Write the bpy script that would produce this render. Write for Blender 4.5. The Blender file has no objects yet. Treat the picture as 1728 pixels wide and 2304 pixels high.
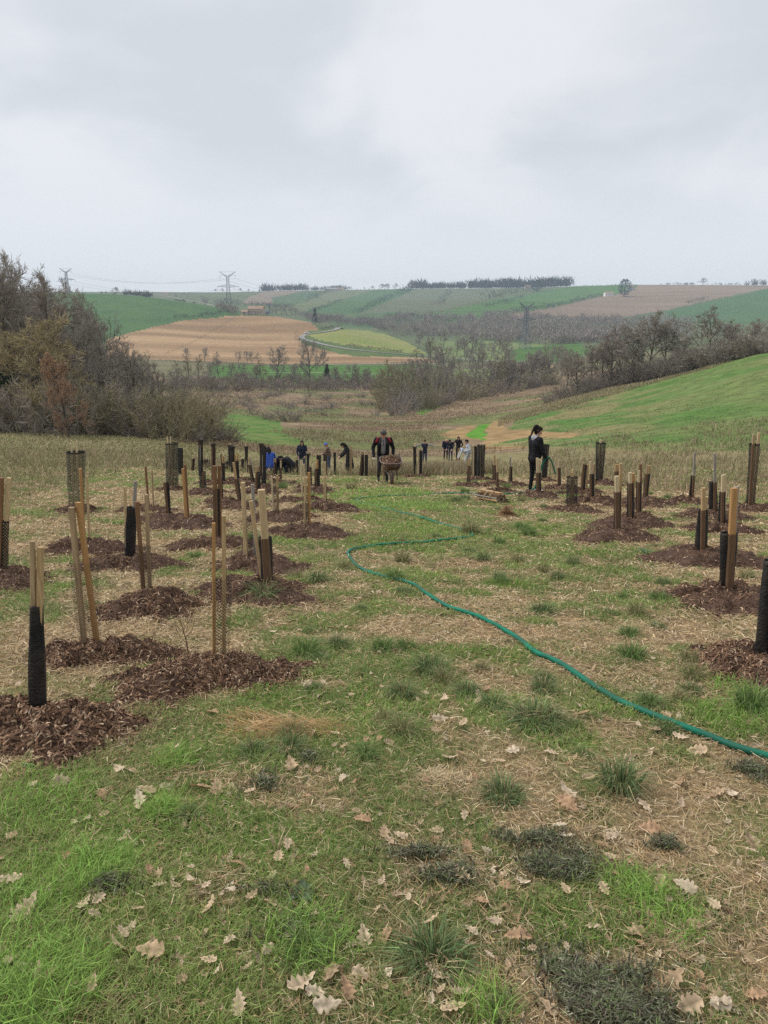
import bpy, bmesh, math, random
import numpy as np
from mathutils import Vector, Matrix

S = bpy.context.scene
COL = S.collection
R = math.radians

# ------------------------------------------------------------------ camera, sky, sun, exposure
PITCH, F_PX, CX, CY, CAMZ = R(14.6), 1730.0, 864.0, 1152.0, 1.6
cam_d = bpy.data.cameras.new('camera')
cam_d.sensor_fit = 'VERTICAL'; cam_d.sensor_height = 24.0
cam_d.lens = 24.0 * F_PX / 2304.0
cam_d.clip_start = 0.05; cam_d.clip_end = 12000
cam = bpy.data.objects.new('camera', cam_d); COL.objects.link(cam)
cam.location = (0, 0, CAMZ); cam.rotation_euler = (math.pi / 2 - PITCH, 0, 0)
S.camera = cam

SUN_EL, SUN_AZ = R(48), R(-60)          # high soft sun behind the cloud, from the left
W = bpy.data.worlds.new('World'); S.world = W; W.use_nodes = True
nt = W.node_tree; nt.nodes.clear()
def wn(t, **k):
    n = nt.nodes.new(t)
    for a, b in k.items(): setattr(n, a, b)
    return n
L = nt.links.new
out = wn('ShaderNodeOutputWorld'); mixs = wn('ShaderNodeMixShader')
sky = wn('ShaderNodeTexSky', sky_type='NISHITA'); sky.sun_disc = False
sky.sun_elevation = SUN_EL; sky.sun_rotation = SUN_AZ
b1 = wn('ShaderNodeBackground'); b1.inputs[1].default_value = 0.08
b2 = wn('ShaderNodeBackground'); b2.inputs[1].default_value = 0.395
tc = wn('ShaderNodeTexCoord'); sep = wn('ShaderNodeSeparateXYZ'); L(tc.outputs['Generated'], sep.inputs[0])
mx = wn('ShaderNodeMath', operation='MAXIMUM'); L(sep.outputs[2], mx.inputs[0]); mx.inputs[1].default_value = 0.0
ad = wn('ShaderNodeMath', operation='ADD'); L(mx.outputs[0], ad.inputs[0]); ad.inputs[1].default_value = 0.40
dx = wn('ShaderNodeMath', operation='DIVIDE'); L(sep.outputs[0], dx.inputs[0]); L(ad.outputs[0], dx.inputs[1])
dy = wn('ShaderNodeMath', operation='DIVIDE'); L(sep.outputs[1], dy.inputs[0]); L(ad.outputs[0], dy.inputs[1])
cmb = wn('ShaderNodeCombineXYZ'); L(dx.outputs[0], cmb.inputs[0]); L(dy.outputs[0], cmb.inputs[1])
n1 = wn('ShaderNodeTexNoise'); n1.inputs['Scale'].default_value = 2.3; n1.inputs['Detail'].default_value = 5; n1.inputs['Roughness'].default_value = 0.48; n1.inputs['Distortion'].default_value = 0.3
mp = wn('ShaderNodeMapping'); mp.inputs['Location'].default_value = (4.03, 6.69, 2.6); L(cmb.outputs[0], mp.inputs[0]); L(mp.outputs[0], n1.inputs['Vector'])
rp = wn('ShaderNodeValToRGB'); rp.color_ramp.interpolation = 'EASE'
e = rp.color_ramp.elements; e[0].position = 0.36; e[0].color = (0.76, 0.795, 0.84, 1); e[1].position = 0.62; e[1].color = (0.955, 0.97, 1.0, 1)
L(n1.outputs[0], rp.inputs[0])
# towards the horizon the deck reads as one even pale veil
hz = wn('ShaderNodeMapRange'); hz.inputs[1].default_value = 0.07; hz.inputs[2].default_value = 0.19; L(sep.outputs[2], hz.inputs[0])
mxc = wn('ShaderNodeMix', data_type='RGBA'); L(hz.outputs[0], mxc.inputs[0]); mxc.inputs[6].default_value = (0.90, 0.925, 0.97, 1); L(rp.outputs[0], mxc.inputs[7])
L(sky.outputs[0], b1.inputs[0]); L(mxc.outputs[2], b2.inputs[0])
mixs.inputs[0].default_value = 0.95
L(b1.outputs[0], mixs.inputs[1]); L(b2.outputs[0], mixs.inputs[2]); L(mixs.outputs[0], out.inputs[0])

sun_d = bpy.data.lights.new('sun', 'SUN'); sun_d.energy = 1.5; sun_d.angle = R(45); sun_d.color = (1, 0.97, 0.92)
sun = bpy.data.objects.new('sun', sun_d); COL.objects.link(sun)
sd = Vector((math.sin(SUN_AZ) * math.cos(SUN_EL), math.cos(SUN_AZ) * math.cos(SUN_EL), math.sin(SUN_EL)))
sun.rotation_euler = sd.to_track_quat('Z', 'Y').to_euler(); sun.location = (0, 0, 400)

S.view_settings.view_transform = 'Standard'; S.view_settings.look = 'None'
S.view_settings.gamma = 1; S.view_settings.use_curve_mapping = False
S.view_settings.exposure = 1.15
S.cycles.use_denoising = False; S.cycles.use_adaptive_sampling = False
S.cycles.max_bounces = 6; S.cycles.diffuse_bounces = 3; S.cycles.glossy_bounces = 2
S.cycles.transmission_bounces = 3; S.cycles.transparent_max_bounces = 6; S.cycles.volume_bounces = 1

# ------------------------------------------------------------------ helpers
rng = np.random.default_rng(7)
random.seed(7)
cp, sp = math.cos(PITCH), math.sin(PITCH)

def ray(px, py):
    a = (px - CX) / F_PX; b = -(py - CY) / F_PX
    return a, cp + b * sp, -sp + b * cp          # X, Y, Z per unit depth

def project(X, Y, Z):
    z = Z - CAMZ
    dep = Y * cp - z * sp; up = Y * sp + z * cp
    dep = np.where(np.abs(dep) < 1e-6, 1e-6, dep)
    return CX + F_PX * X / dep, CY - F_PX * up / dep, dep

def lattice(seed):
    return np.random.default_rng(seed).random((256, 256))
_LAT = {}
def vn(x, y, seed=0):
    """value noise in 0..1"""
    if seed not in _LAT: _LAT[seed] = lattice(seed)
    g = _LAT[seed]
    xi = np.floor(x).astype(int); yi = np.floor(y).astype(int)
    fx = x - xi; fy = y - yi
    fx = fx * fx * (3 - 2 * fx); fy = fy * fy * (3 - 2 * fy)
    a = g[xi & 255, yi & 255]; b = g[(xi + 1) & 255, yi & 255]
    c = g[xi & 255, (yi + 1) & 255]; d = g[(xi + 1) & 255, (yi + 1) & 255]
    return (a * (1 - fx) + b * fx) * (1 - fy) + (c * (1 - fx) + d * fx) * fy
def fbm(x, y, seed=0, o=3):
    s = 0; t = 0; a = 1.0
    for i in range(o):
        s = s + a * vn(x * 2 ** i + 17.3 * i, y * 2 ** i - 9.1 * i, seed + i); t += a; a *= 0.5
    return s / t

def new_obj(name, data, parent=None, kind=None):
    o = bpy.data.objects.new(name, data); COL.objects.link(o)
    if parent is not None: o.parent = parent
    if kind: o['kind'] = kind
    return o

def mesh_np(name, V, F, mats=None, mi=None, col=None, smooth=False):
    V = np.asarray(V, np.float32).reshape(-1, 3); F = np.asarray(F, np.int32)
    m = bpy.data.meshes.new(name)
    n, k = F.shape
    m.vertices.add(len(V)); m.vertices.foreach_set('co', V.ravel())
    m.loops.add(n * k); m.loops.foreach_set('vertex_index', F.ravel())
    m.polygons.add(n); m.polygons.foreach_set('loop_start', np.arange(0, n * k, k, dtype=np.int32))
    if mi is not None: m.polygons.foreach_set('material_index', np.asarray(mi, np.int32))
    m.polygons.foreach_set('use_smooth', np.full(n, smooth, bool))
    if col is not None:
        col = np.asarray(col, np.float32)
        if col.shape[1] == 3: col = np.concatenate([col, np.ones((len(col), 1), np.float32)], 1)
        at = m.color_attributes.new('Col', 'FLOAT_COLOR', 'POINT'); at.data.foreach_set('color', col.ravel())
    m.update(calc_edges=True)
    if mats is not None:
        for x in (mats if isinstance(mats, (list, tuple)) else [mats]): m.materials.append(x)
    return m

def obj_np(name, V, F, mats, parent=None, kind=None, **k):
    return new_obj(name, mesh_np(name, V, F, mats, **k), parent, kind)

class MB:
    """collects pieces into one triangle mesh"""
    def __init__(s): s.V = []; s.F = []; s.C = []; s.n = 0
    def add(s, V, F, c=None):
        V = np.asarray(V, float).reshape(-1, 3); F = np.asarray(F, int)
        if F.shape[1] == 4: F = np.concatenate([F[:, [0, 1, 2]], F[:, [0, 2, 3]]])
        s.V.append(V); s.F.append(F + s.n); s.n += len(V)
        if c is not None: s.C.append(np.broadcast_to(np.asarray(c, float), (len(V), 3)))
    def arrays(s): return np.concatenate(s.V), np.concatenate(s.F), (np.concatenate(s.C) if s.C else None)
    def build(s, name, mat, parent=None, kind=None, smooth=False):
        V, F, C = s.arrays()
        return obj_np(name, V, F, mat, parent, kind, col=C, smooth=smooth)
    def mesh(s, name, mat, smooth=False):
        V, F, C = s.arrays(); return mesh_np(name, V, F, mat, col=C, smooth=smooth)

def thing(name, label, cat, loc=(0, 0, 0), rz=0, group=None):
    o = bpy.data.objects.new(name, None); COL.objects.link(o)
    o.empty_display_size = 0.2
    o.location = loc; o.rotation_euler = (0, 0, rz); o['label'] = label; o['category'] = cat
    if group: o['group'] = group
    return o
def tag(o, label, cat, group=None):
    o['label'] = label; o['category'] = cat
    if group: o['group'] = group
    return o
def copy_thing(root, loc, rz=0, sc=1.0, label=None, group=None):
    r = root.copy(); COL.objects.link(r); r.location = loc; r.rotation_euler = (0, 0, rz)
    r.scale = (sc, sc, sc) if not isinstance(sc, (tuple, list)) else sc
    if label: r['label'] = label
    if group: r['group'] = group
    for ch in root.children:
        c = ch.copy(); COL.objects.link(c); c.parent = r
        for g in ch.children:
            d = g.copy(); COL.objects.link(d); d.parent = c
    return r

def frame(d):
    d = np.asarray(d, float); d = d / (np.linalg.norm(d) + 1e-9)
    h = np.array([0, 0, 1.0]) if abs(d[2]) < 0.9 else np.array([1.0, 0, 0])
    u = np.cross(d, h); u /= np.linalg.norm(u); v = np.cross(d, u)
    return d, u, v
def tube(P, rad, n=6, cap=True):
    P = np.asarray(P, float); m = len(P); rad = np.broadcast_to(np.asarray(rad, float), (m,))
    T = np.gradient(P, axis=0)
    _, u, v = frame(T[0]); V = []
    a = np.arange(n) * 2 * math.pi / n
    for i in range(m):
        t = T[i] / (np.linalg.norm(T[i]) + 1e-9)
        u = u - t * np.dot(u, t); u /= np.linalg.norm(u) + 1e-9; v = np.cross(t, u)
        V.append(P[i] + rad[i] * (np.cos(a)[:, None] * u + np.sin(a)[:, None] * v))
    V = np.concatenate(V); F = []
    for i in range(m - 1):
        for j in range(n):
            k = (j + 1) % n
            A, B, C, D = i * n + j, i * n + k, (i + 1) * n + k, (i + 1) * n + j
            F += [(A, B, C), (A, C, D)]
    if cap:
        for j in range(1, n - 1):
            F.append((0, j + 1, j)); F.append(((m - 1) * n, (m - 1) * n + j, (m - 1) * n + j + 1))
    return V, np.array(F)
def bar(p, q, w, h=None, ch=0.15, up=(0, 1, 0)):
    """square-section timber with chamfered edges between two points"""
    h = h or w
    p = np.asarray(p, float); q = np.asarray(q, float)
    d = q - p; d /= np.linalg.norm(d)
    u = np.asarray(up, float); u = u - d * np.dot(u, d)
    if np.linalg.norm(u) < 1e-3: _, u, _ = frame(d)
    u /= np.linalg.norm(u); v = np.cross(d, u)
    a, b = w / 2, h / 2; c = ch * min(w, h)
    pr = [(a - c, b), (a, b - c), (a, -b + c), (a - c, -b), (-a + c, -b), (-a, -b + c), (-a, b - c), (-a + c, b)]
    V = [p + x * v + y * u for x, y in pr] + [q + x * v + y * u for x, y in pr]
    F = []
    for j in range(8):
        k = (j + 1) % 8
        F += [(j, k, 8 + k), (j, 8 + k, 8 + j)]
    for j in range(1, 7):
        F += [(0, j + 1, j), (8, 8 + j, 8 + j + 1)]
    return np.array(V), np.array(F)
def box(c, s, rz=0):
    c = np.asarray(c, float); s = np.asarray(s, float) / 2
    V = np.array([(x, y, z) for x in (-1, 1) for y in (-1, 1) for z in (-1, 1)], float) * s
    if rz:
        cs, sn = math.cos(rz), math.sin(rz); V = np.stack([V[:, 0] * cs - V[:, 1] * sn, V[:, 0] * sn + V[:, 1] * cs, V[:, 2]], 1)
    return V + c, np.array([(0, 1, 3, 2), (4, 6, 7, 5), (0, 4, 5, 1), (2, 3, 7, 6), (0, 2, 6, 4), (1, 5, 7, 3)])

# ------------------------------------------------------------------ materials
def nodes(name):
    m = bpy.data.materials.new(name); m.use_nodes = True
    t = m.node_tree; p = t.nodes['Principled BSDF']
    p.inputs['Specular IOR Level'].default_value = 0.25
    return m, t, p
def noise_mat(name, c1, c2, scale=8, rough=0.9, detail=5, bump=0.0, bscale=None, lo=0.35, hi=0.65, stretch=None, coords='Object', c3=None, s3=None, spec=0.2):
    m, t, p = nodes(name)
    p.inputs['Roughness'].default_value = rough; p.inputs['Specular IOR Level'].default_value = spec
    co = t.nodes.new('ShaderNodeTexCoord'); src = co.outputs[coords]
    if coords == 'World':
        pass
    if stretch:
        mp = t.nodes.new('ShaderNodeMapping'); mp.inputs['Scale'].default_value = stretch; t.links.new(src, mp.inputs[0]); src = mp.outputs[0]
    n = t.nodes.new('ShaderNodeTexNoise'); n.inputs['Scale'].default_value = scale; n.inputs['Detail'].default_value = detail
    t.links.new(src, n.inputs['Vector'])
    r = t.nodes.new('ShaderNodeValToRGB'); e = r.color_ramp.elements
    e[0].position = lo; e[0].color = (*c1, 1); e[1].position = hi; e[1].color = (*c2, 1)
    t.links.new(n.outputs[0], r.inputs[0]); colr = r.outputs[0]
    if c3:
        n2 = t.nodes.new('ShaderNodeTexNoise'); n2.inputs['Scale'].default_value = s3; n2.inputs['Detail'].default_value = 3
        t.links.new(src, n2.inputs['Vector'])
        mr = t.nodes.new('ShaderNodeMapRange'); mr.inputs[1].default_value = 0.45; mr.inputs[2].default_value = 0.62; t.links.new(n2.outputs[0], mr.inputs[0])
        mm = t.nodes.new('ShaderNodeMix'); mm.data_type = 'RGBA'; t.links.new(mr.outputs[0], mm.inputs[0]); t.links.new(colr, mm.inputs[6]); mm.inputs[7].default_value = (*c3, 1)
        colr = mm.outputs[2]
    t.links.new(colr, p.inputs['Base Color'])
    if bump:
        b = t.nodes.new('ShaderNodeBump'); b.inputs['Strength'].default_value = bump; b.inputs['Distance'].default_value = 0.02
        nb = n
        if bscale:
            nb = t.nodes.new('ShaderNodeTexNoise'); nb.inputs['Scale'].default_value = bscale; nb.inputs['Detail'].default_value = 4; t.links.new(src, nb.inputs['Vector'])
        t.links.new(nb.outputs[0], b.inputs['Height']); t.links.new(b.outputs[0], p.inputs['Normal'])
    return m
def attr_mat(name, rough=0.85, transl=0.0, spec=0.2, nscale=0, namt=0.3):
    """colour comes from the piece's own colour attribute"""
    m, t, p = nodes(name); p.inputs['Roughness'].default_value = rough; p.inputs['Specular IOR Level'].default_value = spec
    a = t.nodes.new('ShaderNodeVertexColor'); a.layer_name = 'Col'; c = a.outputs[0]
    if nscale:
        co = t.nodes.new('ShaderNodeTexCoord'); n = t.nodes.new('ShaderNodeTexNoise'); n.inputs['Scale'].default_value = nscale; n.inputs['Detail'].default_value = 5
        t.links.new(co.outputs['Object'], n.inputs['Vector'])
        mr = t.nodes.new('ShaderNodeMapRange'); mr.inputs[1].default_value = 0.3; mr.inputs[2].default_value = 0.7; mr.inputs[3].default_value = 1 - namt; mr.inputs[4].default_value = 1 + namt
        t.links.new(n.outputs[0], mr.inputs[0])
        mm = t.nodes.new('ShaderNodeVectorMath'); mm.operation = 'SCALE'; t.links.new(c, mm.inputs[0]); t.links.new(mr.outputs[0], mm.inputs['Scale']); c = mm.outputs[0]
    t.links.new(c, p.inputs['Base Color'])
    if transl:
        tr = t.nodes.new('ShaderNodeBsdfTranslucent'); t.links.new(c, tr.inputs[0])
        mix = t.nodes.new('ShaderNodeMixShader'); mix.inputs[0].default_value = transl
        t.links.new(p.outputs[0], mix.inputs[1]); t.links.new(tr.outputs[0], mix.inputs[2])
        t.links.new(mix.outputs[0], t.nodes['Material Output'].inputs[0])
    return m
def plain(name, c, rough=0.8, spec=0.2, var=0.12, scale=20):
    c = np.array(c); return noise_mat(name, tuple(c * (1 - var)), tuple(np.minimum(c * (1 + var), 1)), scale, rough, spec=spec)

M_ATTR = attr_mat('plant_blades', 0.75, 0.35)
M_DRY = attr_mat('dry_pieces', 0.9, 0.12)
M_SOIL = attr_mat('ground_cover', 0.95, 0, 0.1, 30, 0.35)
M_FIELD = attr_mat('field_cover', 0.95, 0, 0.08, 0.55, 0.28)
# ------------------------------------------------------------------ terrain heights
# per viewing column: distance of each ridge / break of slope and the height it has in view
LAYERS = {
    0:    [(45,1010),(65,966),(200,880),(450,850),(650,815),(800,752),(1120,655),(1250,672),(1500,685),(1750,676),(2000,672),(2600,655)],
    300:  [(45,1015),(70,970),(200,900),(400,850),(620,803),(800,748),(1150,657),(1300,675),(1500,685),(1750,676),(2000,672),(2600,654)],
    500:  [(45,1035),(80,990),(180,935),(380,860),(620,815),(800,765),(1080,690),(1220,700),(1600,695),(1780,682),(2000,678),(2600,656)],
    650:  [(45,1062),(80,1000),(200,930),(380,870),(620,818),(800,770),(950,714),(1150,728),(1500,716),(1760,676),(2000,688),(2600,650)],
    800:  [(45,1064),(90,1000),(220,930),(400,875),(600,819),(740,784),(850,742),(1000,752),(1300,733),(1700,672),(1900,690),(2600,649)],
    950:  [(45,1064),(90,995),(200,940),(380,880),(600,820),(750,800),(900,785),(1100,760),(1400,735),(1700,668),(1900,690),(2500,645)],
    1150: [(45,1055),(90,995),(130,963),(350,880),(600,825),(750,802),(950,772),(1200,745),(1500,715),(1650,668),(1900,682),(2400,645)],
    1400: [(45,1030),(110,940),(200,872),(350,848),(600,800),(750,782),(950,765),(1200,742),(1500,710),(1650,690),(1800,670),(2200,636)],
    1728: [(45,1015),(90,880),(150,784),(350,778),(600,775),(750,765),(950,750),(1200,735),(1500,705),(1650,688),(1800,665),(2200,639)],
}
cols = sorted(LAYERS)
U_C = np.array([(c - CX) / F_PX / 1.026 for c in cols])
def dep_h(d, py):
    _, y, z = ray(0, py); return -d * z / y
D_C = np.array([[25.0] + [d for d, p in LAYERS[c]] + [3600.0, 5000.0] for c in cols])
H_C = []
for c in cols:
    hs = [1.6 + 0.15 * 25] + [dep_h(d, p) for d, p in LAYERS[c]]
    hs += [hs[-1] + 90, hs[-1] + 110]; H_C.append(hs)
H_C = np.array(H_C)
NU, NY = 260, 520
UF = np.linspace(-0.62, 0.62, NU); YF = np.exp(np.linspace(math.log(18), math.log(4200), NY))
def smooth1(a, k, axis):
    for _ in range(k):
        pad = np.concatenate([np.take(a, [0], axis), a, np.take(a, [-1], axis)], axis)
        n = a.shape[axis]
        a = (np.take(pad, range(n), axis) + 2 * a + np.take(pad, range(2, n + 2), axis)) / 4
    return a
_D = smooth1(np.array([np.interp(UF, U_C, D_C[:, k]) for k in range(D_C.shape[1])]).T, 120, 0)
_H = smooth1(np.array([np.interp(UF, U_C, H_C[:, k]) for k in range(H_C.shape[1])]).T, 120, 0)
TAB = np.array([np.where(YF < 25, 1.6 + 0.15 * YF, np.interp(YF, _D[i], _H[i])) for i in range(NU)])
TAB = smooth1(TAB, 14, 1)
def ground_z(X, Y, micro=True):
    X = np.asarray(X, float); Y = np.asarray(Y, float)
    yy = np.clip(Y, YF[0], YF[-1] - 1); uu = np.clip(X / np.maximum(Y, 1), UF[0], UF[-1] - 1e-6)
    fu = (uu - UF[0]) / (UF[1] - UF[0]); iu = np.clip(fu.astype(int), 0, NU - 2); fu = fu - iu
    fy = (np.log(yy) - math.log(18)) / (math.log(4200 / 18) / (NY - 1)); iy = np.clip(fy.astype(int), 0, NY - 2); fy = fy - iy
    h = (TAB[iu, iy] * (1 - fu) + TAB[iu + 1, iy] * fu) * (1 - fy) + (TAB[iu, iy + 1] * (1 - fu) + TAB[iu + 1, iy + 1] * fu) * fy
    near = 1.6 + 0.15 * np.maximum(Y, -3)
    w = np.clip((Y - 19) / 5, 0, 1); h = near * (1 - w) + h * w
    z = CAMZ - h
    if micro:
        a = np.clip(1.2 - Y / 60, 0, 1)
        z = z + a * (0.10 * (fbm(X * 0.7, Y * 0.7, 3) - 0.5) + 0.035 * (fbm(X * 4, Y * 4, 9) - 0.5))
        z = z + np.clip((Y - 30) / 60, 0, 1) * np.clip(2 - Y / 300, 0, 1) * 0.9 * (fbm(X * 0.09, Y * 0.09, 23) - 0.5)
    return z
_YS = np.exp(np.linspace(math.log(0.9), math.log(4000), 2600))
def hit(px, py, ymin=0.9, ymax=4000.0):
    """where the ground shows at that place of the picture: X, Y, Z"""
    x, y, z = ray(px, py)
    Ys = _YS[(_YS >= ymin) & (_YS <= ymax)]
    zr = CAMZ + Ys * z / y; zt = ground_z(Ys * x / y, Ys)
    below = np.nonzero(zr <= zt)[0]
    i = below[0] if len(below) else len(Ys) - 1
    if i > 0 and len(below):
        d0, d1 = zr[i - 1] - zt[i - 1], zt[i] - zr[i]; t = d0 / (d0 + d1 + 1e-9)
        Y = Ys[i - 1] + (Ys[i] - Ys[i - 1]) * min(max(t, 0), 1)
    else: Y = Ys[i]
    X = Y * x / y
    return np.array([X, Y, float(ground_z(X, Y))])
def at_depth(px, py, Y):
    x, y, z = ray(px, py); return np.array([Y * x / y, Y, CAMZ + Y * z / y])
def metres(Y, npx, py=1000):
    """size of npx pixels at distance Y"""
    x, y, z = ray(CX, py); return npx / F_PX * (Y / y)

# ------------------------------------------------------------------ what covers the ground
def inpoly(px, py, poly):
    r = np.zeros(px.shape, bool); n = len(poly); j = n - 1
    for i in range(n):
        xi, yi = poly[i]; xj, yj = poly[j]
        c = ((yi > py) != (yj > py)) & (px < (xj - xi) * (py - yi) / ((yj - yi) or 1e-9) + xi)
        r ^= c; j = i
    return r

# zone: name, base colours (two), noise size in metres, distance range, outline
GREEN_CROP = ((.085,.19,.022),(.125,.245,.03)); 
ZONES = [
 ('green_hillside', (.072,.145,.032), (.12,.16,.052), 9, (36,215), [(1100,1002),(1180,985),(1290,985),(1306,975),(1235,972),(1147,966),(1160,945),(1228,916),(1400,872),(1480,850),(1600,815),(1728,782),(1900,730),(2300,700),(2300,1000),(1728,1014),(1500,1016),(1330,1006)]),
 ('bare_strip', (.22,.145,.068), (.31,.21,.10), 3, (40,160), [(1147,966),(1128,956),(1160,944),(1110,947),(1090,968),(1100,975),(1080,990),(1010,985),(985,978),(1040,960),(1075,957),(1060,968),(1045,978),(1060,986),(1190,990),(1240,1000),(1306,975),(1235,972)]),
 ('bare_strip', (.22,.145,.068), (.31,.21,.10), 3, (40,160), [(1140,1010),(1250,1002),(1300,978),(1260,970),(1150,975),(1100,985),(1060,1012)]),
 ('green_strip', (.07,.19,.02), (.10,.24,.03), 3, (40,160), [(1030,985),(1060,970),(1080,956),(1115,951),(1105,960),(1085,972),(1110,980),(1185,984),(1190,990),(1100,993)]),
 ('green_patch', (.06,.14,.025), (.13,.165,.05), 4, (75,260), [(470,960),(480,935),(520,930),(580,936),(630,950),(640,975),(700,1000),(600,1003),(520,990)]),
 ('green_patch', (.08,.20,.025), (.11,.23,.04), 6, (120,360), [(935,928),(975,908),(1005,905),(980,922),(950,934)]),
 ('crop_field', (0.051,0.126,0.022), (0.071,0.149,0.029), 14, (380,700), [(470,822),(960,821),(1010,826),(1000,845),(900,862),(540,866),(470,850)]),
 ('crop_field', (0.051,0.113,0.022), (0.071,0.135,0.029), 14, (420,960), [(1150,786),(1300,770),(1330,790),(1290,815),(1160,816),(1140,800)]),
 ('stubble_field', (.31,.22,.115), (.36,.27,.15), 14, (300,800), [(1130,838),(1180,828),(1250,822),(1235,834),(1180,850)]),
 ('grass_field', (0.117,0.167,0.055), (0.153,0.180,0.066), 14, (420,1000), [(960,742),(1010,760),(1110,768),(1300,780),(1290,770),(1130,812),(1020,812),(965,800)]),
 ('grass_field', (0.117,0.167,0.055), (0.153,0.180,0.066), 14, (300,760), [(960,835),(1130,828),(1180,850),(1040,870),(985,855)]),
 ('loop_meadow', (.15,.20,.045), (.25,.235,.085), 16, (600,1200), [(690,752),(715,746),(783,741),(830,744),(870,753),(915,770),(957,794),(960,797),(860,788),(780,776),(720,765)]),
 ('ploughed_field', (.215,.135,.072), (.37,.245,.135), 40, (560,1180), [(240,765),(293,748),(409,721),(506,712),(535,710),(653,713),(690,722),(711,734),(716,742),(690,748),(672,760),(678,772),(720,785),(760,795),(800,801),(960,806),(990,812),(960,815),(743,817),(640,819),(400,811),(300,806),(240,800)]),
 ('green_hill', (0.046,0.104,0.031), (0.063,0.126,0.037), 30, (700,1300), [(0,600),(217,650),(362,655),(434,664),(506,684),(545,705),(520,712),(409,723),(293,750),(240,770),(0,800)]),
 ('road_bank', (.07,.11,.03), (.10,.13,.045), 8, (560,1100), [(690,748),(716,742),(775,735),(800,738),(720,752),(690,752),(720,767),(800,780),(960,797),(1090,806),(1090,812),(960,808),(800,803),(743,792),(700,780),(672,765),(672,756)]),
 ('ploughed_hill', (.19,.14,.10), (.235,.175,.125), 60, (1250,3500), [(1135,716),(1152,706),(1247,692),(1340,670),(1420,655),(1452,630),(1728,630),(1900,630),(1900,645),(1728,648),(1630,668),(1500,697),(1380,718),(1250,716),(1170,725)]),
 ('green_far_field', (0.058,0.125,0.032), (0.071,0.140,0.036), 60, (1100,3500), [(975,706),(1111,676),(1292,644),(1330,625),(1470,625),(1430,655),(1400,660),(1337,667),(1247,691),(1141,704),(1081,716),(1020,728),(981,722)]),
 ('green_far_field', (0.050,0.111,0.036), (0.062,0.122,0.041), 60, (1100,3500), [(1500,700),(1632,672),(1728,650),(2300,650),(2300,720),(1500,730)]),
 ('green_far_field', (0.058,0.104,0.041), (0.071,0.114,0.045), 60, (1200,3500), [(613,669),(711,654),(718,669),(660,687),(617,687)]),
 ('pale_far_field', (0.109,0.133,0.063), (0.125,0.140,0.073), 60, (1200,3500), [(660,689),(725,660),(834,640),(830,656),(765,674),(668,706)]),
 ('green_far_field', (0.054,0.111,0.041), (0.067,0.122,0.045), 60, (1200,3500), [(671,705),(765,676),(852,650),(925,640),(930,654),(805,706),(760,708)]),
 ('green_far_field', (0.062,0.114,0.045), (0.075,0.125,0.050), 60, (1200,3500), [(980,716),(900,700),(806,708),(740,726),(800,745),(900,730),(960,724)]),
 ('pale_far_field', (0.100,0.122,0.067), (0.117,0.129,0.077), 60, (1200,3500), [(900,663),(945,645),(1135,642),(1087,675),(975,703),(900,702),(810,706)]),
 ('brown_far_field', (0.180,0.139,0.098), (0.205,0.160,0.111), 60, (1200,3500), [(545,683),(560,668),(600,655),(690,652),(650,662),(610,670),(615,686)]),
]
BASE = [  # by distance: name, c1, c2, noise size, ymin, ymax
 ('scrub_meadow', (.155,.11,.068), (.235,.17,.105), 10, 62, 430),
 ('valley_floor', (.11,.11,.055), (.16,.14,.075), 20, 430, 640),
 ('hills', (0.082,0.107,0.049), (0.107,0.127,0.057), 50, 640, 3400),
]

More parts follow.
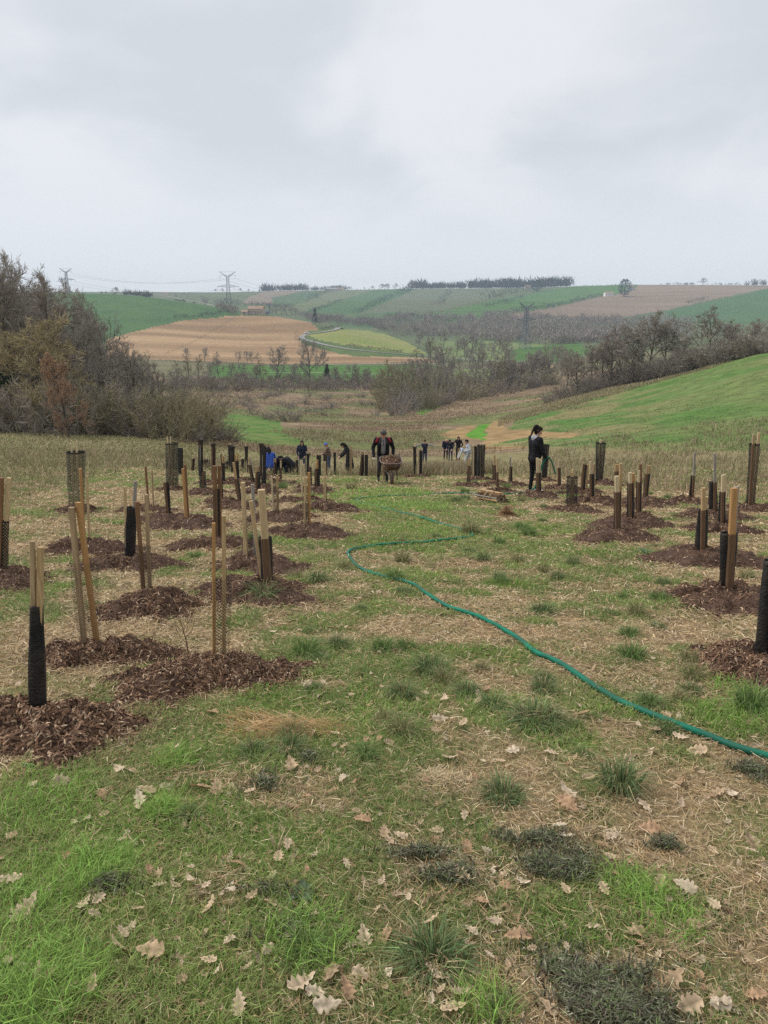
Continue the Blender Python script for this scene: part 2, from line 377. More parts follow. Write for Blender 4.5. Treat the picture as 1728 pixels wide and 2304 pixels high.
# cover of the plantation: 1 = lush green, 0 = bare straw
BLOBS = [(250,2010,.9,.45),(60,1950,.6,.4),(120,2250,.6,.5),(600,2250,.5,.25),(100,1780,.5,.35),(1650,2150,.5,.25),(480,1900,.5,.25),(400,1680,.4,.25),(700,1620,.5,.2),
 (930,1960,.5,.25),(1480,2050,.4,.25),(1640,1850,.4,.25),(1690,1600,.4,.4),
 (1050,1300,1.3,-.3),(980,1420,.8,-.25),(1150,1370,1.0,-.25),(1050,1750,.4,-.4),(1180,1800,.35,-.4),(1000,1690,.35,-.45),(1250,1500,.6,-.1),(1500,1450,.8,-.1),(1420,1270,1.3,-.3),(1560,1350,1.2,-.35),
 (650,1350,.6,-.35),(380,1230,1.6,-.5),(500,1160,2.2,-.5),(620,1110,3.2,-.55),(430,1120,2.5,-.35),(200,1240,1.2,-.3),(330,1380,.6,-.35),(120,1450,.6,-.3),(1350,1130,3,-.45),(1250,1080,3,-.5),(1550,1170,2.5,-.35),(980,1085,3,-.2),
 (900,1180,1.6,.45),(880,1125,2.6,.5),(1000,1195,1.3,.4),(850,1090,3,.5),(1080,1150,1.5,.35),(940,1250,.8,.1),(780,1300,.5,.15),(120,1340,1,.15),(900,1560,.5,.15),(600,2000,.22,-.5),(1000,1960,.22,-.45),(1610,2010,.3,-.5),(700,1800,.25,-.45),(320,1790,.22,-.45),(460,1760,.2,-.4),(560,2130,.15,-.4),(880,2080,.16,-.4),(1500,2160,.2,-.4),(30,2060,.15,-.5),(780,2240,.18,-.5),(1300,1650,.5,.3),(1090,1640,.5,.25),(1350,1350,.8,.25),(1150,1480,.6,.2),(1500,1560,.5,.25),(1250,1280,1.2,.15),(1100,1250,2.0,.2),(1350,1420,.8,.2),(1000,1500,.8,.15),(690,1475,0.22,.5),(905,1655,0.20,.5),(905,1570,0.20,.5),(1050,1565,0.20,.5),(965,1515,0.25,.5),(860,1465,0.25,.5),(590,1350,0.25,.5),(890,1305,0.30,.5),(905,1265,0.30,.5),(715,1310,0.30,.5),(775,1280,0.25,.5),(440,1255,0.30,.5),(1420,1480,0.35,.5),(1430,1385,0.35,.5),(1480,1350,0.30,.5),(1220,1380,0.35,.5),(1165,1265,0.30,.5),(1290,1270,0.40,.5),(1060,1200,0.50,.5),(1190,1205,0.40,.5),(1560,1530,0.30,.5),(1460,1590,0.25,.5),(1395,1775,0.18,.5),(1205,1630,0.30,.5),(1130,1800,0.18,.5),(1200,1620,.4,.2),(300,1100,3,-.1),(100,1100,4,-.1)]
_B = []
for px, py, r, d in BLOBS:
    p = hit(px, py); _B.append((p[0], p[1], r, d))
def green_amount(X, Y):
    g = 0.57 + 1.5 * (fbm(X * 0.9 + .3 * Y, Y * 0.9, 31) - 0.5) + 1.7 * (fbm(X * 3.3, Y * 3.3 + .6 * X, 41, 3) - 0.5)
    for bx, by, r, d in _B:
        g = g + .72 * d * np.exp(-((X - bx) ** 2 + (Y - by) ** 2) / (r * r))
    far = np.clip((Y - 24) / 12, 0, 1)
    return np.clip(g * (1 - far) + far * (0.42 + 0.9 * (fbm(X * .25, Y * .25, 51) - .5)), 0, 1)

# ------------------------------------------------------------------ the terrain sheet, split where the cover changes
def build_terrain():
    y1 = np.exp(np.linspace(math.log(2.1), math.log(32.1), 430)) - 1.1
    yb = np.array([-14, -10, -7, -5, -3.5, -2.4, -1.5, -.8, -.2, .3, .7])
    y2 = np.exp(np.linspace(math.log(31.0), math.log(3450), 400))[1:]
    ys = np.concatenate([yb, y1, y2])
    s = np.concatenate([[-1.6, -1.45, -1.3, -1.2, -1.1, -1.02, -.96], np.linspace(-.92, .92, 470), [.96, 1.02, 1.1, 1.2, 1.3, 1.45, 1.6]])
    X = s[None, :] * (np.maximum(ys, 2)[:, None] + 2) * 0.60
    Y = np.repeat(ys[:, None], len(s), 1)
    Z = ground_z(X, Y)
    px, py, dep = project(X, Y, Z)
    nr, nc = X.shape
    idx = np.arange(nr * nc).reshape(nr, nc)
    Q = np.stack([idx[:-1, :-1], idx[:-1, 1:], idx[1:, 1:], idx[1:, :-1]], -1).reshape(-1, 4)
    V = np.stack([X, Y, Z], -1).reshape(-1, 3)
    ctr = V[Q].mean(1); cpx, cpy, _ = project(ctr[:, 0], ctr[:, 1], ctr[:, 2])
    jit = 2.2 * (vn(ctr[:, 0] * 0.08, ctr[:, 1] * 0.08, 77) - .5)
    zone = np.full(len(Q), -1)
    for b, z in enumerate(BASE):
        zone[(ctr[:, 1] >= z[4])] = 1000 + b
    done = np.zeros(len(Q), bool)
    for k, z in enumerate(ZONES):
        m = (~done) & (ctr[:, 1] >= z[4][0]) & (ctr[:, 1] <= z[4][1])
        ii = np.nonzero(m)[0]
        ok = inpoly(cpx[ii], cpy[ii] + jit[ii], z[5])
        zone[ii[ok]] = k; done[ii[ok]] = True
    # colours
    gx, gy = V[:, 0], V[:, 1]
    g = green_amount(gx, gy)[:, None]
    soil = np.array([.15, .105, .065]); straw = np.array([.33, .24, .135]); grn = np.array([.11, .15, .045])
    n = fbm(gx * 6, gy * 6, 61)[:, None]
    nearc = (straw * (1 - g) + grn * g) * (0.6 + .6 * n) + soil * 0.25 * (1 - n)
    olive = np.array([.14, .145, .055]); brown = np.array([.235, .18, .10])
    n2 = fbm(gx * .35, gy * .35, 67)[:, None]; n3 = fbm(gx * 1.7, gy * 1.7, 69)[:, None]
    farc = (olive * n2 + brown * (1 - n2)) * (.7 + .6 * n3)
    w = np.clip((gy - 22) / 14, 0, 1)[:, None]
    groundc = nearc * (1 - w) + farc * w
    out = []
    for k in sorted(set(zone)):
        f = Q[zone == k]
        u, inv = np.unique(f, return_inverse=True); inv = inv.reshape(f.shape)
        if k == -1: name, c = 'ground', groundc[u]; mat = M_SOIL
        else:
            z = BASE[k - 1000] if k >= 1000 else ZONES[k]
            name = z[0]; sz = z[3]
            st = 6.0 if name in ('ploughed_field', 'loop_meadow', 'ploughed_hill') else 1.0      # worked land lies in long bands
            a = fbm((gx[u] + .25 * gy[u]) / sz / st, (gy[u] - .12 * gx[u]) / sz * (1.6 if st > 1 else 1), 71 + (k % 50), 4)[:, None]
            a = np.clip((a - .3) / .4, 0, 1)
            c = np.array(z[1]) * (1 - a) + np.array(z[2]) * a; mat = M_FIELD
            if name == 'scrub_meadow':
                pv = fbm(gx[u] / 22, gy[u] / 22, 91)[:, None]; t = np.clip((pv - .5) / .12, 0, 1) * .75
                c = c * (1 - t) + np.array([.10, .135, .04]) * t
            if name == 'green_hillside':
                # the slope is bleached and patchy low down on the left
                pv = fbm(gx[u] / 7, gy[u] / 7, 93)[:, None]
                ux, uy, _ = project(V[u, 0], V[u, 1], V[u, 2])
                t = np.clip((pv - .44) / .15, 0, 1) * np.clip((1650 - ux) / 350, 0.25, .95)[:, None]
                c = c * (1 - t) + np.array([.19, .165, .075]) * t
        o = obj_np(name, V[u], inv, mat, kind='structure', col=c, smooth=True)
        out.append(o)
    return out
TERRAIN = build_terrain()
# ------------------------------------------------------------------ bare trees and shrubs
def rot_about(d, ax, a):
    ax = ax / (np.linalg.norm(ax) + 1e-9)
    return d * math.cos(a) + np.cross(ax, d) * math.sin(a) + ax * np.dot(ax, d) * (1 - math.cos(a))

def twigs(P, D, Ln, w, r, c=None):
    """many fine tapering twigs at once: each a slim two-triangle blade with a bend"""
    P = np.asarray(P); D = np.asarray(D); n = len(P)
    q = r.normal(size=(n, 3)); s = np.cross(D, q); s /= np.linalg.norm(s, axis=1, keepdims=True) + 1e-9
    Ln = Ln[:, None]; mid = P + D * Ln * .55 + s * Ln * r.uniform(-.10, .10, (n, 1)); tip = P + D * Ln + np.array([0, 0, .12]) * Ln
    w = np.broadcast_to(np.asarray(w), (n,))[:, None]
    V = np.stack([P - s * w, P + s * w, mid, tip], 1).reshape(-1, 3)
    b = np.arange(n)[:, None] * 4
    F = np.concatenate([b + [0, 1, 2], b + [0, 2, 3]])
    return V, F

def grow_tree(seed, H, spread=.55, fork=.28, nl=9, tw=.022, dens=1.0, droop=0.0, up=.10, trunk_r=None, lean=0.0):
    """returns trunk mesh arrays, crown mesh arrays, twig tips"""
    r = np.random.default_rng(seed); trunk = MB(); crown = MB(); tips = []
    tr = trunk_r or H * .018
    TP, TD, TL, TW = [], [], [], []
    def branch(p, d, ln, rad, lev):
        n = 4 if lev < 2 else 3
        P = [p]; q = p; dd = d
        for i in range(n):
            dd = dd + r.normal(size=3) * (.10 + .07 * lev) + np.array([0, 0, up - droop * lev]); dd /= np.linalg.norm(dd)
            q = q + dd * ln / n; P.append(q)
        P = np.array(P); rr = np.linspace(rad, rad * (.35 if lev else .3), n + 1)
        (trunk if lev <= 1 else crown).add(*tube(P, rr, 6 if lev == 0 else (4 if lev == 1 else 3), cap=False))
        return P, dd
    p0 = np.zeros(3) - np.array([0, 0, .15]); d0 = np.array([lean, r.normal() * .03, 1.0]); d0 /= np.linalg.norm(d0)
    PT, _ = branch(p0, d0, H * .78, tr, 0)
    def along(P, t):
        i = min(int(t * (len(P) - 1)), len(P) - 2); f = t * (len(P) - 1) - i
        return P[i] * (1 - f) + P[i + 1] * f, (P[i + 1] - P[i]) / (np.linalg.norm(P[i + 1] - P[i]) + 1e-9)
    az = r.uniform(0, 6.28)
    for k in range(nl):
        t = fork + (1 - fork) * (k + r.uniform(0, .8)) / nl; t = min(t, .98)
        p, d = along(PT, t); az += 2.4 + r.normal() * .3
        ang = R(58) * (1 - .55 * t) + r.normal() * .1
        side = np.array([math.cos(az), math.sin(az), 0]); dd = rot_about(d, np.cross(d, side), ang)
        ln = H * spread * (1.02 - .62 * t) * r.uniform(.75, 1.1)
        P1, _ = branch(p, dd, ln, tr * (1 - .7 * t) * .62, 1)
        for j in range(6):
            t2 = .25 + .75 * (j + r.uniform(0, 1)) / 6; t2 = min(t2, .99)
            p2, d2 = along(P1, t2); a2 = r.uniform(0, 6.28); _, u, v = frame(d2)
            dd2 = rot_about(d2, u * math.cos(a2) + v * math.sin(a2), R(r.uniform(25, 60)))
            l2 = ln * .55 * (1.15 - .5 * t2) * r.uniform(.7, 1.2)
            P2, _ = branch(p2, dd2, l2, tr * .16 * (1.1 - .5 * t2), 2)
            for m in range(int(5 * dens)):
                t3 = .15 + .85 * r.uniform(); p3, d3 = along(P2, t3); a3 = r.uniform(0, 6.28); _, u, v = frame(d3)
                dd3 = rot_about(d3, u * math.cos(a3) + v * math.sin(a3), R(r.uniform(20, 65)))
                l3 = l2 * .5 * r.uniform(.6, 1.2); P3, _ = branch(p3, dd3, l3, tr * .055, 3)
                for q in range(int(11 * dens)):
                    t4 = r.uniform(.05, 1); p4, d4 = along(P3, t4); a4 = r.uniform(0, 6.28); _, u, v = frame(d4)
                    TP.append(p4); TD.append(rot_about(d4, u * math.cos(a4) + v * math.sin(a4), R(r.uniform(10, 60)))); TL.append(l3 * r.uniform(.4, 1.0)); TW.append(tw * r.uniform(.5, 1))
    TP = np.array(TP); TD = np.array(TD); TL = np.array(TL)
    crown.add(*twigs(TP, TD, TL, np.array(TW), r))
    tips = TP + TD * TL[:, None]
    tot = max(trunk.arrays()[0][:, 2].max(), crown.arrays()[0][:, 2].max()); k = H / tot
    for mb in (trunk, crown): mb.V = [v * k for v in mb.V]
    return trunk, crown, tips * k

def grow_shrub(seed, H, Wd, n=26, tw=.02, dens=1.0, upright=.6):
    r = np.random.default_rng(seed); mb = MB(); TP, TD, TL = [], [], []
    for i in range(n):
        a = r.uniform(0, 6.28); ro = Wd * .3 * math.sqrt(r.uniform())
        p = np.array([ro * math.cos(a), ro * math.sin(a), -.1]); d = np.array([math.cos(a) * (1 - upright) , math.sin(a) * (1 - upright), upright + .25]) + r.normal(size=3) * .15
        d /= np.linalg.norm(d); ln = H * r.uniform(.65, 1.05); P = [p]
        for k in range(4):
            d = d + r.normal(size=3) * .12 + np.array([math.cos(a) * .08, math.sin(a) * .08, -.02]); d /= np.linalg.norm(d); P.append(P[-1] + d * ln / 4)
        P = np.array(P); mb.add(*tube(P, np.linspace(H * .008, H * .002, 5), 3, cap=False))
        for k in range(int(46 * dens)):
            t = r.uniform(.06, 1); i0 = min(int(t * 4), 3); q = P[i0] + (P[i0 + 1] - P[i0]) * (t * 4 - i0)
            dd = d * .6 + r.normal(size=3) * .65 + np.array([0, 0, .25]); dd /= np.linalg.norm(dd)
            TP.append(q); TD.append(dd); TL.append(H * .17 * r.uniform(.4, 1.15) * (1.1 - .4 * t))
    TP = np.array(TP); TD = np.array(TD); TL = np.array(TL)
    mb.add(*twigs(TP, TD, TL, tw * r.uniform(.5, 1.0, len(TP)), r))
    return mb, TP + TD * TL[:, None]

def leaf_bits(P, size, r, c1, c2):
    """small leaf blades (folded along the midrib) at many points"""
    n = len(P); d = r.normal(size=(n, 3)); d /= np.linalg.norm(d, axis=1, keepdims=True); q = r.normal(size=(n, 3)); s = np.cross(d, q); s /= np.linalg.norm(s, axis=1, keepdims=True)
    L_ = size * r.uniform(.6, 1.3, (n, 1)); nn = np.cross(d, s)
    V = np.stack([P, P + d * L_ * .5 + s * L_ * .32 + nn * L_ * .12, P + d * L_, P + d * L_ * .5 - s * L_ * .32 + nn * L_ * .12], 1).reshape(-1, 3)
    b = np.arange(n)[:, None] * 4; F = np.concatenate([b + [0, 1, 2], b + [0, 2, 3]])
    t = r.random((n, 1)); c = np.repeat(np.array(c1) * (1 - t) + np.array(c2) * t, 4, 0)
    return V, F, c

BARK = noise_mat('bark', (.06, .05, .042), (.125, .105, .085), 6, bump=.4, stretch=(1, 1, .25))
BARK_L = noise_mat('bark_lichen', (.11, .095, .055), (.24, .205, .12), 5, stretch=(1, 1, .3))
TW_GREY = noise_mat('twigs_grey', (.21, .185, .155), (.345, .305, .255), .8)
TW_RED = noise_mat('twigs_reddish', (.21, .17, .14), (.33, .275, .225), .8)
TW_OLIVE = noise_mat('twigs_olive', (.215, .19, .115), (.335, .295, .18), .8)
TW_DARK = noise_mat('twigs_dark', (.18, .145, .115), (.28, .23, .185), .8)
TW_YEL = noise_mat('twigs_yellowish', (.27, .225, .12), (.40, .33, .19), .8)
M_LEAFY = attr_mat('small_leaves', .7, .25)

def tree_proto(name, label, seed, H, bark, twm, group, **k):
    t, c, tips = grow_tree(seed, H, **k)
    root = thing(name, label, 'tree', group=group)
    t.build('trunk', bark, root, smooth=True); c.build("crown", twm, root)
    return root, tips
def shrub_proto(name, label, seed, H, Wd, twm, group, **k):
    mb, tips = grow_shrub(seed, H, Wd, **k)
    root = thing(name, label, 'shrub', group=group)
    mb.build("branches", twm, root)
    return root, tips

PROTOS = []      # prototypes are moved to their first place, never left over
class Kind:
    def __init__(s, root, h): s.root = root; s.h = h; s.used = False
    def put(s, loc, h, rz=None, label=None, group=None, wide=1.0):
        k = h / s.h; rz = random.uniform(0, 6.28) if rz is None else rz
        loc = (loc[0], loc[1], loc[2] - .05 * h * 0.2)
        if not s.used:
            s.used = True; o = s.root; o.location = loc; o.rotation_euler = (0, 0, rz); o.scale = (k * wide, k * wide, k)
            if label: o['label'] = label
            if group: o['group'] = group
            return o
        return copy_thing(s.root, loc, rz, (k * wide, k * wide, k), label, group)

def height_px(loc, base_py, top_py):
    a = at_depth(CX, base_py, loc[1]); b = at_depth(CX, top_py, loc[1]); return b[2] - a[2]

# ---- the wood on the left
GW = 'bare trees of the wood on the left'
LW = 'tall bare grey tree standing among the wood at the left edge'
wood_kinds = []
for i, (sd, sprd, fk, bark, tw) in enumerate([(11, .42, .30, BARK, TW_GREY), (12, .50, .25, BARK, TW_GREY), (13, .38, .35, BARK, TW_DARK), (14, .48, .30, BARK_L, TW_GREY)]):
    root, _ = tree_proto('bare_tree', LW, sd, 12, bark, tw, GW, spread=sprd, fork=fk, tw=.0095, dens=1.05)
    wood_kinds.append(Kind(root, 12))
rr = random.Random(3)
def wood(px, bpy_, tpy, Y, kind=None, label=None, group=None, wide=1.0):
    x = at_depth(px, bpy_, Y); loc = np.array([x[0], Y, float(ground_z(x[0], Y))])
    h = at_depth(px, tpy, Y)[2] - loc[2]
    if label is None and group is None and kind is None: label = 'tall bare grey tree ' + ('at the left frame edge of the wood' if px < 10 else 'in the tall left part of the wood' if px < 80 else 'in the middle of the left wood' if px < 165 else 'on the right flank of the left wood'); group = GW
    return (kind or rr.choice(wood_kinds)).put(loc, h, label=label, group=group, wide=wide)
for px, tpy, Y in [(-70,530,78),(-25,536,74),(22,548,80),(48,556,72),(75,566,84),(100,580,76),(125,606,88),(8,575,92),(60,590,90),(112,604,92),
                   (172,612,74),(205,640,84),(228,668,86),(240,700,80),(-90,560,84),(200,700,72),(35,572,76),(88,584,82),(-30,552,86),(132,618,80),(160,640,86),(62,600,70),(185,662,80)]:
    wood(px, 960, tpy, Y, wide=.8)
wood(157, 958, 606, 68, wood_kinds[2], 'dark bare tree with knobbly limbs rising above the front of the left wood', GW, .75)
for px, tpy, Y, lab in [(285,748,88,'slender bare tree where the wood thins towards the valley'),(262,765,84,None),(338,782,100,'bare tree with a rounded crown at the tip of the wood'),(318,790,92,None),(352,806,96,None),(296,752,94,None),(310,768,82,None),(328,778,90,None),(372,808,88,None),(395,824,94,None),(412,838,86,None)]:
    wood(px, 950, tpy, Y, wood_kinds[1] if lab else wood_kinds[0], lab or 'slim bare tree in the low right hand end of the left wood', GW, .8)
yk, _ = tree_proto('lichen_tree', 'yellowish lichen covered tree with drooping twigs in front of the left wood', 21, 9, BARK_L, TW_YEL, GW, spread=.5, fork=.2, tw=.017, dens=1.2, droop=.05)
YK = Kind(yk, 9)
wood(100, 968, 690, 64, YK); wood(68, 966, 720, 66, YK, 'smaller yellowish lichen covered tree beside the taller one in the left wood')
# oak that has kept its brown leaves
ot, oc, otips = grow_tree(31, 6.2, spread=.42, fork=.12, tw=.02, dens=1.1)
orr = np.random.default_rng(5)
oak = thing('oak_tree', 'small oak still full of rusty brown dead leaves at the front of the left wood', 'tree')
ot.build('trunk', BARK, oak, smooth=True); oc.build('crown', TW_RED, oak)
sel = otips[orr.random(len(otips)) < .9]; sel = np.concatenate([sel, sel[orr.random(len(sel)) < .5] + orr.normal(size=(1, 3)) * .05])
V, F, c = leaf_bits(sel, .14, orr, (.27, .155, .09), (.42, .27, .165)); obj_np('leaves', V, F, M_LEAFY, oak, 'stuff', col=c)
OAK = Kind(oak, 6.2); wood(152, 966, 788, 58, OAK, wide=.75)
wood(140, 968, 925, 57, OAK, 'low shoot of rusty leaves at the foot of the brown leaved oak', wide=.9)

# shrubs of the wood edge
GS = 'shrubs along the edge of the left wood'
SL = {0: 'brown leafless shrub in the thicket at the edge of the left wood', 1: 'olive leafless shrub in the thicket at the edge of the left wood', 2: 'dark purplish leafless shrub in the thicket at the edge of the left wood', 3: 'reddish leafless shrub in the thicket at the edge of the left wood'}
shrub_kinds = []
for i, (tw, up) in enumerate([(TW_GREY, .55), (TW_OLIVE, .7), (TW_DARK, .45), (TW_RED, .6)]):
    root, _ = shrub_proto('shrub', SL[i], 41 + i, 3.0, 3.2, tw, GS, n=24, tw=.0075, dens=1.35, upright=up)
    shrub_kinds.append(Kind(root, 3.0))
def shrub(px, bpy_, tpy, Y, k, label=None, group=GS, wide=1.0):
    x = at_depth(px, bpy_, Y); loc = np.array([x[0], Y, float(ground_z(x[0], Y))])
    h = max(at_depth(px, tpy, Y)[2] - loc[2], .4)
    return shrub_kinds[k].put(loc, h, label=label or SL[k].replace('in the thicket at the edge of', ('low at the left end of' if px < 60 else 'left of the rusty oak in' if px < 130 else 'right of the rusty oak in' if px < 250 else 'in the middle of the edge of' if px < 340 else 'at the right end of')), group=group, wide=wide)
for i in range(54):
    px = -70 + 530 * (i + rr.random()) / 54
    top = np.interp(px, [-80, 60, 200, 330, 420, 470], [850, 842, 862, 878, 886, 928]) + rr.uniform(-35, 30)
    Y = rr.uniform(62, 72) if px < 330 else rr.uniform(62, 76)
    k = rr.choice([0, 0, 1, 2, 3]) if px < 330 else rr.choice([1, 1, 0, 2])
    shrub(px, 960, top, Y, k)
for i in range(26):   # second rank, taller, closes the wood below the crowns
    px = -80 + 420 * (i + rr.random()) / 26
    shrub(px, 955, np.interp(px, [-80, 100, 240, 360], [740, 780, 830, 870]) + rr.uniform(-40, 30), rr.uniform(76, 92), rr.choice([0, 2, 3, 0]))
for px, t in [(400, 868), (425, 862), (448, 876), (382, 880)]:
    shrub(px, 960, t, rr.uniform(66, 74), 1, 'rounded olive brown willow shrub at the right hand end of the wood edge', 'olive willow shrubs at the end of the wood')
for px in (466, 482, 500, 515): shrub(px, 955, 925 + (px - 466) * .35, 74, 2, 'low dark bramble bush trailing into the meadow beside the wood', 'low brambles beside the wood')
# blackthorn in blossom
bm_, btips = grow_shrub(61, 3.0, 2.6, n=22, tw=.014, dens=1.0)
def blossom(name, label, loc, h, wide=1.0, dens=.5, seed=1):
    r = np.random.default_rng(seed); root = thing(name, label, 'shrub', loc, r.uniform(0, 6))
    bm_.build('branches', TW_DARK, root)
    top = btips[:, 2] > 1.1; pts = btips[(r.random(len(btips)) < dens) & top]
    V, F, c = leaf_bits(pts, .06, r, (.55, .53, .50), (.75, .73, .71)); obj_np('blossoms', V, F, M_LEAFY, root, 'stuff', col=c)
    k = h / 3.0; root.scale = (k * wide, k * wide, k); return root
def gl(px, py, Y):
    x = at_depth(px, py, Y); return (x[0], Y, float(ground_z(x[0], Y)) - .05)
blossom('blossom_shrub', 'blackthorn in white blossom beside the brown leaved oak', gl(214, 955, 66), 3.8, 1.0, .55, 2)
blossom('blossom_shrub', 'thinner blackthorn with white flowers lower down the wood edge', gl(282, 955, 70), 3.0, 1.2, .3, 3)
p = hit(652, 950, 90); blossom('blossom_shrub', 'lone greyish white flowering bush in the middle of the scrub meadow', tuple(p - [0, 0, .1]), 4.2, 1.3, .8, 4)
p = hit(612, 942, 90); blossom('blossom_shrub', 'small pale flowering bush left of the lone one in the meadow', tuple(p - [0, 0, .1]), 2.2, 1.6, .35, 5)
p = hit(728, 935, 90); blossom('blossom_shrub', 'small flowering sapling right of the lone bush in the meadow', tuple(p - [0, 0, .1]), 2.5, .7, .35, 6)

# ivy clad trunks and dark evergreens
def evergreen(name, label, loc, h, w, seed, c1=(.025, .045, .018), c2=(.05, .075, .028), cone=False, n=1300, cat='tree'):
    r = np.random.default_rng(seed); root = thing(name, label, cat, loc)
    V, F = tube([(0, 0, -.2), (0, 0, h * .5), (.03 * h, 0, h * .93)], [h * .03, h * .02, h * .006], 6); obj_np('trunk', V, F, BARK, root)
    z = r.uniform(.08, 1, n) ** .9; prof = (1 - z) ** .7 * 1.05 + .05 if cone else np.sqrt(np.clip(1 - (2 * z - 1.05) ** 2, 0.04, 1))
    lump = .72 + .5 * np.array([vn(np.array([a * 3.0]), np.array([b * 7.0]), seed)[0] for a, b in zip(r.uniform(0, 6, n), z)])
    a = r.uniform(0, 6.28, n); rad = w / 2 * prof * lump * np.sqrt(r.uniform(.25, 1, n))
    P = np.stack([rad * np.cos(a), rad * np.sin(a), z * h], 1)
    V, F, c = leaf_bits(P, .13 * w ** .5 * h ** .35, r, c1, c2); obj_np('leaves', V, F, M_LEAFY, root, 'stuff', col=c)
    return root
evergreen('ivy_stump', 'ivy covered stump of a tree low in the thicket of the left wood', gl(345, 958, 78), 3.6, 1.3, 101)
evergreen('holly_bush', 'dark evergreen bush at the bottom right corner of the left wood', gl(462, 962, 72), 2.4, 1.8, 102, (.04, .055, .02), (.07, .085, .03), cat='bush')
evergreen('evergreen_bush', 'blackish evergreen bush filling the gap at the left frame edge of the wood', gl(12, 940, 70), 5.2, 4.0, 103, cat='bush')
evergreen('ivy_tree', 'tree trunk thickly clad in dark ivy in the right hand hedge', tuple(hit(1434, 838, 90)), 11.5, 5.0, 104, n=1800)
evergreen('cypress', 'small dark conifer standing in front of the bright green valley field', tuple(hit(736, 866, 250)), 10.5, 4.6, 105, cone=True)
evergreen('conifer', 'big dark conifer beside the white house on the right hand far hill', tuple(hit(1404, 667, 1200)), 38, 30, 106, (.02, .045, .03), (.035, .06, .04), n=900)
evergreen('conifer', 'slim dark cypress on the hedge line right of the farm on the tan hill', tuple(hit(709, 728, 700)), 17, 8, 107, (.02, .04, .025), (.035, .055, .035), True, n=600)
evergreen('conifer', 'narrow pointed conifer beside the farm barn on the tan hill', tuple(hit(607, 702, 800)), 18, 5, 108, (.035, .05, .03), (.05, .065, .04), True, n=400)
evergreen('conifer', 'round dark evergreen among the trees on the middle far ridge', tuple(hit(1208, 656, 1500)), 30, 34, 109, (.03, .05, .04), (.045, .065, .05), n=700)
evergreen('conifer', 'pointed dark conifer on the right hand skyline beside the tile roof', tuple(hit(1644, 639, 1700)), 20, 15, 110, (.03, .045, .035), (.045, .06, .045), True, n=300)

# ---- hedge climbing the right hand field edge
GH = 'shrubs of the hedge above the green hillside'
HL = ['brown bare shrub in the hedge above the green hillside', 'olive bare shrub in the hedge above the green hillside', 'dark bare shrub in the hedge above the green hillside', 'reddish bare shrub in the hedge above the green hillside']
edge_x = [1110, 1228, 1310, 1400, 1480, 1600, 1728, 1800]; edge_y = [950, 915, 893, 869, 846, 808, 772, 752]; edge_d = [165, 182, 195, 197, 190, 172, 155, 150]
def on_ridge(px, back=0):
    Y = float(np.interp(px, edge_x, edge_d)) + back; a = ray(px, np.interp(px, edge_x, edge_y)); X = Y * a[0] / a[1]
    return np.array([X, Y, float(ground_z(X, Y))])
for i in range(94):
    px = 1225 + 560 * (i + rr.random()) / 94; loc = on_ridge(px, rr.uniform(0, 9))
    base = np.interp(px, edge_x, edge_y); tall = np.interp(px, [1225, 1300, 1420, 1560, 1650, 1728, 1800], [22, 38, 58, 64, 62, 60, 56]) * rr.uniform(.7, 1.15)
    h = metres(loc[1], tall, base)
    k = rr.choice([0, 0, 3, 2]); part = 'lower end of the' if px < 1400 else ('middle of the' if px < 1580 else 'top end of the')
    shrub_kinds[k].put(loc, h, label=HL[k].replace('the hedge', part + ' hedge'), group=GH, wide=1.2)
G2 = 'bare trees standing in the right hand hedge'
hedge_kinds = []
for i, (sd, bark, tw) in enumerate([(71, BARK_L, TW_GREY), (72, BARK, TW_RED), (73, BARK_L, TW_GREY)]):
    root, _ = tree_proto('bare_tree', 'bare tree standing in the right hand hedge', sd, 12, bark, tw, G2, spread=.56, fork=.3, tw=.020, dens=1.2, trunk_r=.26)
    hedge_kinds.append(Kind(root, 12))
for px, base, top, k, back, lab in [(1297, 890, 805, 1, 0, 'spreading bare tree with low limbs at the lower end of the right hand hedge'),(1272, 880, 790, 0, 12, None),
     (1372, 858, 752, 1, 2, 'straight reddish bare tree in the hedge above the green hillside'),(1350, 868, 772, 1, 10, None),(1330, 868, 770, 0, 12, None),
     (1418, 840, 708, 0, 4, None),(1452, 830, 688, 2, 3, 'tallest bare tree of the right hand hedge with a broad crown'),(1490, 825, 700, 0, 3, 'twisted bare tree beside the tallest one in the right hand hedge'),
     (1400, 845, 726, 2, 8, None),(1520, 815, 738, 1, 8, None),(1590, 800, 680, 2, 3, 'airy leaning bare tree near the top of the right hand hedge'),(1640, 790, 712, 1, 8, None),(1700, 775, 702, 1, 8, None),(1732, 765, 700, 0, 6, None)]:
    loc = on_ridge(px, back); h = metres(loc[1], base - top, base) * 1.18
    hedge_kinds[k].put(loc, h, label=lab or 'bare tree in the ' + ('lower end' if px < 1380 else 'middle' if px < 1560 else 'top end') + ' of the right hand hedge', group=G2, wide=1.0)
for px, dz in [(1565, 0), (1545, 4), (1695, 0)]:
    loc = on_ridge(px, 0); blossom('blossom_shrub', {1565: 'blackthorn flecked with white flowers halfway up the right hand hedge', 1545: 'second smaller flowering blackthorn next to the first in the right hedge', 1695: 'flowering sapling standing free at the top of the green hillside'}[px], tuple(loc), 6 if px != 1695 else 4, .8, .25, px)

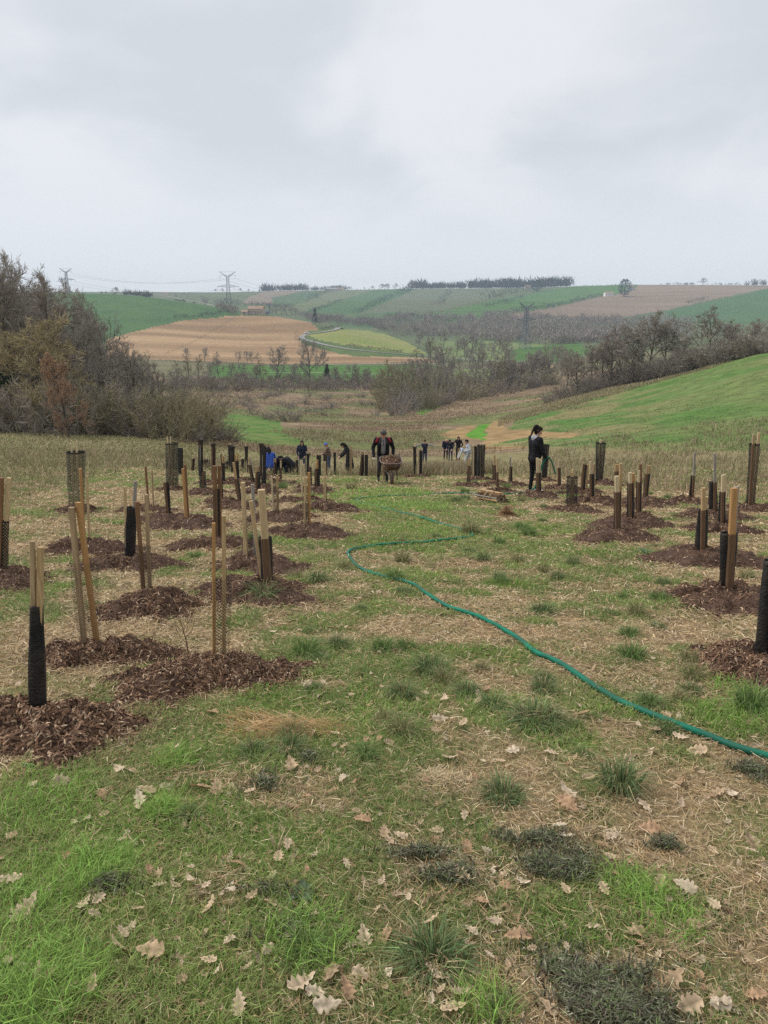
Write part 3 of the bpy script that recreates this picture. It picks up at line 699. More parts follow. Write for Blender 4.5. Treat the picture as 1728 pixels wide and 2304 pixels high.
# ---- lower hedge and thickets of the valley
GV = 'shrubs of the valley hedges and thickets'
valley_kinds = []
for i, (tw, up, nm) in enumerate([(TW_RED, .6, 'purple brown'), (TW_GREY, .7, 'grey brown'), (TW_OLIVE, .75, 'olive')]):
    root, _ = shrub_proto('shrub', nm + ' bare shrub in the hedges of the valley', 81 + i, 5, 5, tw, GV, n=22, tw=.04, dens=1.1, upright=up)
    valley_kinds.append(Kind(root, 5))
def vshrub(px, py, hpx, k=None, ymin=90, wide=1.2):
    loc = hit(px, py, ymin); h = metres(loc[1], hpx, py)
    k = rr.choice([0, 0, 1, 2]) if k is None else k
    lab = ['purple brown', 'grey brown', 'olive'][k] + ' bare shrub ' + ('in the belt below the bright green field' if py < 884 and px < 880 else 'dotted over the scrub meadow' if px < 850 else 'in the thicket in the middle of the valley' if px < 980 else 'in the hedge right of the scrub meadow')
    return valley_kinds[k].put(loc, h, label=lab, wide=wide)
for i in range(60):     # band along the right of the scrub meadow
    t = (i + rr.random()) / 60; px = 880 + 365 * t
    vshrub(px, np.interp(px, [880, 960, 1050, 1150, 1245], [938, 920, 902, 886, 868]) - rr.uniform(0, 14), rr.uniform(26, 52), wide=1.1)
for i in range(26):     # clump in the middle
    px = rr.uniform(852, 975); vshrub(px, rr.uniform(880, 928), rr.uniform(45, 95), rr.choice([1, 2, 2]), wide=.55)
for i in range(16):
    px = rr.uniform(960, 1130); vshrub(px, rr.uniform(870, 895), rr.uniform(30, 60), rr.choice([1, 2]), wide=.7)
for i in range(24):     # dark belt below the bright green field
    px = 370 + 520 * (i + rr.random()) / 24; vshrub(px, rr.uniform(862, 880), rr.uniform(22, 36), rr.choice([0, 0, 1]), 200)
for i in range(40):
    px = rr.uniform(470, 850); vshrub(px, rr.uniform(888, 945), rr.uniform(8, 20), rr.choice([0, 1]), 100, 1.5)
GT = 'bare trees of the valley'
vt = []
for i, (sd, tw, sprd) in enumerate([(91, TW_GREY, .60), (92, TW_RED, .52), (93, TW_OLIVE, .42)]):
    root, _ = tree_proto('bare_tree', 'bare tree standing in the valley between the fields', sd, 14, BARK, tw, GT, spread=sprd, fork=.2, tw=.042, dens=1.15, trunk_r=.30)
    vt.append(Kind(root, 14))
def vtree(px, py, hpx, k=None, ymin=90, wide=1.0, lab=None):
    loc = hit(px, py, ymin); vt[rr.randrange(3) if k is None else k].put(loc, metres(loc[1], hpx * (.9 if py < 826 and px < 760 else 1.12), py), label=lab or (('tall ' if hpx > 60 else ('small ' if hpx < 30 else '')) + 'bare tree ' + ('in the row along the foot of the tan field' if py <= 826 and px < 760 else 'in the dark belt below the bright green field' if px < 860 else 'in the olive thicket in the middle of the valley' if px < 985 and py > 870 else 'on the valley meadow near the road junction' if py < 836 else 'in the hedge between the scrub meadow and valley fields')), group=GT, wide=wide)
for px, py, h in [(422,812,34),(460,813,36),(489,814,28),(536,816,30),(557,817,32),(568,817,30),(580,817,28),(646,822,26),(727,822,40),(710,822,26),
    (698,868,96),(621,868,84),(574,866,42),(590,866,50),(447,853,48),(494,852,44),(520,856,36),(470,858,40),(545,862,42),(660,868,44),(750,868,40),(790,870,48),(806,870,44),(822,870,40),(425,856,50),(400,860,44),
    (942,784,34),(999,784,38),(1027,802,36),(1045,803,40),(1058,804,50),(1075,804,36),(1105,805,34),(1118,806,44),(1132,834,70),(1150,836,50),(1003,864,82),(972,836,72),(988,858,60),(1020,862,50),(1090,850,60),(1190,845,44),(1230,822,46),(1250,830,52),
    (876,915,96),(900,918,90),(925,905,80),(948,892,84),(958,900,76),(890,880,60),(935,880,70),(1280,846,56),(1215,850,48),(860,905,70)]:
    vtree(px, py, h, ymin=200 if py < 875 else 100, wide=.95 if h < 60 else .8)

for i in range(40):
    px = rr.uniform(380, 870); py = rr.uniform(862, 882); vtree(px, py, rr.uniform(16, 32), ymin=200, wide=1.3)
for i in range(26):
    px = rr.uniform(900, 1290); py = rr.uniform(786, 862); vtree(px, py, rr.uniform(20, 36), ymin=200, wide=1.3)
for i in range(30):
    px = rr.uniform(880, 1240); vtree(px, np.interp(px, [880, 960, 1050, 1150, 1245], [925, 908, 892, 876, 860]), rr.uniform(44, 76), ymin=100, wide=.9)

# ---- masses and lines of far trees
TW_FAR = noise_mat('twigs_far', (.06, .058, .055), (.105, .098, .09), .05)
def tree_mass(P, H, r, per=46, wid=.5, c=None):
    """many far bare trees: fans of upright twigs rising from each foot"""
    n = len(P); base = np.repeat(P, per, 0); h = np.repeat(H, per)
    a = r.uniform(0, 6.28, n * per); rad = np.sqrt(r.random(n * per)) * h * wid; z0 = r.uniform(.05, .7, n * per) * h * (1 - .5 * (rad / (h * wid)) ** 2)
    p = base + np.stack([rad * np.cos(a), rad * np.sin(a), z0], 1)
    d = np.stack([np.cos(a) * .4, np.sin(a) * .4, np.full(n * per, .8)], 1) + r.normal(size=(n * per, 3)) * .3; d /= np.linalg.norm(d, axis=1, keepdims=True)
    return twigs(p, d, h * r.uniform(.2, .42, n * per), h * .036, r)
def woods(name, poly, n, hm, mat, seed, ymin, label=None, cat=None, per=46):
    r = np.random.default_rng(seed); xs = [p[0] for p in poly]; ys = [p[1] for p in poly]; pts = []
    while len(pts) < n:
        q = np.array([r.uniform(min(xs), max(xs)), r.uniform(min(ys), max(ys))])
        if inpoly(np.array([q[0]]), np.array([q[1]]), poly)[0]: pts.append(hit(q[0], q[1], ymin))
    V, F = tree_mass(np.array(pts), hm * r.uniform(.6, 1.25, n), r, per); return obj_np(name, V, F, mat, kind='stuff')
woods('woods', [(866,722),(900,712),(1035,714),(1141,706),(1240,716),(1335,722),(1400,722),(1400,765),(1320,783),(1110,768),(1000,760),(870,748)], 620, 15, TW_RED, 201, 900)
woods('woods', [(665,706),(720,712),(780,722),(870,724),(870,746),(800,738),(770,730),(715,730)], 120, 14, TW_DARK, 202, 850)
woods('woods', [(1380,725),(1480,720),(1560,722),(1560,760),(1400,772)], 120, 14, TW_GREY, 203, 900)
woods('woods', [(395,664),(440,666),(500,684),(540,705),(540,711),(500,703),(480,690),(440,674)], 40, 9, TW_DARK, 209, 700)
woods('scrub', [(370,866),(520,862),(700,864),(890,862),(890,878),(700,884),(520,882),(370,880)], 170, 5.5, TW_DARK, 210, 200, per=40)
def hedgerow(label, pts, hpx, seed, mat=None, ymin=600, sp=.55):
    r = np.random.default_rng(seed); P = []; mat = TW_FAR if (mat is None or ymin > 1000) else mat
    for (x0, y0), (x1, y1) in zip(pts[:-1], pts[1:]):
        m = max(3, int(math.hypot(x1 - x0, y1 - y0) / (hpx * sp)))
        for k in range(m):
            t = (k + r.random()) / m; P.append(hit(x0 + (x1 - x0) * t, y0 + (y1 - y0) * t + r.normal() * .5, ymin))
    P = np.array(P); H = np.array([metres(p[1], hpx * (1.3 if ymin > 1000 else 1.1), 750) for p in P]) * r.uniform(.55, 1.25, len(P))
    V, F = tree_mass(P, H, r, 30, .75); o = obj_np('hedgerow', V, F, mat); tag(o, label, 'hedge'); return o
hedgerow('dark hedge between the green hill and the tan field', [(395,719),(440,715),(509,705)], 13, 301)
hedgerow('hedge at the foot of the big pylon', [(487,680),(555,689)], 14, 302)
hedgerow('bushes on the outer side of the road bend', [(668,752),(672,766),(690,776),(740,790)], 10, 303)
hedgerow('hedge above the upper arm of the road bend', [(722,742),(770,734)], 9, 304)
hedgerow('dark scrub line inside the loop meadow', [(783,779),(852,786),(906,794)], 8, 305)
hedgerow('hedge running diagonally up the pale far field', [(689,681),(715,667),(744,655)], 10, 306, TW_DARK, 1200)
hedgerow('long hedge running diagonally to the far skyline copse', [(801,706),(850,682),(917,652)], 11, 307, TW_DARK, 1200)
hedgerow('hedge below the skyline copse on the middle ridge', [(900,664),(945,644)], 11, 308, TW_DARK, 1200)
hedgerow('clump of trees in mid slope of the middle far hill', [(1093,673),(1130,668),(1162,658)], 18, 309, TW_DARK, 1200)
hedgerow('trees beside the round evergreen on the middle ridge', [(1170,655),(1195,654)], 16, 316, TW_DARK, 1200)
hedgerow('straight hedge between the green far field and the brown hill', [(1150,703),(1247,691),(1352,667)], 10, 310, TW_RED, 1100)
hedgerow('low hedge on the far side of the valley meadow', [(880,757),(960,756),(1066,752)], 9, 311, TW_DARK, 700)
hedgerow('hedge beside the junction of the valley roads', [(1020,834),(1070,830),(1123,824)], 11, 312, TW_RED, 350)
hedgerow('hedge under the third pylon', [(1147,827),(1250,813)], 11, 313, TW_DARK, 400)
hedgerow('hedge continuing left from the road junction', [(880,838),(950,836),(1020,834)], 9, 317, TW_DARK, 350)
hedgerow('low hedge along the foot of the tan field', [(340,812),(460,818),(600,824),(740,823)], 6, 314, TW_DARK, 400)
hedgerow('bush line dividing the tan field in two', [(370,798),(430,772),(480,745),(530,714)], 3.6, 315, TW_OLIVE, 560, .7)
for px, h in [(613, 22), (621, 26), (633, 24), (645, 27), (657, 22), (665, 18)]: vtree(px, 708, h, ymin=800, wide=1.2, lab='bare tree in the clump behind the farm on the tan hill')
hedgerow('dark hedge along the lower edge of the brownish far field on the left', [(560,686),(610,690),(660,692)], 9, 322, TW_DARK, 1200)
hedgerow('thin hedge slanting down the green far field below the farm buildings', [(770,676),(735,690),(700,700)], 7, 323, TW_DARK, 1200)
hedgerow('hedge at the foot of the far hill above the valley wood', [(860,716),(920,712),(980,718)], 12, 324, TW_DARK, 1200)
hedgerow('wooded gully running down the middle far hill', [(1010,658),(1000,672),(985,690)], 10, 325, TW_DARK, 1200)
hedgerow('hedge climbing the green far field below the round evergreen', [(1090,690),(1140,680),(1180,668)], 8, 326, TW_DARK, 1200)
hedgerow('low hedge along the foot of the brown hill', [(1150,722),(1250,718),(1340,722)], 9, 327, TW_DARK, 1100)
hedgerow('scrub on the brown hill on the right', [(1545,684),(1590,672)], 8, 319, TW_GREY, 1400)
hedgerow('trees left of the tile roofed house on the right skyline', [(1500,640),(1550,640),(1612,640)], 7, 320, TW_GREY, 1500)
hedgerow('trees at the right end of the skyline', [(1682,642),(1725,643)], 11, 321, TW_GREY, 1500)
# copses standing right on the far crest
_UC = np.exp(np.linspace(math.log(1500), math.log(3000), 160))
def crest(px, y0=1500, y1=3000):
    a = ray(px, 650); Ys = _UC if y0 >= 1500 else np.exp(np.linspace(math.log(y0), math.log(y1), 120)); X = Ys * a[0] / a[1]; Z = ground_z(X, Ys); i = int(np.argmax((Z - CAMZ) / Ys)); return np.array([X[i], Ys[i], Z[i]])
def copse(x0, x1, hpx, n, seed, depth=60, y0=1500, y1=3000):
    r = np.random.default_rng(seed); P = []; 
    for k in range(n):
        c = crest(r.uniform(x0, x1), y0, y1); c[1] += r.uniform(-.3, 1) * depth; c[2] = float(ground_z(c[0], c[1])); P.append(c)
    P = np.array(P); H = np.array([metres(p[1], hpx, 650) for p in P]) * r.uniform(.6, 1.2, n); V, F = tree_mass(P, H, r, 34, .45); obj_np('woods', V, F, TW_FAR, kind='stuff')
copse(590, 682, 19, 66, 401); copse(688, 790, 13, 60, 402); copse(924, 958, 25, 26, 403); copse(958, 1052, 17, 80, 404); copse(1050, 1282, 25, 230, 405); copse(1282, 1440, 4, 30, 406); copse(1495, 1565, 7, 20, 407); copse(1605, 1662, 8, 12, 408); copse(1682, 1740, 11, 12, 409); copse(545, 590, 4, 12, 410); copse(795, 925, 4, 16, 411)
copse(276, 348, 16, 26, 412, 20, 700, 1400); copse(395, 430, 8, 10, 413, 20, 700, 1400); copse(225, 275, 5, 6, 414, 20, 700, 1400)
GF = 'single bare trees on the far skyline'
for px, py, h in [(258,657,16),(228,656,6),(238,656,7),(471,655,0),(838,649,8),(858,650,12),(865,650,10),(873,650,12),(891,650,13),(915,649,5),(1580,640,15),(935,648,16),(928,648,18),(708,653,6),(820,652,6),(460,661,6),(540,656,8),(500,657,8),(485,658,7),(560,656,6),(1694,641,14),(1715,643,12)]:
    if not h: continue
    loc = crest(px, 700, 1400) if px < 480 else crest(px); vt[rr.randrange(3)].put(loc, metres(loc[1], h * 1.1, py), label='small bare tree standing alone on the far skyline', group=GF, wide=1.5)
# ------------------------------------------------------------------ roads, houses, pylons, car
M_ROAD = noise_mat('asphalt_pale', (.20, .19, .18), (.27, .26, .245), .4)
M_TRACK = noise_mat('track', (.30, .27, .22), (.38, .34, .28), .4)
def ribbon(name, pts, w, mat, ymin, lift=.35, ymax=4000):
    P = np.array([hit(x, y, ymin, ymax) for x, y in pts])
    t = np.linspace(0, len(P) - 1, (len(P) - 1) * 8 + 1); Q = np.stack([np.interp(t, range(len(P)), P[:, k]) for k in range(3)], 1); Q = smooth1(Q, 6, 0)
    Q[:, 2] = ground_z(Q[:, 0], Q[:, 1]) + lift
    T = np.gradient(Q, axis=0)[:, :2]; T /= np.linalg.norm(T, axis=1, keepdims=True); N = np.stack([-T[:, 1], T[:, 0]], 1)
    A = Q.copy(); B = Q.copy(); A[:, :2] += N * w / 2; B[:, :2] -= N * w / 2
    for E in (A, B): E[:, 2] = np.maximum(E[:, 2], ground_z(E[:, 0], E[:, 1]) + lift * .8)
    n = len(Q); V = np.concatenate([A, B]); i = np.arange(n - 1)
    return obj_np(name, V, np.stack([i, i + n, i + n + 1, i + 1], 1), mat, kind='structure', smooth=True)
ribbon('road', [(772,735),(760,743),(725,748),(690,752),(678,758),(682,764),(707,770),(743,779),(798,788),(870,795),(960,801),(1030,808),(1087,812)], 5.5, M_ROAD, 560, ymax=1000)
ribbon('road', [(1087,812),(1125,814),(1165,815),(1230,812)], 6, M_ROAD, 400)
ribbon('track', [(640,823),(736,821),(860,820),(957,819),(1030,822)], 4, M_TRACK, 480)
ribbon('track', [(535,839),(640,840),(740,840),(860,843)], 2.0, M_TRACK, 380)
ribbon('track', [(340,661),(400,671),(470,687),(520,693)], 4, M_TRACK, 800)

WALL_W = plain('wall_render_pale', (.62, .57, .48)); WALL_S = noise_mat('wall_stone', (.36, .29, .21), (.48, .40, .30), .5)
ROOF_T = noise_mat('roof_tiles', (.27, .17, .115), (.36, .24, .17), .6); ROOF_D = plain('roof_dark_sheet', (.10, .105, .12)); GLASSD = plain('window_dark', (.05, .05, .06), .3)
def house(name, label, cat, px, py, ymin, w, d, h, rh, wall, roof, rz=0.0, nwin=3, chim=True, loc=None):
    p = hit(px, py, ymin) if loc is None else loc
    zs = [float(ground_z(p[0] + a, p[1] + b)) for a in (-w / 2, w / 2) for b in (-d / 2, d / 2)]
    base = min(zs) - .3; h = h + (max(zs) - base) * .6
    root = thing(name, label, cat, (p[0], p[1], base), rz)
    V, F = box((0, 0, h / 2), (w, d, h)); g = MB(); g.add(V, F)
    for s in (-1, 1):   # gables
        g.add([(s * w / 2, -d / 2, h), (s * w / 2, d / 2, h), (s * w / 2, 0, h + rh), (s * (w / 2 - .4), -d / 2, h), (s * (w / 2 - .4), d / 2, h), (s * (w / 2 - .4), 0, h + rh)], [(0, 1, 2), (3, 5, 4), (0, 2, 5), (0, 5, 3), (1, 4, 5), (1, 5, 2)])
    g.build('wall', wall, root)
    o = .6; r = MB()
    for s in (-1, 1):
        e = np.array([(-w / 2 - o, s * (d / 2 + o), h - rh * o / (d / 2)), (w / 2 + o, s * (d / 2 + o), h - rh * o / (d / 2)), (w / 2 + o, 0, h + rh), (-w / 2 - o, 0, h + rh)])
        r.add(np.concatenate([e + [0, 0, .05], e + [0, 0, .35]]), [(0, 1, 2, 3), (4, 7, 6, 5), (0, 4, 5, 1), (1, 5, 6, 2), (2, 6, 7, 3), (3, 7, 4, 0)])
    rf = r.build('roof', roof, root)
    if chim: obj_np('chimney', *box((w * .28, d * .1, h + rh * .95), (.9, .9, 1.8)), wall, rf)
    for k in range(nwin):
        x = -w / 2 + w * (k + .5) / nwin
        obj_np('window', *box((x, -d / 2 - .02, h * .52), (1.3, .12, 1.7)), GLASSD, root)
        obj_np('window', *box((x, d / 2 + .02, h * .52), (1.3, .12, 1.7)), GLASSD, root)
    obj_np('door', *box((w * .05, -d / 2 - .03, 1.2), (1.2, .14, 2.4)), GLASSD, root)
    return root
house('farmhouse', 'pale stone farmhouse with a tiled roof on top of the tan hill', 'house', 577, 707, 800, 19, 11, 6.5, 3, WALL_S, ROOF_T, -.15, 5)
house('barn', 'dark roofed open barn right of the stone farmhouse', 'barn', 599, 707, 800, 10, 10, 4.5, 2.5, plain('barn_boards', (.13, .12, .12)), ROOF_D, .4, 1, False)
house('outbuilding', 'low outbuilding with a tiled roof left of the stone farmhouse', 'shed', 552, 707, 800, 8, 6, 3, 1.6, WALL_S, ROOF_T, -.3, 1, False)
house('villa', 'cream house among trees on the crest of the green hill on the left', 'house', 372, 664, 700, 17, 9, 6, 2.2, WALL_W, ROOF_T, .15, 4)
house('shed', 'small grey shed beside the cream house on the left crest', 'shed', 396, 667, 700, 7, 5, 3, 1.4, WALL_S, ROOF_D, .2, 1, False)
house('white_house', 'white house on the bare hill left of the big dark conifer', 'house', 1369, 666, 1200, 20, 11, 6.5, 2.6, plain('wall_white', (.78, .76, .70)), ROOF_T, .1, 4)
house('grey_house', 'tall grey house with rows of windows right of the big dark conifer', 'house', 1418, 653, 1200, 16, 11, 9, 3, plain('wall_grey', (.40, .40, .40)), ROOF_T, .2, 3)
house('farmhouse', 'long farm building with a pale roof on the left part of the far skyline', 'house', 747, 655, 1500, 34, 13, 7, 3, plain('wall_grey_pale', (.42, .41, .38)), plain('roof_grey', (.36, .35, .34)), .05, 5, False)
house('farmhouse', 'second farm building beside the long one on the far skyline', 'house', 768, 654, 1500, 18, 11, 6, 3, WALL_W, ROOF_T, -.2, 2, False)
house('white_house', 'small white house beside the copse on the middle of the far skyline', 'house', 971, 645, 1500, 26, 13, 9, 4, WALL_W, ROOF_T, .1, 3)
house('tiled_house', 'wide house with orange tiles on the right hand skyline', 'house', 1631, 640, 1500, 36, 15, 7, 5, WALL_S, plain('roof_orange', (.40, .25, .17)), 0, 4)
house('barn', 'low long dark barn at the far right of the skyline', 'barn', 1666, 641, 1500, 40, 15, 6, 3, plain('barn_dark', (.11, .11, .10)), ROOF_D, 0, 3, False)
house('cottage', 'cottage with a reddish roof next to the round evergreen on the middle ridge', 'house', 1187, 650, 1500, 18, 10, 6, 4, WALL_W, ROOF_T, .1, 2, False)

# white van on the road bend
def car(label, px, py, ymin, rz):
    p = hit(px, py, ymin, 1000); root = thing('parked_car', label, 'car', (p[0], p[1], p[2] + .4), rz)
    prof = [(-2.2, .45), (-2.2, 1.0), (-1.7, 1.1), (-1.2, 1.75), (1.3, 1.85), (2.15, 1.5), (2.25, .9), (2.25, .45)]
    V = np.array([(x, s * .9 * (.86 if z > 1.2 else 1), z) for s in (-1, 1) for x, z in prof]); n = len(prof)
    F = [(i, (i + 1) % n, n + (i + 1) % n) for i in range(n)] + [(i, n + (i + 1) % n, n + i) for i in range(n)] + [(0, i + 1, i) for i in range(1, n - 1)] + [(n, n + i, n + i + 1) for i in range(1, n - 1)]
    obj_np('body', V, np.array(F), plain('car_paint', (.75, .75, .75), .35, .5), root)
    obj_np('windscreen', *box((-1.42, 0, 1.42), (.12, 1.4, .5)), GLASSD, root)
    for s in (-1, 1): obj_np('side_window', *box((.2, s * .84, 1.45), (2.2, .06, .42)), GLASSD, root)
    for x in (-1.4, 1.4):
        for s in (-.85, .85):
            obj_np('wheel', *tube([(x, s - .1, .33), (x, s + .1, .33)], .33, 12), plain('tyre', (.03, .03, .03)), root)
    return root
car('small white car on the bend of the road below the farm', 690, 751.5, 700, .5)

# ---- lattice pylons
STEEL = plain('pylon_steel', (.13, .14, .16), .6, .4)
def pylon(label, loc, H, rz, t=.26):
    root = thing('pylon', label, 'pylon', loc, rz)
    b = MB(); k = H / 45.0
    def width(z): return np.interp(z, [0, 26, 30, 45], [4.2, 1.5, 1.4, 1.2]) * k
    zs = np.array([0, 5, 10, 14.5, 18.5, 22, 25, 28, 31, 34, 37, 39.5]) * k
    def P(z, i): w = width(z / k); return np.array([w * (1, 1, -1, -1)[i], w * (1, -1, -1, 1)[i], z])
    for z0, z1 in zip(zs[:-1], zs[1:]):
        for i in range(4):
            b.add(*bar(P(z0, i), P(z1, i), t * 1.3)); j = (i + 1) % 4
            b.add(*bar(P(z0, i), P(z1, j), t * .7)); b.add(*bar(P(z0, j), P(z1, i), t * .7)); b.add(*bar(P(z1, i), P(z1, j), t * .7))
    b.build('tower', STEEL, root)
    def arm(z, L_, up, depth):
        m = MB()
        for s in (-1, 1):
            tip = np.array([s * L_ * k, 0, (z + up) * k])
            for y in (-1, 1):
                w = width(z); lo = np.array([s * w, y * w, z * k]); hi = np.array([s * w, y * w, (z + depth) * k])
                m.add(*bar(lo, tip, t)); m.add(*bar(hi, tip, t * .8))
                for q in range(1, 6):
                    f = q / 6; g_ = (q - 1) / 6; m.add(*bar(lo + (tip - lo) * f, hi + (tip - hi) * g_, t * .6)); m.add(*bar(lo + (tip - lo) * f, hi + (tip - hi) * f, t * .6))
        return m
    arm(27.0, 12.5, 1.0, 3.0).build('lower_crossarm', STEEL, root)
    arm(38.0, 9.5, 6.5, 2.2).build('upper_crossarm', STEEL, root)
    m = MB(); m.add(*bar((-9.5 * k, 0, 44.2 * k), (9.5 * k, 0, 44.2 * k), t * .8)); m.add(*bar((-9.5*k, 0, 40.2*k), (9.5*k, 0, 40.2*k), t*.8)); m.build('top_beam', STEEL, root)
    for x, z in [(-12.3, 27.8), (-7, 27.6), (12.3, 27.8), (7, 27.6), (-8.8, 40.2), (8.8, 40.2)]:
        obj_np('insulator', *tube([(x * k, 0, (z - 3.4) * k), (x * k, 0, z * k)], .16, 6), STEEL, root)
    return root
p1 = hit(515, 685, 800); p1 = at_depth(515, 683, 1160.0); p1[2] = float(ground_z(p1[0], p1[1]))
h1 = at_depth(515, 610, 1160)[2] - p1[2]
pylon('tall lattice pylon rising above the ridge left of the farm', tuple(p1), h1, .1)
p2 = at_depth(153, 660, 1250.0); p2[2] = float(ground_z(p2[0], p2[1])); h2 = at_depth(153, 603, 1250)[2] - p2[2]
pylon('pylon head showing just above the left wood', tuple(p2), h2, .1)
p3 = hit(1181, 785, 600); h3 = at_depth(1181, 679, p3[1])[2] - p3[2]
pylon('lattice pylon standing low in the valley before the brown hill', tuple(p3), h3, .5, .34)
CABLE = plain('cable', (.14, .145, .16))
def cable(a, b, sag, label, grp='power lines between the pylons'):
    t = np.linspace(0, 1, 18)[:, None]; P = np.array(a) * (1 - t) + np.array(b) * t; P[:, 2] -= 4 * sag * (t * (1 - t))[:, 0]
    tag(obj_np('power_cable', *tube(P, .09, 4), CABLE), label, 'cable', grp)
ends = [(-12.3, 24.4), (12.3, 24.4), (-8.8, 36.8), (8.8, 36.8)]
for x, z in ends:
    lv = 'upper' if z > 30 else 'lower'
    A = (p2[0] + x * h2 / 45, p2[1], p2[2] + z * h2 / 45); B = (p1[0] + x * h1 / 45, p1[1], p1[2] + z * h1 / 45)
    cable(A, B, 10, lv + ' power cable strung from the pylon behind the wood to the tall pylon')
    C = (p3[0] + x * h3 / 45, p3[1], p3[2] + z * h3 / 45)
    cable(B, C, 16, lv + ' power cable strung from the tall pylon down to the valley pylon')

# ---- post and wire fence in front of the wood
def fence():
    root = thing('wire_fence', 'old wire fence with leaning grey posts in front of the left wood', 'fence', tuple(hit(165, 975)))
    b = np.array(root.location); posts = []
    for px, hgt, ln in [(8, 1.2, .02), (68, 1.1, -.05), (92, 1.3, .02), (120, 1.0, .1), (163, 1.2, .02), (196, 1.0, -.08), (229, 1.1, -.04), (248, 1.0, .12), (272, 1.2, .0), (309, 1.3, -.2), (340, 1.1, .05), (380, 1.1, .0), (398, 1.3, -.3)]:
        g = hit(px, 978 - abs(px - 200) * .01); q = g - b
        obj_np('post', *tube([q - [0, 0, .2], q + [ln * .5, 0, hgt * .5], q + [ln * hgt, 0, hgt]], [.055, .05, .04], 6), plain('old_post', (.17, .15, .13)), root); posts.append(q + [ln * hgt * .8, 0, hgt * .8])
    for dz in (0, -.35): obj_np('wire', *tube(np.array(posts) + [0, 0, dz], .006, 3), CABLE, root)
fence()
# ------------------------------------------------------------------ stakes with tree guards
def wood_mat(name, c1, c2, sc=14):
    return noise_mat(name, c1, c2, sc, .8, 6, bump=.35, stretch=(6, 6, .45), lo=.3, hi=.72)
WOOD = {'tan': wood_mat('wood_tan', (.33, .215, .105), (.50, .355, .19)), 'pale': wood_mat('wood_pale', (.46, .36, .21), (.62, .51, .33)),
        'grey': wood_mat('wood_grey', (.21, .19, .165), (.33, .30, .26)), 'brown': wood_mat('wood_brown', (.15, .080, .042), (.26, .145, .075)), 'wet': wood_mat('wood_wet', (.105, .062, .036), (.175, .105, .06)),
        'orange': wood_mat('wood_orange', (.34, .185, .07), (.46, .27, .115))}
NETBLACK = noise_mat('net_black', (.013, .012, .012), (.033, .029, .026), 40, .55, spec=.35)
NETGREY = noise_mat('net_brown', (.05, .042, .036), (.085, .070, .058), 40, .6, spec=.3)
WOOD['tan_b'] = wood_mat('wood_tan_fresh', (.40, .28, .15), (.57, .43, .25)); WOOD['tan_c'] = wood_mat('wood_tan_dull', (.25, .175, .10), (.42, .305, .18), 9)
SLEEVE = noise_mat('sleeve_black', (.009, .009, .010), (.026, .024, .023), 14, .62, bump=.7, bscale=55, spec=.25, c3=(.050, .036, .026), s3=3.0)

def net_tube(B, T, wb, wt, n, turns, rw, depth=.72, hem=True, seed=0, m=None):
    """knitted net sleeve: two families of crossing strands round an oval tube"""
    r = np.random.default_rng(seed); ax = T - B; Hh = np.linalg.norm(ax); mb = MB(); m = m or max(10, int(turns * 14))
    ph = r.uniform(0, 6)
    def pt(t, a):
        w = (wb + (wt - wb) * t) * .5 * (1 + .06 * np.sin(2 * a + ph + 2 * t) + .04 * np.sin(3 * a - 4 * t + ph))
        return B + ax * t[:, None] + np.stack([w * np.cos(a), depth * w * np.sin(a), np.zeros_like(t)], 1)
    t = np.linspace(0, 1, m + 1)
    for sgn in (1, -1):
        for k in range(n):
            a = 2 * math.pi * k / n + sgn * turns * 2 * math.pi * t
            w = (wb + (wt - wb) * t) * .5; da = rw / np.maximum(w, .02) * .5 * 1.1
            A = pt(t, a - da); C = pt(t, a + da); V = np.empty((2 * (m + 1), 3)); V[0::2] = A; V[1::2] = C
            if sgn < 0: V = V * 1.0 + (V - (B + ax * np.repeat(t, 2)[:, None])) * .008
            i = np.arange(m) * 2; mb.add(V, np.stack([i, i + 1, i + 3, i + 2], 1))
    if hem:
        a = np.linspace(0, 2 * math.pi, 17)[:-1]
        for t0, t1 in ((.975, 1.0), (0, .02)):
            lo = pt(np.full(16, t0), a) ; hi = pt(np.full(16, t1), a); j = np.arange(16); k = (j + 1) % 16
            mb.add(np.concatenate([lo * 1.0, hi]), np.stack([j, k, k + 16, j + 16], 1))
    return mb
def solid_sleeve(B, T, wb, wt, seed, depth=.75, flare=0.0):
    r = np.random.default_rng(seed); ph = r.uniform(0, 6, 6); mb = MB(); n, m = 22, 12; ax = T - B
    def ring(t, k):
        a = np.arange(n) * 2 * math.pi / n; w = (wb + (wt - wb) * t ** 1.0) * .5 * k
        f = 1 + .09 * np.sin(2 * a + ph[0] + 2.2 * t) + .06 * np.sin(3 * a + ph[1] - 3 * t) + .04 * np.sin(5 * a + ph[2] + 6 * t) + .03 * np.sin(9 * t + ph[3])
        if flare and t > .93: f = f + flare * (t - .93) / .07
        P = B + ax * t + np.stack([w * f * np.cos(a), depth * w * f * np.sin(a), .004 * np.sin(4 * a + ph[4]) * (t > .99)], 1); return P
    ts = np.concatenate([np.linspace(0, .93, m), [.97, 1.0]]); Rg = [ring(t, 1) for t in ts] + [ring(t, .93) for t in ts[::-1]]
    V = np.concatenate(Rg); F = []
    for i in range(len(Rg) - 1):
        for j in range(n):
            k = (j + 1) % n; F.append((i * n + j, i * n + k, (i + 1) * n + k, (i + 1) * n + j))
    mb.add(V, F); return mb

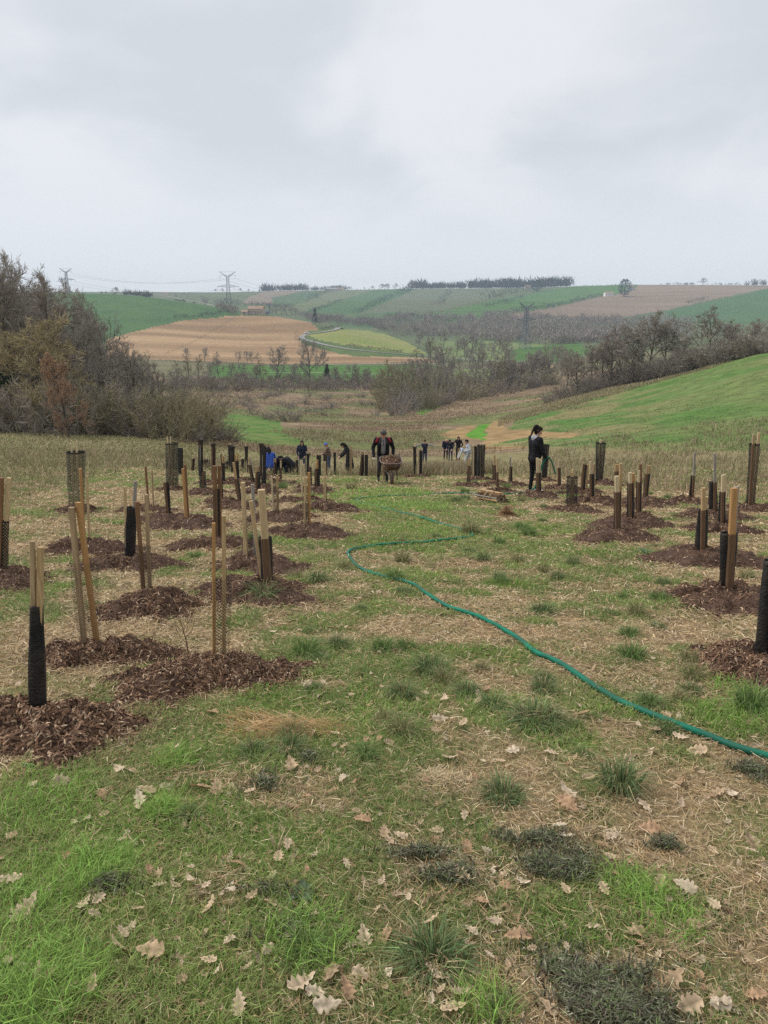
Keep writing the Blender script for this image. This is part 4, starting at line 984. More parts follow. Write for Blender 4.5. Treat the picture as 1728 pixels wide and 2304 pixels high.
GUARDS = []          # world base points, for the mulch
def guard(label, kind, base, top, wb, wt, stakes, wood='tan', Y=None, sw=.026, ref=None, mound=1.0, hem=True, wood2=None):
    if Y is None: g = hit(*base)
    else:
        x = at_depth(base[0], base[1], Y); g = np.array([x[0], Y, float(ground_z(x[0], Y))])
    Yd = g[1]; root = thing('tree_guard', label, 'tree guard', tuple(g))
    _, by, _ = project(*g); 
    W3 = lambda px, py: at_depth(px, py, Yd) - g
    m1 = metres(Yd, 1, base[1]); seed = int(base[0] * 7 + base[1])
    B = np.array([0, 0, -.03]); T = W3(*top); T[1] = 0
    r = random.Random(seed)
    if kind == 'black': solid_sleeve(B, T, wb * m1, wt * m1, seed).build('sleeve', SLEEVE, root, smooth=True)
    elif kind == 'flared': solid_sleeve(B, T, wb * m1, wt * m1, seed, flare=.45).build('sleeve', SLEEVE, root, smooth=True)
    elif kind == 'net': net_tube(B, T, wb * m1, wt * m1, 14, 2.2 * np.linalg.norm(T) / .9, max(.0115, .0010 * Yd), seed=seed, hem=hem).build('net_sleeve', NETBLACK, root)
    elif kind == 'tight': net_tube(B, T, wb * m1, wt * m1, 11, 2.4 * np.linalg.norm(T) / .9, max(.010, .0011 * Yd), seed=seed, hem=hem).build('net_sleeve', NETBLACK, root)
    elif kind == 'open': net_tube(B, T, wb * m1, wt * m1, 13, 2.4, .0028, seed=seed, m=60, hem=False).build('net_sleeve', NETBLACK, root)
    elif kind == 'fine': net_tube(B, T, wb * m1, wt * m1, 14, 3.0, .0030, seed=seed, m=70, hem=False).build('net_sleeve', NETGREY, root)
    for i, s in enumerate(stakes):
        q = W3(s[0], s[1]); q[1] = 0
        if len(s) > 2: p = W3(s[2], s[3]); p[1] = 0; p[2] = 0
        else: p = np.array([(q[0] - T[0]) * .8, 0, 0]) if T[2] > .1 else np.array([q[0], 0, 0])
        dyy = (-1 if i % 2 == 0 else .35) * min(wb, wt) * m1 * .22 + r.uniform(-.006, .006)
        if kind in ('open', 'fine'): dyy *= .6
        if kind == 'black' and Yd < 6: dyy *= .25
        p = p + [0, dyy, 0]; q = q + [0, dyy, 0]; d = (q - p) / np.linalg.norm(q - p); p = p - d * .12
        wd = s[4] if len(s) > 4 else (wood2 if (i % 2 and wood2) else wood); wd = r.choice(['tan', 'tan_b', 'tan_c']) if wd == 'tan' else wd; w = (s[5] if len(s) > 5 else sw * r.uniform(.9, 1.15)) * (1.0 if Yd < 6 else (1.3 if base[0] < 900 else 1.55))
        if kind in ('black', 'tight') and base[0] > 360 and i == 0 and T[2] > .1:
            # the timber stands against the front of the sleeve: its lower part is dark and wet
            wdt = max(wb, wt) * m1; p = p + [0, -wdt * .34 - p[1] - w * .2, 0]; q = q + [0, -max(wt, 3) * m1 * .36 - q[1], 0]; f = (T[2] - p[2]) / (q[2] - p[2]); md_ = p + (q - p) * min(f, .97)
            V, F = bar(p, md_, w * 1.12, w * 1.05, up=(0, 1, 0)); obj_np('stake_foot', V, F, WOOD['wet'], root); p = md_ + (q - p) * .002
        V, F = bar(p, q, w, w * r.uniform(.75, 1.1), up=(r.uniform(-.5, .5) if kind not in ('black', 'tight') else 0, 1, 0))
        obj_np('stake', V, F, WOOD[wd], root)
    if mound: GUARDS.append((g, mound, label))
    return root

# --- front left
guard('solid black sleeve with two tan stakes at the left front, in the nearest mulch heap', 'black', (85,1620), (82,1362), 46, 26, [(74,1217,80,1620),(91,1231,88,1620)], 'tan', mound=0)
guard('tall fine brown net round two wide planks, one with a grey upper end', 'fine', (206,1472), (187,1262), 46, 58, [(163,1140,194,1474,'tan',.036),(175,1131,220,1471,'orange',.038)], mound=0)
guard('open black net round two thin tan stakes on the broad mulch heap left of centre', 'open', (497,1513), (499,1300), 38, 40, [(482,1175,483,1514,'orange',.021),(503,1161,504,1513,'tan',.023)], mound=0)
guard('two thin stakes, one dark brown and one tan, with fine grey net between', 'fine', (331,1346), (322,1225), 24, 30, [(309,1128,325,1346,'brown',.03),(329,1113,338,1347,'tan',.024)], mound=0)
guard('stout black sleeve with one tan and one grey stake, behind the fine netted pair', 'black', (292,1268), (292,1141), 23, 24, [(282,1094,288,1266,'tan'),(304,1083,297,1266,'grey')], mound=.9)
guard('tall wide black net rising behind the planks with two pale stakes on top', 'net', (173,1150), (170,1016), 36, 40, [(164,989,168,1150,'pale'),(171,993,176,1150,'pale')], mound=.9)
guard('bare tan and brown stakes standing behind the plank pair on the left', 'none', (199,1236), (196,1110), 18, 16, [(182,1054,192,1236,'orange'),(195,1071,202,1236,'tan')], mound=1.0)
guard('brown stakes spread in a V, cut by the left edge of the picture', 'tight', (4,1306), (8,1172), 26, 22, [(5,1074,0,1306,'brown',.034),(20,1075,8,1306,'tan',.03)], mound=1.0)
guard('slim brown stake and paler one leaning apart near the left grass field', 'none', (338,1150), (336,1100), 8, 8, [(328,1049,336,1150,'brown',.03),(342,1058,346,1152,'tan',.022)], mound=.9)
guard('narrow leaning black sleeve beside the large double net on the left', 'black', (381,1170), (374,1085), 8, 12, [(371,1071,380,1170,'pale')], mound=1.0)
guard('thick stake pair, tan in front and brown behind, right of the leaning sleeve', 'none', (422,1184), (418,1100), 10, 10, [(412,1054,421,1184,'orange',.035),(416,1045,424,1184,'brown',.032)], mound=1.2)
guard('large tapered black net with two pale stake ends, tallest on the left', 'net', (387,1103), (387,997), 26, 30, [(378,982,385,1103,'pale'),(383,983,388,1103,'pale')], mound=.8)
guard('wide dark net half hidden behind the tallest net on the left', 'net', (406,1056), (405,1008), 12, 13, [(402,1006),(408,1007)], 'grey', Y=27, mound=0)
guard('short twin stakes in a dark sleeve at the far left end of the rows', 'tight', (433,1060), (435,1032), 7, 8, [(434,1024),(438,1024)], 'pale', Y=29, mound=0)
guard('tall plain black tube without visible stakes, left of the middle rows', 'flared', (452,1068), (451,989), 10, 10, [(451,1000)], 'grey', Y=26, mound=0)
guard('short stout black sleeve standing in front of the tall plain tube', 'tight', (457,1111), (456,1061), 15, 15, [(458,1062)], 'brown', mound=1.0)
guard('two short sleeves with pale stake ends behind the tall plain tube', 'tight', (466,1058), (465,1034), 14, 15, [(458,1024),(464,1028),(470,1030)], 'pale', Y=33, mound=0)
guard('tall narrow flared tube with a brown stake, fourth from the left net', 'flared', (480,1087), (480,998), 9, 10, [(478,1006),(484,1008)], 'brown', mound=.9)
guard('dark reddish brown twin stakes standing tall among the left rows', 'tight', (490,1225), (489,1100), 14, 14, [(484,1047,488,1225,'brown',.042),(494,1048,495,1222,'brown',.034)], mound=1.0)
guard('slim black sleeve with a chipped pale stake tip behind the reddish pair', 'black', (499,1130), (497,1073), 7, 8, [(497,1059)], 'pale', mound=.9)
guard('dark sleeve with an orange stake to the right of the reddish pair', 'tight', (503,1090), (501,1042), 9, 9, [(498,1020,500,1090,'wet'),(503,1026,503,1090,'orange')], mound=.8)
guard('low wide dark sleeve with two pale stake ends at the back of the left rows', 'net', (512,1061), (512,1038), 11, 12, [(509,1031),(516,1032)], 'pale', Y=33, mound=0)
guard('pair of tall black tubes leaning together at the back of the left rows', 'flared', (519,1062), (517,1001), 7, 8, [(518,997)], 'pale', Y=31, mound=0)
guard('tall black tube with hemmed top right beside the leaning pair', 'flared', (524,1064), (523,1004), 8, 10, [(522,1003)], 'brown', Y=29, mound=0)
guard('black sleeve with two bright orange stakes in the left rows', 'tight', (534,1082), (533,1037), 9, 9, [(530,1022,532,1082,'orange',.034),(535,1020,535,1082,'orange',.03)], mound=.9)
guard('strongly leaning black sleeve with a grey tan stake in the left rows', 'black', (542,1141), (532,1077), 10, 9, [(526,1040,541,1141,'tan',.034)], mound=1.1)
guard('small twin sleeve with a pale stake at the back between two tall tubes', 'tight', (546,1060), (546,1033), 7, 8, [(544,1023),(547,1030)], 'pale', Y=33, mound=0)
guard('tall thin flared tube with one pale stake tip, left of the blue jacket', 'flared', (555,1063), (554,1004), 5, 8, [(553,996,555,1060,'pale',.03)], Y=30, mound=0)
guard('two leaning black sleeves with pale tips left of the tallest black tubes', 'black', (571,1092), (562,1046), 8, 8, [(559,1029,570,1090,'tan'),(563,1034,573,1090,'grey')], mound=.8)
guard('dark brown netted stakes with tan ends just right of the leaning sleeves', 'tight', (581,1110), (580,1062), 11, 11, [(577,1049,579,1110,'tan'),(584,1048,583,1110,'brown')], mound=.9)
guard('tallest pair of black tubes in the left rows, next to the blue jacket', 'flared', (589,1080), (588,998), 9, 9, [(590,1022)], 'brown', mound=.7)
guard('wide grey black net standing right behind the tallest black tubes', 'net', (593,1100), (594,1004), 10, 11, [(592,1024,592,1098,'pale'),(595,1023,594,1098,'pale')], mound=.8)
guard('weathered grey topped stake pair with open net in front of the leaning sleeve', 'open', (566,1272), (562,1165), 22, 24, [(547,1085,555,1273,'tan',.034),(568,1090,576,1268,'grey',.026)], mound=1.0)
guard('big tan plank with a short leaning stake and a black sleeve at its foot', 'black', (601,1331), (597,1208), 25, 32, [(590,1099,607,1332,'tan',.05),(564,1127,594,1330,'tan',.028)], mound=1.0)
guard('two pale thin stakes with fine net, right of the big tan plank', 'fine', (622,1167), (621,1095), 12, 14, [(611,1070,617,1167,'pale',.022),(624,1070,625,1167,'tan',.026)], mound=1.1)
guard('black sleeve with a mottled stake right of the blue jacket', 'black', (620,1074), (619,1040), 8, 8, [(617,1031),(620,1032)], 'tan', mound=.7)
guard('thin black sleeve with a pale stake behind the two pale thin stakes', 'black', (632,1088), (631,1052), 5, 5, [(632,1037)], 'pale', mound=.8)
guard('tiny far stake with a dark cup between the crouching people', 'tight', (649,1060), (649,1036), 5, 7, [(648,1026),(650,1027)], 'tan', Y=38, mound=0)
guard('slim sleeve with two stakes left of the woman with long hair', 'tight', (668,1064), (668,1035), 6, 7, [(666,1028),(669,1026)], 'tan', Y=31, mound=0)
guard('two tall pale stakes side by side in front of the woman with long hair', 'none', (682,1127), (680,1080), 8, 8, [(677,1035,681,1127,'pale',.03),(684,1044,686,1124,'pale',.024)], mound=.9)
guard('tan stake pair in front of the tall pale ones in the left rows', 'fine', (691,1200), (690,1130), 12, 12, [(688,1074,685,1201,'tan',.025),(695,1063,696,1197,'orange',.03)], mound=1.15)
guard('blackish sleeve directly behind the tan stake pair', 'black', (698,1100), (697,1052), 8, 8, [(697,1049)], 'wet', mound=.8)
guard('tall tapered dark tube right of the woman with long hair', 'flared', (690,1075), (693,1020), 7, 8, [(691,1015),(694,1011)], 'pale', Y=27, mound=0)
guard('dark net with orange stakes left of the man in the blue cap', 'tight', (714,1107), (714,1054), 11, 12, [(710,1039,713,1106,'tan'),(714,1035,715,1106,'orange',.034)], mound=1.0)
guard('plain tall net behind the one with orange stakes, left of the blue cap', 'net', (718,1068), (717,1024), 8, 10, [(717,1017)], 'pale', Y=27, mound=0)
guard('pale stake with netting standing at the right end of the left rows', 'fine', (732,1146), (732,1090), 7, 8, [(731,1039,731,1146,'tan',.034)], mound=1.2)
guard('dark net under the hands of the man in the blue cap', 'net', (733,1064), (731,1022), 8, 8, [(731,1018)], 'brown', Y=31, mound=0)
guard('slender dark tube behind the back of the man in the blue cap', 'flared', (754,1063), (753,1018), 5, 6, [(753,1014),(755,1015)], 'tan', Y=31, mound=0)
guard('net with two brown stakes in front of the dark coated person', 'fine', (789,1068), (789,1010), 14, 17, [(788,1004,788,1066,'tan',.03),(791,1003,790,1066,'tan',.03)], Y=28, mound=0)
guard('leaning dark net left of the wheelbarrow', 'tight', (812,1066), (816,1023), 9, 7, [(814,1017),(817,1018)], 'brown', Y=28, mound=0)
guard('wide grey net beside the leaning one, left of the wheelbarrow', 'net', (823,1066), (823,1024), 10, 10, [(820,1020)], 'pale', Y=28, mound=0)
guard('single pale bare stake close to the left of the wheelbarrow', 'none', (834,1070), (834,1050), 5, 5, [(833,1018,834,1070,'pale',.032),(837,1040,838,1068,'brown',.03)], mound=0)
# --- right rows
guard('tall narrow black flared tube right of the wheelbarrow', 'flared', (934,1075), (933,1005), 6, 8, [(934,997,935,1070,'pale',.03)], mound=.8)
guard('dark net beside the narrow flared tube right of the wheelbarrow', 'net', (945,1070), (946,1014), 9, 10, [(942,1009,942,1068,'pale'),(950,1008,949,1068,'pale')], Y=26, mound=.7)
guard('wide pale brown net at the left of the big double net', 'net', (1067,1074), (1068,1004), 11, 12, [(1065,1000,1065,1072,'pale',.03),(1073,1003,1072,1072,'pale')], Y=24.5, mound=0)
guard('big wide brown black net, the tallest guard right of the centre', 'net', (1081,1080), (1083,1001), 16, 19, [(1081,997,1081,1078,'pale',.03),(1088,998,1087,1078,'pale',.03)], mound=.9)
guard('black tapered sleeve with one tan stake in front of the big wide net', 'black', (1054,1095), (1056,1047), 10, 6, [(1056,1031,1055,1094,'tan',.034)], mound=1.0)
guard('broad black sleeve with a tan stake just right of the big wide net', 'black', (1112,1090), (1112,1046), 10, 8, [(1112,1023,1112,1088,'tan',.034)], mound=.9)
guard('thin black sleeve with a tan stake right above the bundle of stakes', 'black', (1120,1106), (1119,1062), 7, 5, [(1118,1031,1120,1104,'tan',.034)], mound=.8)
guard('black sleeve with a faint grey stake between the bundle and the woman', 'black', (1148,1094), (1149,1050), 10, 7, [(1148,1028)], 'grey', mound=.9)
guard('dark net with two pale stakes right in front of the woman with the hose', 'tight', (1213,1118), (1212,1063), 12, 10, [(1208,1030,1210,1118,'pale',.034),(1214,1033,1214,1118,'pale',.03)], mound=1.1)
guard('tall wide net behind the woman with the hose', 'net', (1224,1082), (1229,1000), 13, 14, [(1226,1002)], 'brown', mound=.8)
guard('slim black sleeve with twin pale stakes right of the woman', 'black', (1258,1102), (1259,1052), 9, 6, [(1257,1034),(1260,1035)], 'pale', mound=1.0)
guard('broad dark sleeve with two stakes, fourth right of the woman', 'net', (1286,1150), (1288,1072), 24, 25, [(1285,1062,1286,1149,'tan'),(1290,1056,1288,1149,'tan')], mound=1.0)
guard('brownish leaning sleeve pair behind the broad dark one', 'tight', (1310,1111), (1316,1046), 10, 10, [(1313,1042),(1323,1045,1319,1108,'tan')], 'brown', mound=1.0)
guard('black sleeve with two pale stakes, right of the leaning pair', 'black', (1332,1129), (1332,1066), 12, 11, [(1327,1038,1329,1129,'pale'),(1337,1044,1335,1129,'tan',.032)], mound=1.1)
guard('tall broad net with one pale stake at the far side of the right rows', 'net', (1348,1090), (1352,996), 14, 22, [(1351,989,1348,1088,'pale',.034)], mound=1.0)
guard('dark sleeve with a weathered stake partly hidden behind the nearer tall pair', 'tight', (1386,1140), (1387,1060), 9, 10, [(1385,1044),(1391,1046)], 'tan', mound=.8)
guard('black sleeve with a bright tan stake and a longer thin one at its right', 'black', (1389,1211), (1389,1106), 17, 15, [(1386,1070,1387,1211,'pale',.036),(1397,1043,1394,1211,'tan',.024)], mound=1.25)
guard('stout black sleeve with one pale and one orange stake on the right', 'black', (1418,1183), (1419,1086), 19, 16, [(1416,1062,1416,1182,'pale'),(1425,1065,1423,1182,'orange',.03)], mound=1.2)
guard('black sleeve with a brown stake behind the stout one with orange wood', 'black', (1436,1168), (1438,1084), 13, 14, [(1436,1058,1434,1166,'pale'),(1441,1044,1440,1166,'brown',.034)], mound=.9)
guard('brown sleeve leaning right with two tan stakes, last of the middle cluster', 'tight', (1450,1134), (1457,1066), 11, 13, [(1455,1046,1449,1132,'tan'),(1462,1048,1455,1132,'tan',.032)], mound=1.1)
guard('thin black sleeve under a long pale grey stake before the brown grass', 'black', (1554,1133), (1559,1070), 11, 9, [(1562,1018,1556,1132,'grey',.026)], mound=1.1)
guard('black sleeve under a tall grey stake, second before the brown grass', 'black', (1605,1163), (1604,1084), 18, 17, [(1606,1020,1605,1162,'grey',.03)], mound=1.1)
guard('straight black sleeve with two white ended stakes on the right', 'black', (1624,1194), (1626,1106), 16, 13, [(1624,1068,1622,1193,'pale'),(1631,1067,1629,1193,'pale')], mound=1.1)
guard('thick black sleeve with two short pale stakes left of the orange plank', 'black', (1577,1259), (1582,1146), 28, 20, [(1580,1096,1576,1258,'tan'),(1588,1118,1584,1258,'tan',.03)], mound=1.15)
guard('black sleeve with a large orange plank and a grey one behind, right front', 'black', (1633,1352), (1640,1198), 34, 36, [(1646,1095,1632,1352,'orange',.036),(1657,1095,1642,1350,'grey',.028)], mound=1.1)
guard('tallest black tube of the right side with two stakes apart on top', 'tight', (1687,1147), (1698,998), 20, 24, [(1692,976,1682,1146,'tan',.028),(1708,974,1694,1146,'tan',.03)], mound=1.0)
guard('dark netted tube cut off by the right edge of the picture', 'black', (1722,1500), (1738,1262), 50, 34, [(1738,1190,1724,1500,'tan')], mound=0)

# ------------------------------------------------------------------ mulch heaps
MULCH = attr_mat('mulch', .95, 0, .15, 60, .5)
CHIP = attr_mat('mulch_chips', .9, .05, .15)
def chips(P, N, r, size, wid, cols, lift=.004):
    """small split wood chips lying every way: thin four-sided slivers"""
    n = len(P); d = r.normal(size=(n, 3)); d -= N * (np.sum(d * N, 1, keepdims=True)) * .75; d /= np.linalg.norm(d, axis=1, keepdims=True)
    s = np.cross(d, N + r.normal(size=(n, 3)) * .45); s /= np.linalg.norm(s, axis=1, keepdims=True)
    L_ = size * r.uniform(.4, 1.35, (n, 1)); w = wid * r.uniform(.45, 1.3, (n, 1)); c0 = P + N * lift * r.uniform(0, 2, (n, 1)); up = np.cross(s, d) * w * .45
    V = np.stack([c0 - d * L_ * .5 - s * w * .4, c0 - d * L_ * .45 + s * w * .4, c0 + d * L_ * .5 + s * w * .25, c0 + d * L_ * .48 - s * w * .3, c0 + up], 1).reshape(-1, 3)
    b = np.arange(n)[:, None] * 5; F = np.concatenate([b + [0, 1, 4], b + [1, 2, 4], b + [2, 3, 4], b + [3, 0, 4]])
    k = r.integers(0, len(cols), n); c = np.repeat(np.array(cols)[k] * r.uniform(.55, 1.75, (n, 1)) * [1.04, 1, .97], 5, 0)
    return V, F, c
CH_COL = [(.12,.070,.045),(.155,.093,.058),(.075,.046,.032),(.20,.125,.08),(.10,.061,.040),(.25,.165,.105),(.135,.080,.050),(.38,.29,.20),(.06,.038,.028),(.17,.108,.072)]
MOUNDS = []
def outline(a, ph):
    return 1 + .18 * np.sin(2 * a + ph[0]) + .14 * np.sin(3 * a + ph[1]) + .11 * np.sin(5 * a + ph[2]) + .08 * np.sin(9 * a + ph[3]) + .07 * np.sin(14 * a + ph[0] * 2)
def mound(label, c, rx, ry, h, nchip, seed, size=.042, wid=.011, name='mulch_heap', tilt=True):
    """heap built on the real ground under it"""
    r = np.random.default_rng(seed); na, nr_ = 64, 16; ph = r.uniform(0, 6, 4)
    a = np.arange(na) * 2 * math.pi / na; ed = outline(a, ph)
    def zat(x, y):
        aa = np.arctan2(y / ry, x / rx); q = np.sqrt((x / rx) ** 2 + (y / ry) ** 2) / outline(aa, ph)
        k = np.clip(1 - q, 0, 1); prof = np.minimum(k * 1.9, 1) ** .8 * (.75 + .25 * k)
        z = h * prof * (.72 + .56 * vn(x * 5 + seed, y * 5, 5)) + (.10 * (vn(x * 11 + seed, y * 11, 6) - .5) + .035 * (vn(x * 29 + seed, y * 29, 7) - .5)) * np.clip(k * 3, 0, 1)
        return z + ground_z(c[0] + x, c[1] + y) - c[2]
    V = [(0, 0, 0)]
    for i in range(1, nr_ + 1):
        q = i / nr_; V += [(rx * e * q * math.cos(t), ry * e * q * math.sin(t), 0) for t, e in zip(a, ed)]
    V = np.array(V); V[:, 2] = zat(V[:, 0], V[:, 1]); V[-na:, 2] -= .03
    F = [(0, 1 + j, 1 + (j + 1) % na) for j in range(na)]
    for i in range(nr_ - 1):
        for j in range(na):
            k = (j + 1) % na; A = 1 + i * na + j; B = 1 + i * na + k; F += [(A, A + na, B + na), (A, B + na, B)]
    t = vn(V[:, 0] * 20, V[:, 1] * 20, 8)[:, None]; col = np.array([.055, .034, .025]) * (1 - t) + np.array([.10, .060, .042]) * t
    root = thing(name, label, 'mulch', tuple(c), group='heaps of mulch round the young trees')
    obj_np('mulch_base', V, np.array(F), MULCH, root, col=col, smooth=True)
    ang = r.uniform(0, 6.28, nchip); q = np.sqrt(r.random(nchip)) * 1.06; far = r.random(nchip) < .22; q = np.where(far, .9 + np.abs(r.normal(size=nchip)) * .22, q)
    e = outline(ang, ph)
    P = np.stack([rx * e * q * np.cos(ang), ry * e * q * np.sin(ang)], 1); z = zat(P[:, 0], P[:, 1])
    N = np.stack([(zat(P[:, 0] - .01, P[:, 1]) - z) / .01, (zat(P[:, 0], P[:, 1] - .01) - z) / .01, np.ones(nchip)], 1); N /= np.linalg.norm(N, axis=1, keepdims=True)
    V, F, cc = chips(np.column_stack([P, z]), N, r, size, wid, CH_COL); obj_np('chips', V, F, CHIP, root, 'stuff', col=cc)
    MOUNDS.append((c[0], c[1], rx, ry, ph)); return root
def mpx(label, px, py, wpx, ry, h, n, seed, **k):
    c = hit(px, py); mound(label, c, metres(c[1], wpx, py) / 2, ry, h, n, seed, **k)
mpx('nearest mulch heap, dark and coarse, round the solid black sleeve at the left front', 105, 1640, 420, .36, .11, 9000, 1, size=.05, wid=.015)
mpx('mulch heap at the foot of the two wide planks on the left', 240, 1482, 290, .34, .11, 6500, 2)
mpx('broadest mulch heap, left of centre, round the open black net', 462, 1525, 385, .44, .11, 10000, 3)
mpx('mulch heap under the dark and tan thin stakes on the left', 345, 1368, 225, .46, .13, 5000, 4)
mpx('dark wet mulch cut off by the right edge, under the netted tube', 1690, 1510, 240, .55, .12, 6000, 5)
for i, (g, k, lab) in enumerate(GUARDS):
    d = g[1]; n = int(np.clip(26000 / d, 700, 4500))
    rx = .52 * k * (1.1 if g[0] < 0 else 1) * random.uniform(.9, 1.15)
    wl = lab.split()[:12]
    while wl[-1].strip(',') in ('the', 'a', 'of', 'and', 'with', 'in', 'on', 'at', 'to', 'by', 'behind', 'between', 'right', 'left', 'its', 'one', 'two', 'front'): wl.pop()
    mound('brown mulch round the ' + ' '.join(wl).rstrip(','), g + [random.uniform(-.1, .1), -.05, 0], rx, rx * random.uniform(.8, 1.1), .115 * k, n, 20 + i, size=max(.042, .003 * d), wid=max(.011, .0012 * d))
# ------------------------------------------------------------------ grass, straw, leaves
def in_mulch(X, Y, k=.93):
    m = np.zeros(X.shape, bool)
    for cx, cy, rx, ry, ph in MOUNDS:
        ii = np.nonzero((np.abs(X - cx) < rx * 1.4) & (np.abs(Y - cy) < ry * 1.4))[0]
        if not len(ii): continue
        x, y = X[ii] - cx, Y[ii] - cy; aa = np.arctan2(y / ry, x / rx)
        q = np.sqrt((x / rx) ** 2 + (y / ry) ** 2) / outline(aa, ph)
        m[ii[q < k]] = True
    return m
def screen_points(n, y0, y1, r, p=1.0, half=.60):
    """ground points spread so that near and far parts get their share of detail"""
    u = r.random(n) ** p; Y = np.exp(math.log(y0) + (math.log(y1) - math.log(y0)) * u); X = r.uniform(-1, 1, n) * half * (Y + 2.0 * np.clip((14 - Y) / 10, 0.17, 1))
    return X, Y
def blades(X, Y, Z, H, Wd, lean, az, col, r, droop=.5):
    """bent grass blades: base, knee and tip"""
    n = len(X); B = np.stack([X, Y, Z], 1); d = np.stack([np.cos(az), np.sin(az), np.zeros(n)], 1); fa = r.uniform(0, 6.28, n)
    s = np.stack([np.cos(fa), np.sin(fa), np.zeros(n)], 1); H = H[:, None]; w = Wd[:, None] * .5; ln = lean[:, None]
    K = B + d * H * ln * .42 + np.array([0, 0, 1]) * H * np.sqrt(np.clip(1 - ln ** 2 * .5, .1, 1)) * .58
    T = K + d * H * (ln * .6 + droop * .22) + np.array([0, 0, 1]) * H * (.45 - .45 * np.clip(ln * droop * 1.6, 0, 1.25))
    V = np.stack([B - s * w, B + s * w, K + s * w * .75, K - s * w * .75, T], 1).reshape(-1, 3)
    b = np.arange(n)[:, None] * 5; F = np.concatenate([b + [0, 1, 2], b + [0, 2, 3], b + [3, 2, 4]])
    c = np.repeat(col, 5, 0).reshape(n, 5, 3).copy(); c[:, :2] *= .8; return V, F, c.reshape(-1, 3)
def pick(cols, n, r, var=.2):
    c = np.array(cols)[r.integers(0, len(cols), n)]; return c * np.exp(r.normal(size=(n, 1)) * var * 1.1)

GR = np.random.default_rng(77)
# short lawn and rough grass of the plantation
X, Y = screen_points(640000, 1.25, 30, GR, .80); g = green_amount(X, Y)
ok = (GR.random(len(X)) < np.clip(1.5 * (g - .16), .03, 1)) & ~in_mulch(X, Y, .96); X, Y, g = X[ok], Y[ok], g[ok]
Z = ground_z(X, Y); n = len(X)
lush = np.clip((g - .45) * 2.2, 0, 1)
Hh = (.016 + .028 * GR.random(n) + .042 * lush * GR.random(n)) * np.clip(.9 + .02 * Y, 1, 1.3); Wd = np.maximum(GR.uniform(.0022, .0042, n), .00105 * Y)
fresh = pick([(.265,.39,.09),(.22,.34,.078),(.31,.40,.12),(.245,.34,.10)], n, GR); dull = pick([(.30,.325,.14),(.25,.29,.12),(.38,.335,.18),(.23,.275,.115),(.43,.35,.21),(.28,.23,.135)], n, GR)
tone = np.clip(.75 * lush - .08 + .6 * (fbm(X * 1.6, Y * 1.6, 83) - .5) * 2, 0, 1)[:, None]; col = fresh * tone + dull * (1 - tone)
dk = (fbm(X * 1.1 + 5, Y * 1.1, 87) > .58)[:, None]; col = np.where(dk, col * np.array([.82, .88, .82]), col)
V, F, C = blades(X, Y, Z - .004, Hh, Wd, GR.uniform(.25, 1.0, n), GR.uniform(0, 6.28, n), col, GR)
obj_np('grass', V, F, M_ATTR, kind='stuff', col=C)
# long soft grass in the lower left corner and by the path
pts = []
for px, py, rad, cnt in [(60,1790,.28,700),(120,1840,.22,420),(140,1980,.20,620),(230,1965,.12,420),(40,2080,.16,420),(60,2230,.22,1000),(20,2270,.2,900),(390,1720,.10,260),(360,1830,.07,260),(690,2130,.14,420),(880,1140,1.2,2200),(830,1110,1.6,2200),(1090,2280,.09,200),(1690,1560,.25,800),(1650,1620,.2,400),(1500,2080,.12,260),(1430,2010,.10,240)]:
    c = hit(px, py); a = GR.uniform(0, 6.28, cnt); q = np.sqrt(GR.random(cnt)) * rad; pts.append(np.stack([c[0] + q * np.cos(a), c[1] + q * np.sin(a)], 1))
pts = np.concatenate(pts); X, Y = pts[:, 0], pts[:, 1]; ok = ~in_mulch(X, Y, .98); X, Y = X[ok], Y[ok]; n = len(X)
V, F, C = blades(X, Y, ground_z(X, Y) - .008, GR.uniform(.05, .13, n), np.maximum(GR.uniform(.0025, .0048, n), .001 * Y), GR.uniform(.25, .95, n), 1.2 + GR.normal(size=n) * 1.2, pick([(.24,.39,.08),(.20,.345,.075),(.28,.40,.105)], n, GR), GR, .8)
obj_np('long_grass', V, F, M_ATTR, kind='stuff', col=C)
# moss like flat weeds between the blades
X, Y = screen_points(90000, 1.25, 12, GR, .7); mg = fbm(X * 1.4 + 9, Y * 1.4, 95); ok = (mg > .52) & ~in_mulch(X, Y, 1.0); X, Y = X[ok], Y[ok]; n = len(X)
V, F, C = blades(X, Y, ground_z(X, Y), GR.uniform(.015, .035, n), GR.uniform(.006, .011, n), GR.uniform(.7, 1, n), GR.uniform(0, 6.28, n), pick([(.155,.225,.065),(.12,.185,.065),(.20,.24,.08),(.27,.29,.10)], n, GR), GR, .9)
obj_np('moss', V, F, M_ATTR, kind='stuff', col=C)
# straw and mown dry stalks
X, Y = screen_points(480000, 1.25, 30, GR, .78); g = green_amount(X, Y)
ok = (GR.random(len(X)) < np.clip(1.2 - 1.12 * g, .34, 1)) & (GR.random(len(X)) < .03 + in_mulch(X, Y, .9) * -1 + 1); X, Y = X[ok], Y[ok]; n = len(X)
a = GR.uniform(0, 6.28, n); tl = GR.normal(size=n) * .22; d = np.stack([np.cos(a) * np.cos(tl), np.sin(a) * np.cos(tl), np.sin(tl)], 1); s = np.stack([-np.sin(a), np.cos(a), GR.normal(size=n) * .5], 1)
Ln = GR.uniform(.02, .10, n)[:, None] * np.clip(.8 + .04 * Y, .8, 1.5)[:, None]; w = np.maximum(GR.uniform(.0012, .0028, n), .00085 * Y)[:, None] * .5
P = np.stack([X, Y, ground_z(X, Y) + .004 + GR.random(n) * .02], 1); bend = np.stack([-np.sin(a), np.cos(a), GR.uniform(.0, .8, n)], 1) * Ln * GR.uniform(-.12, .12, (n, 1))
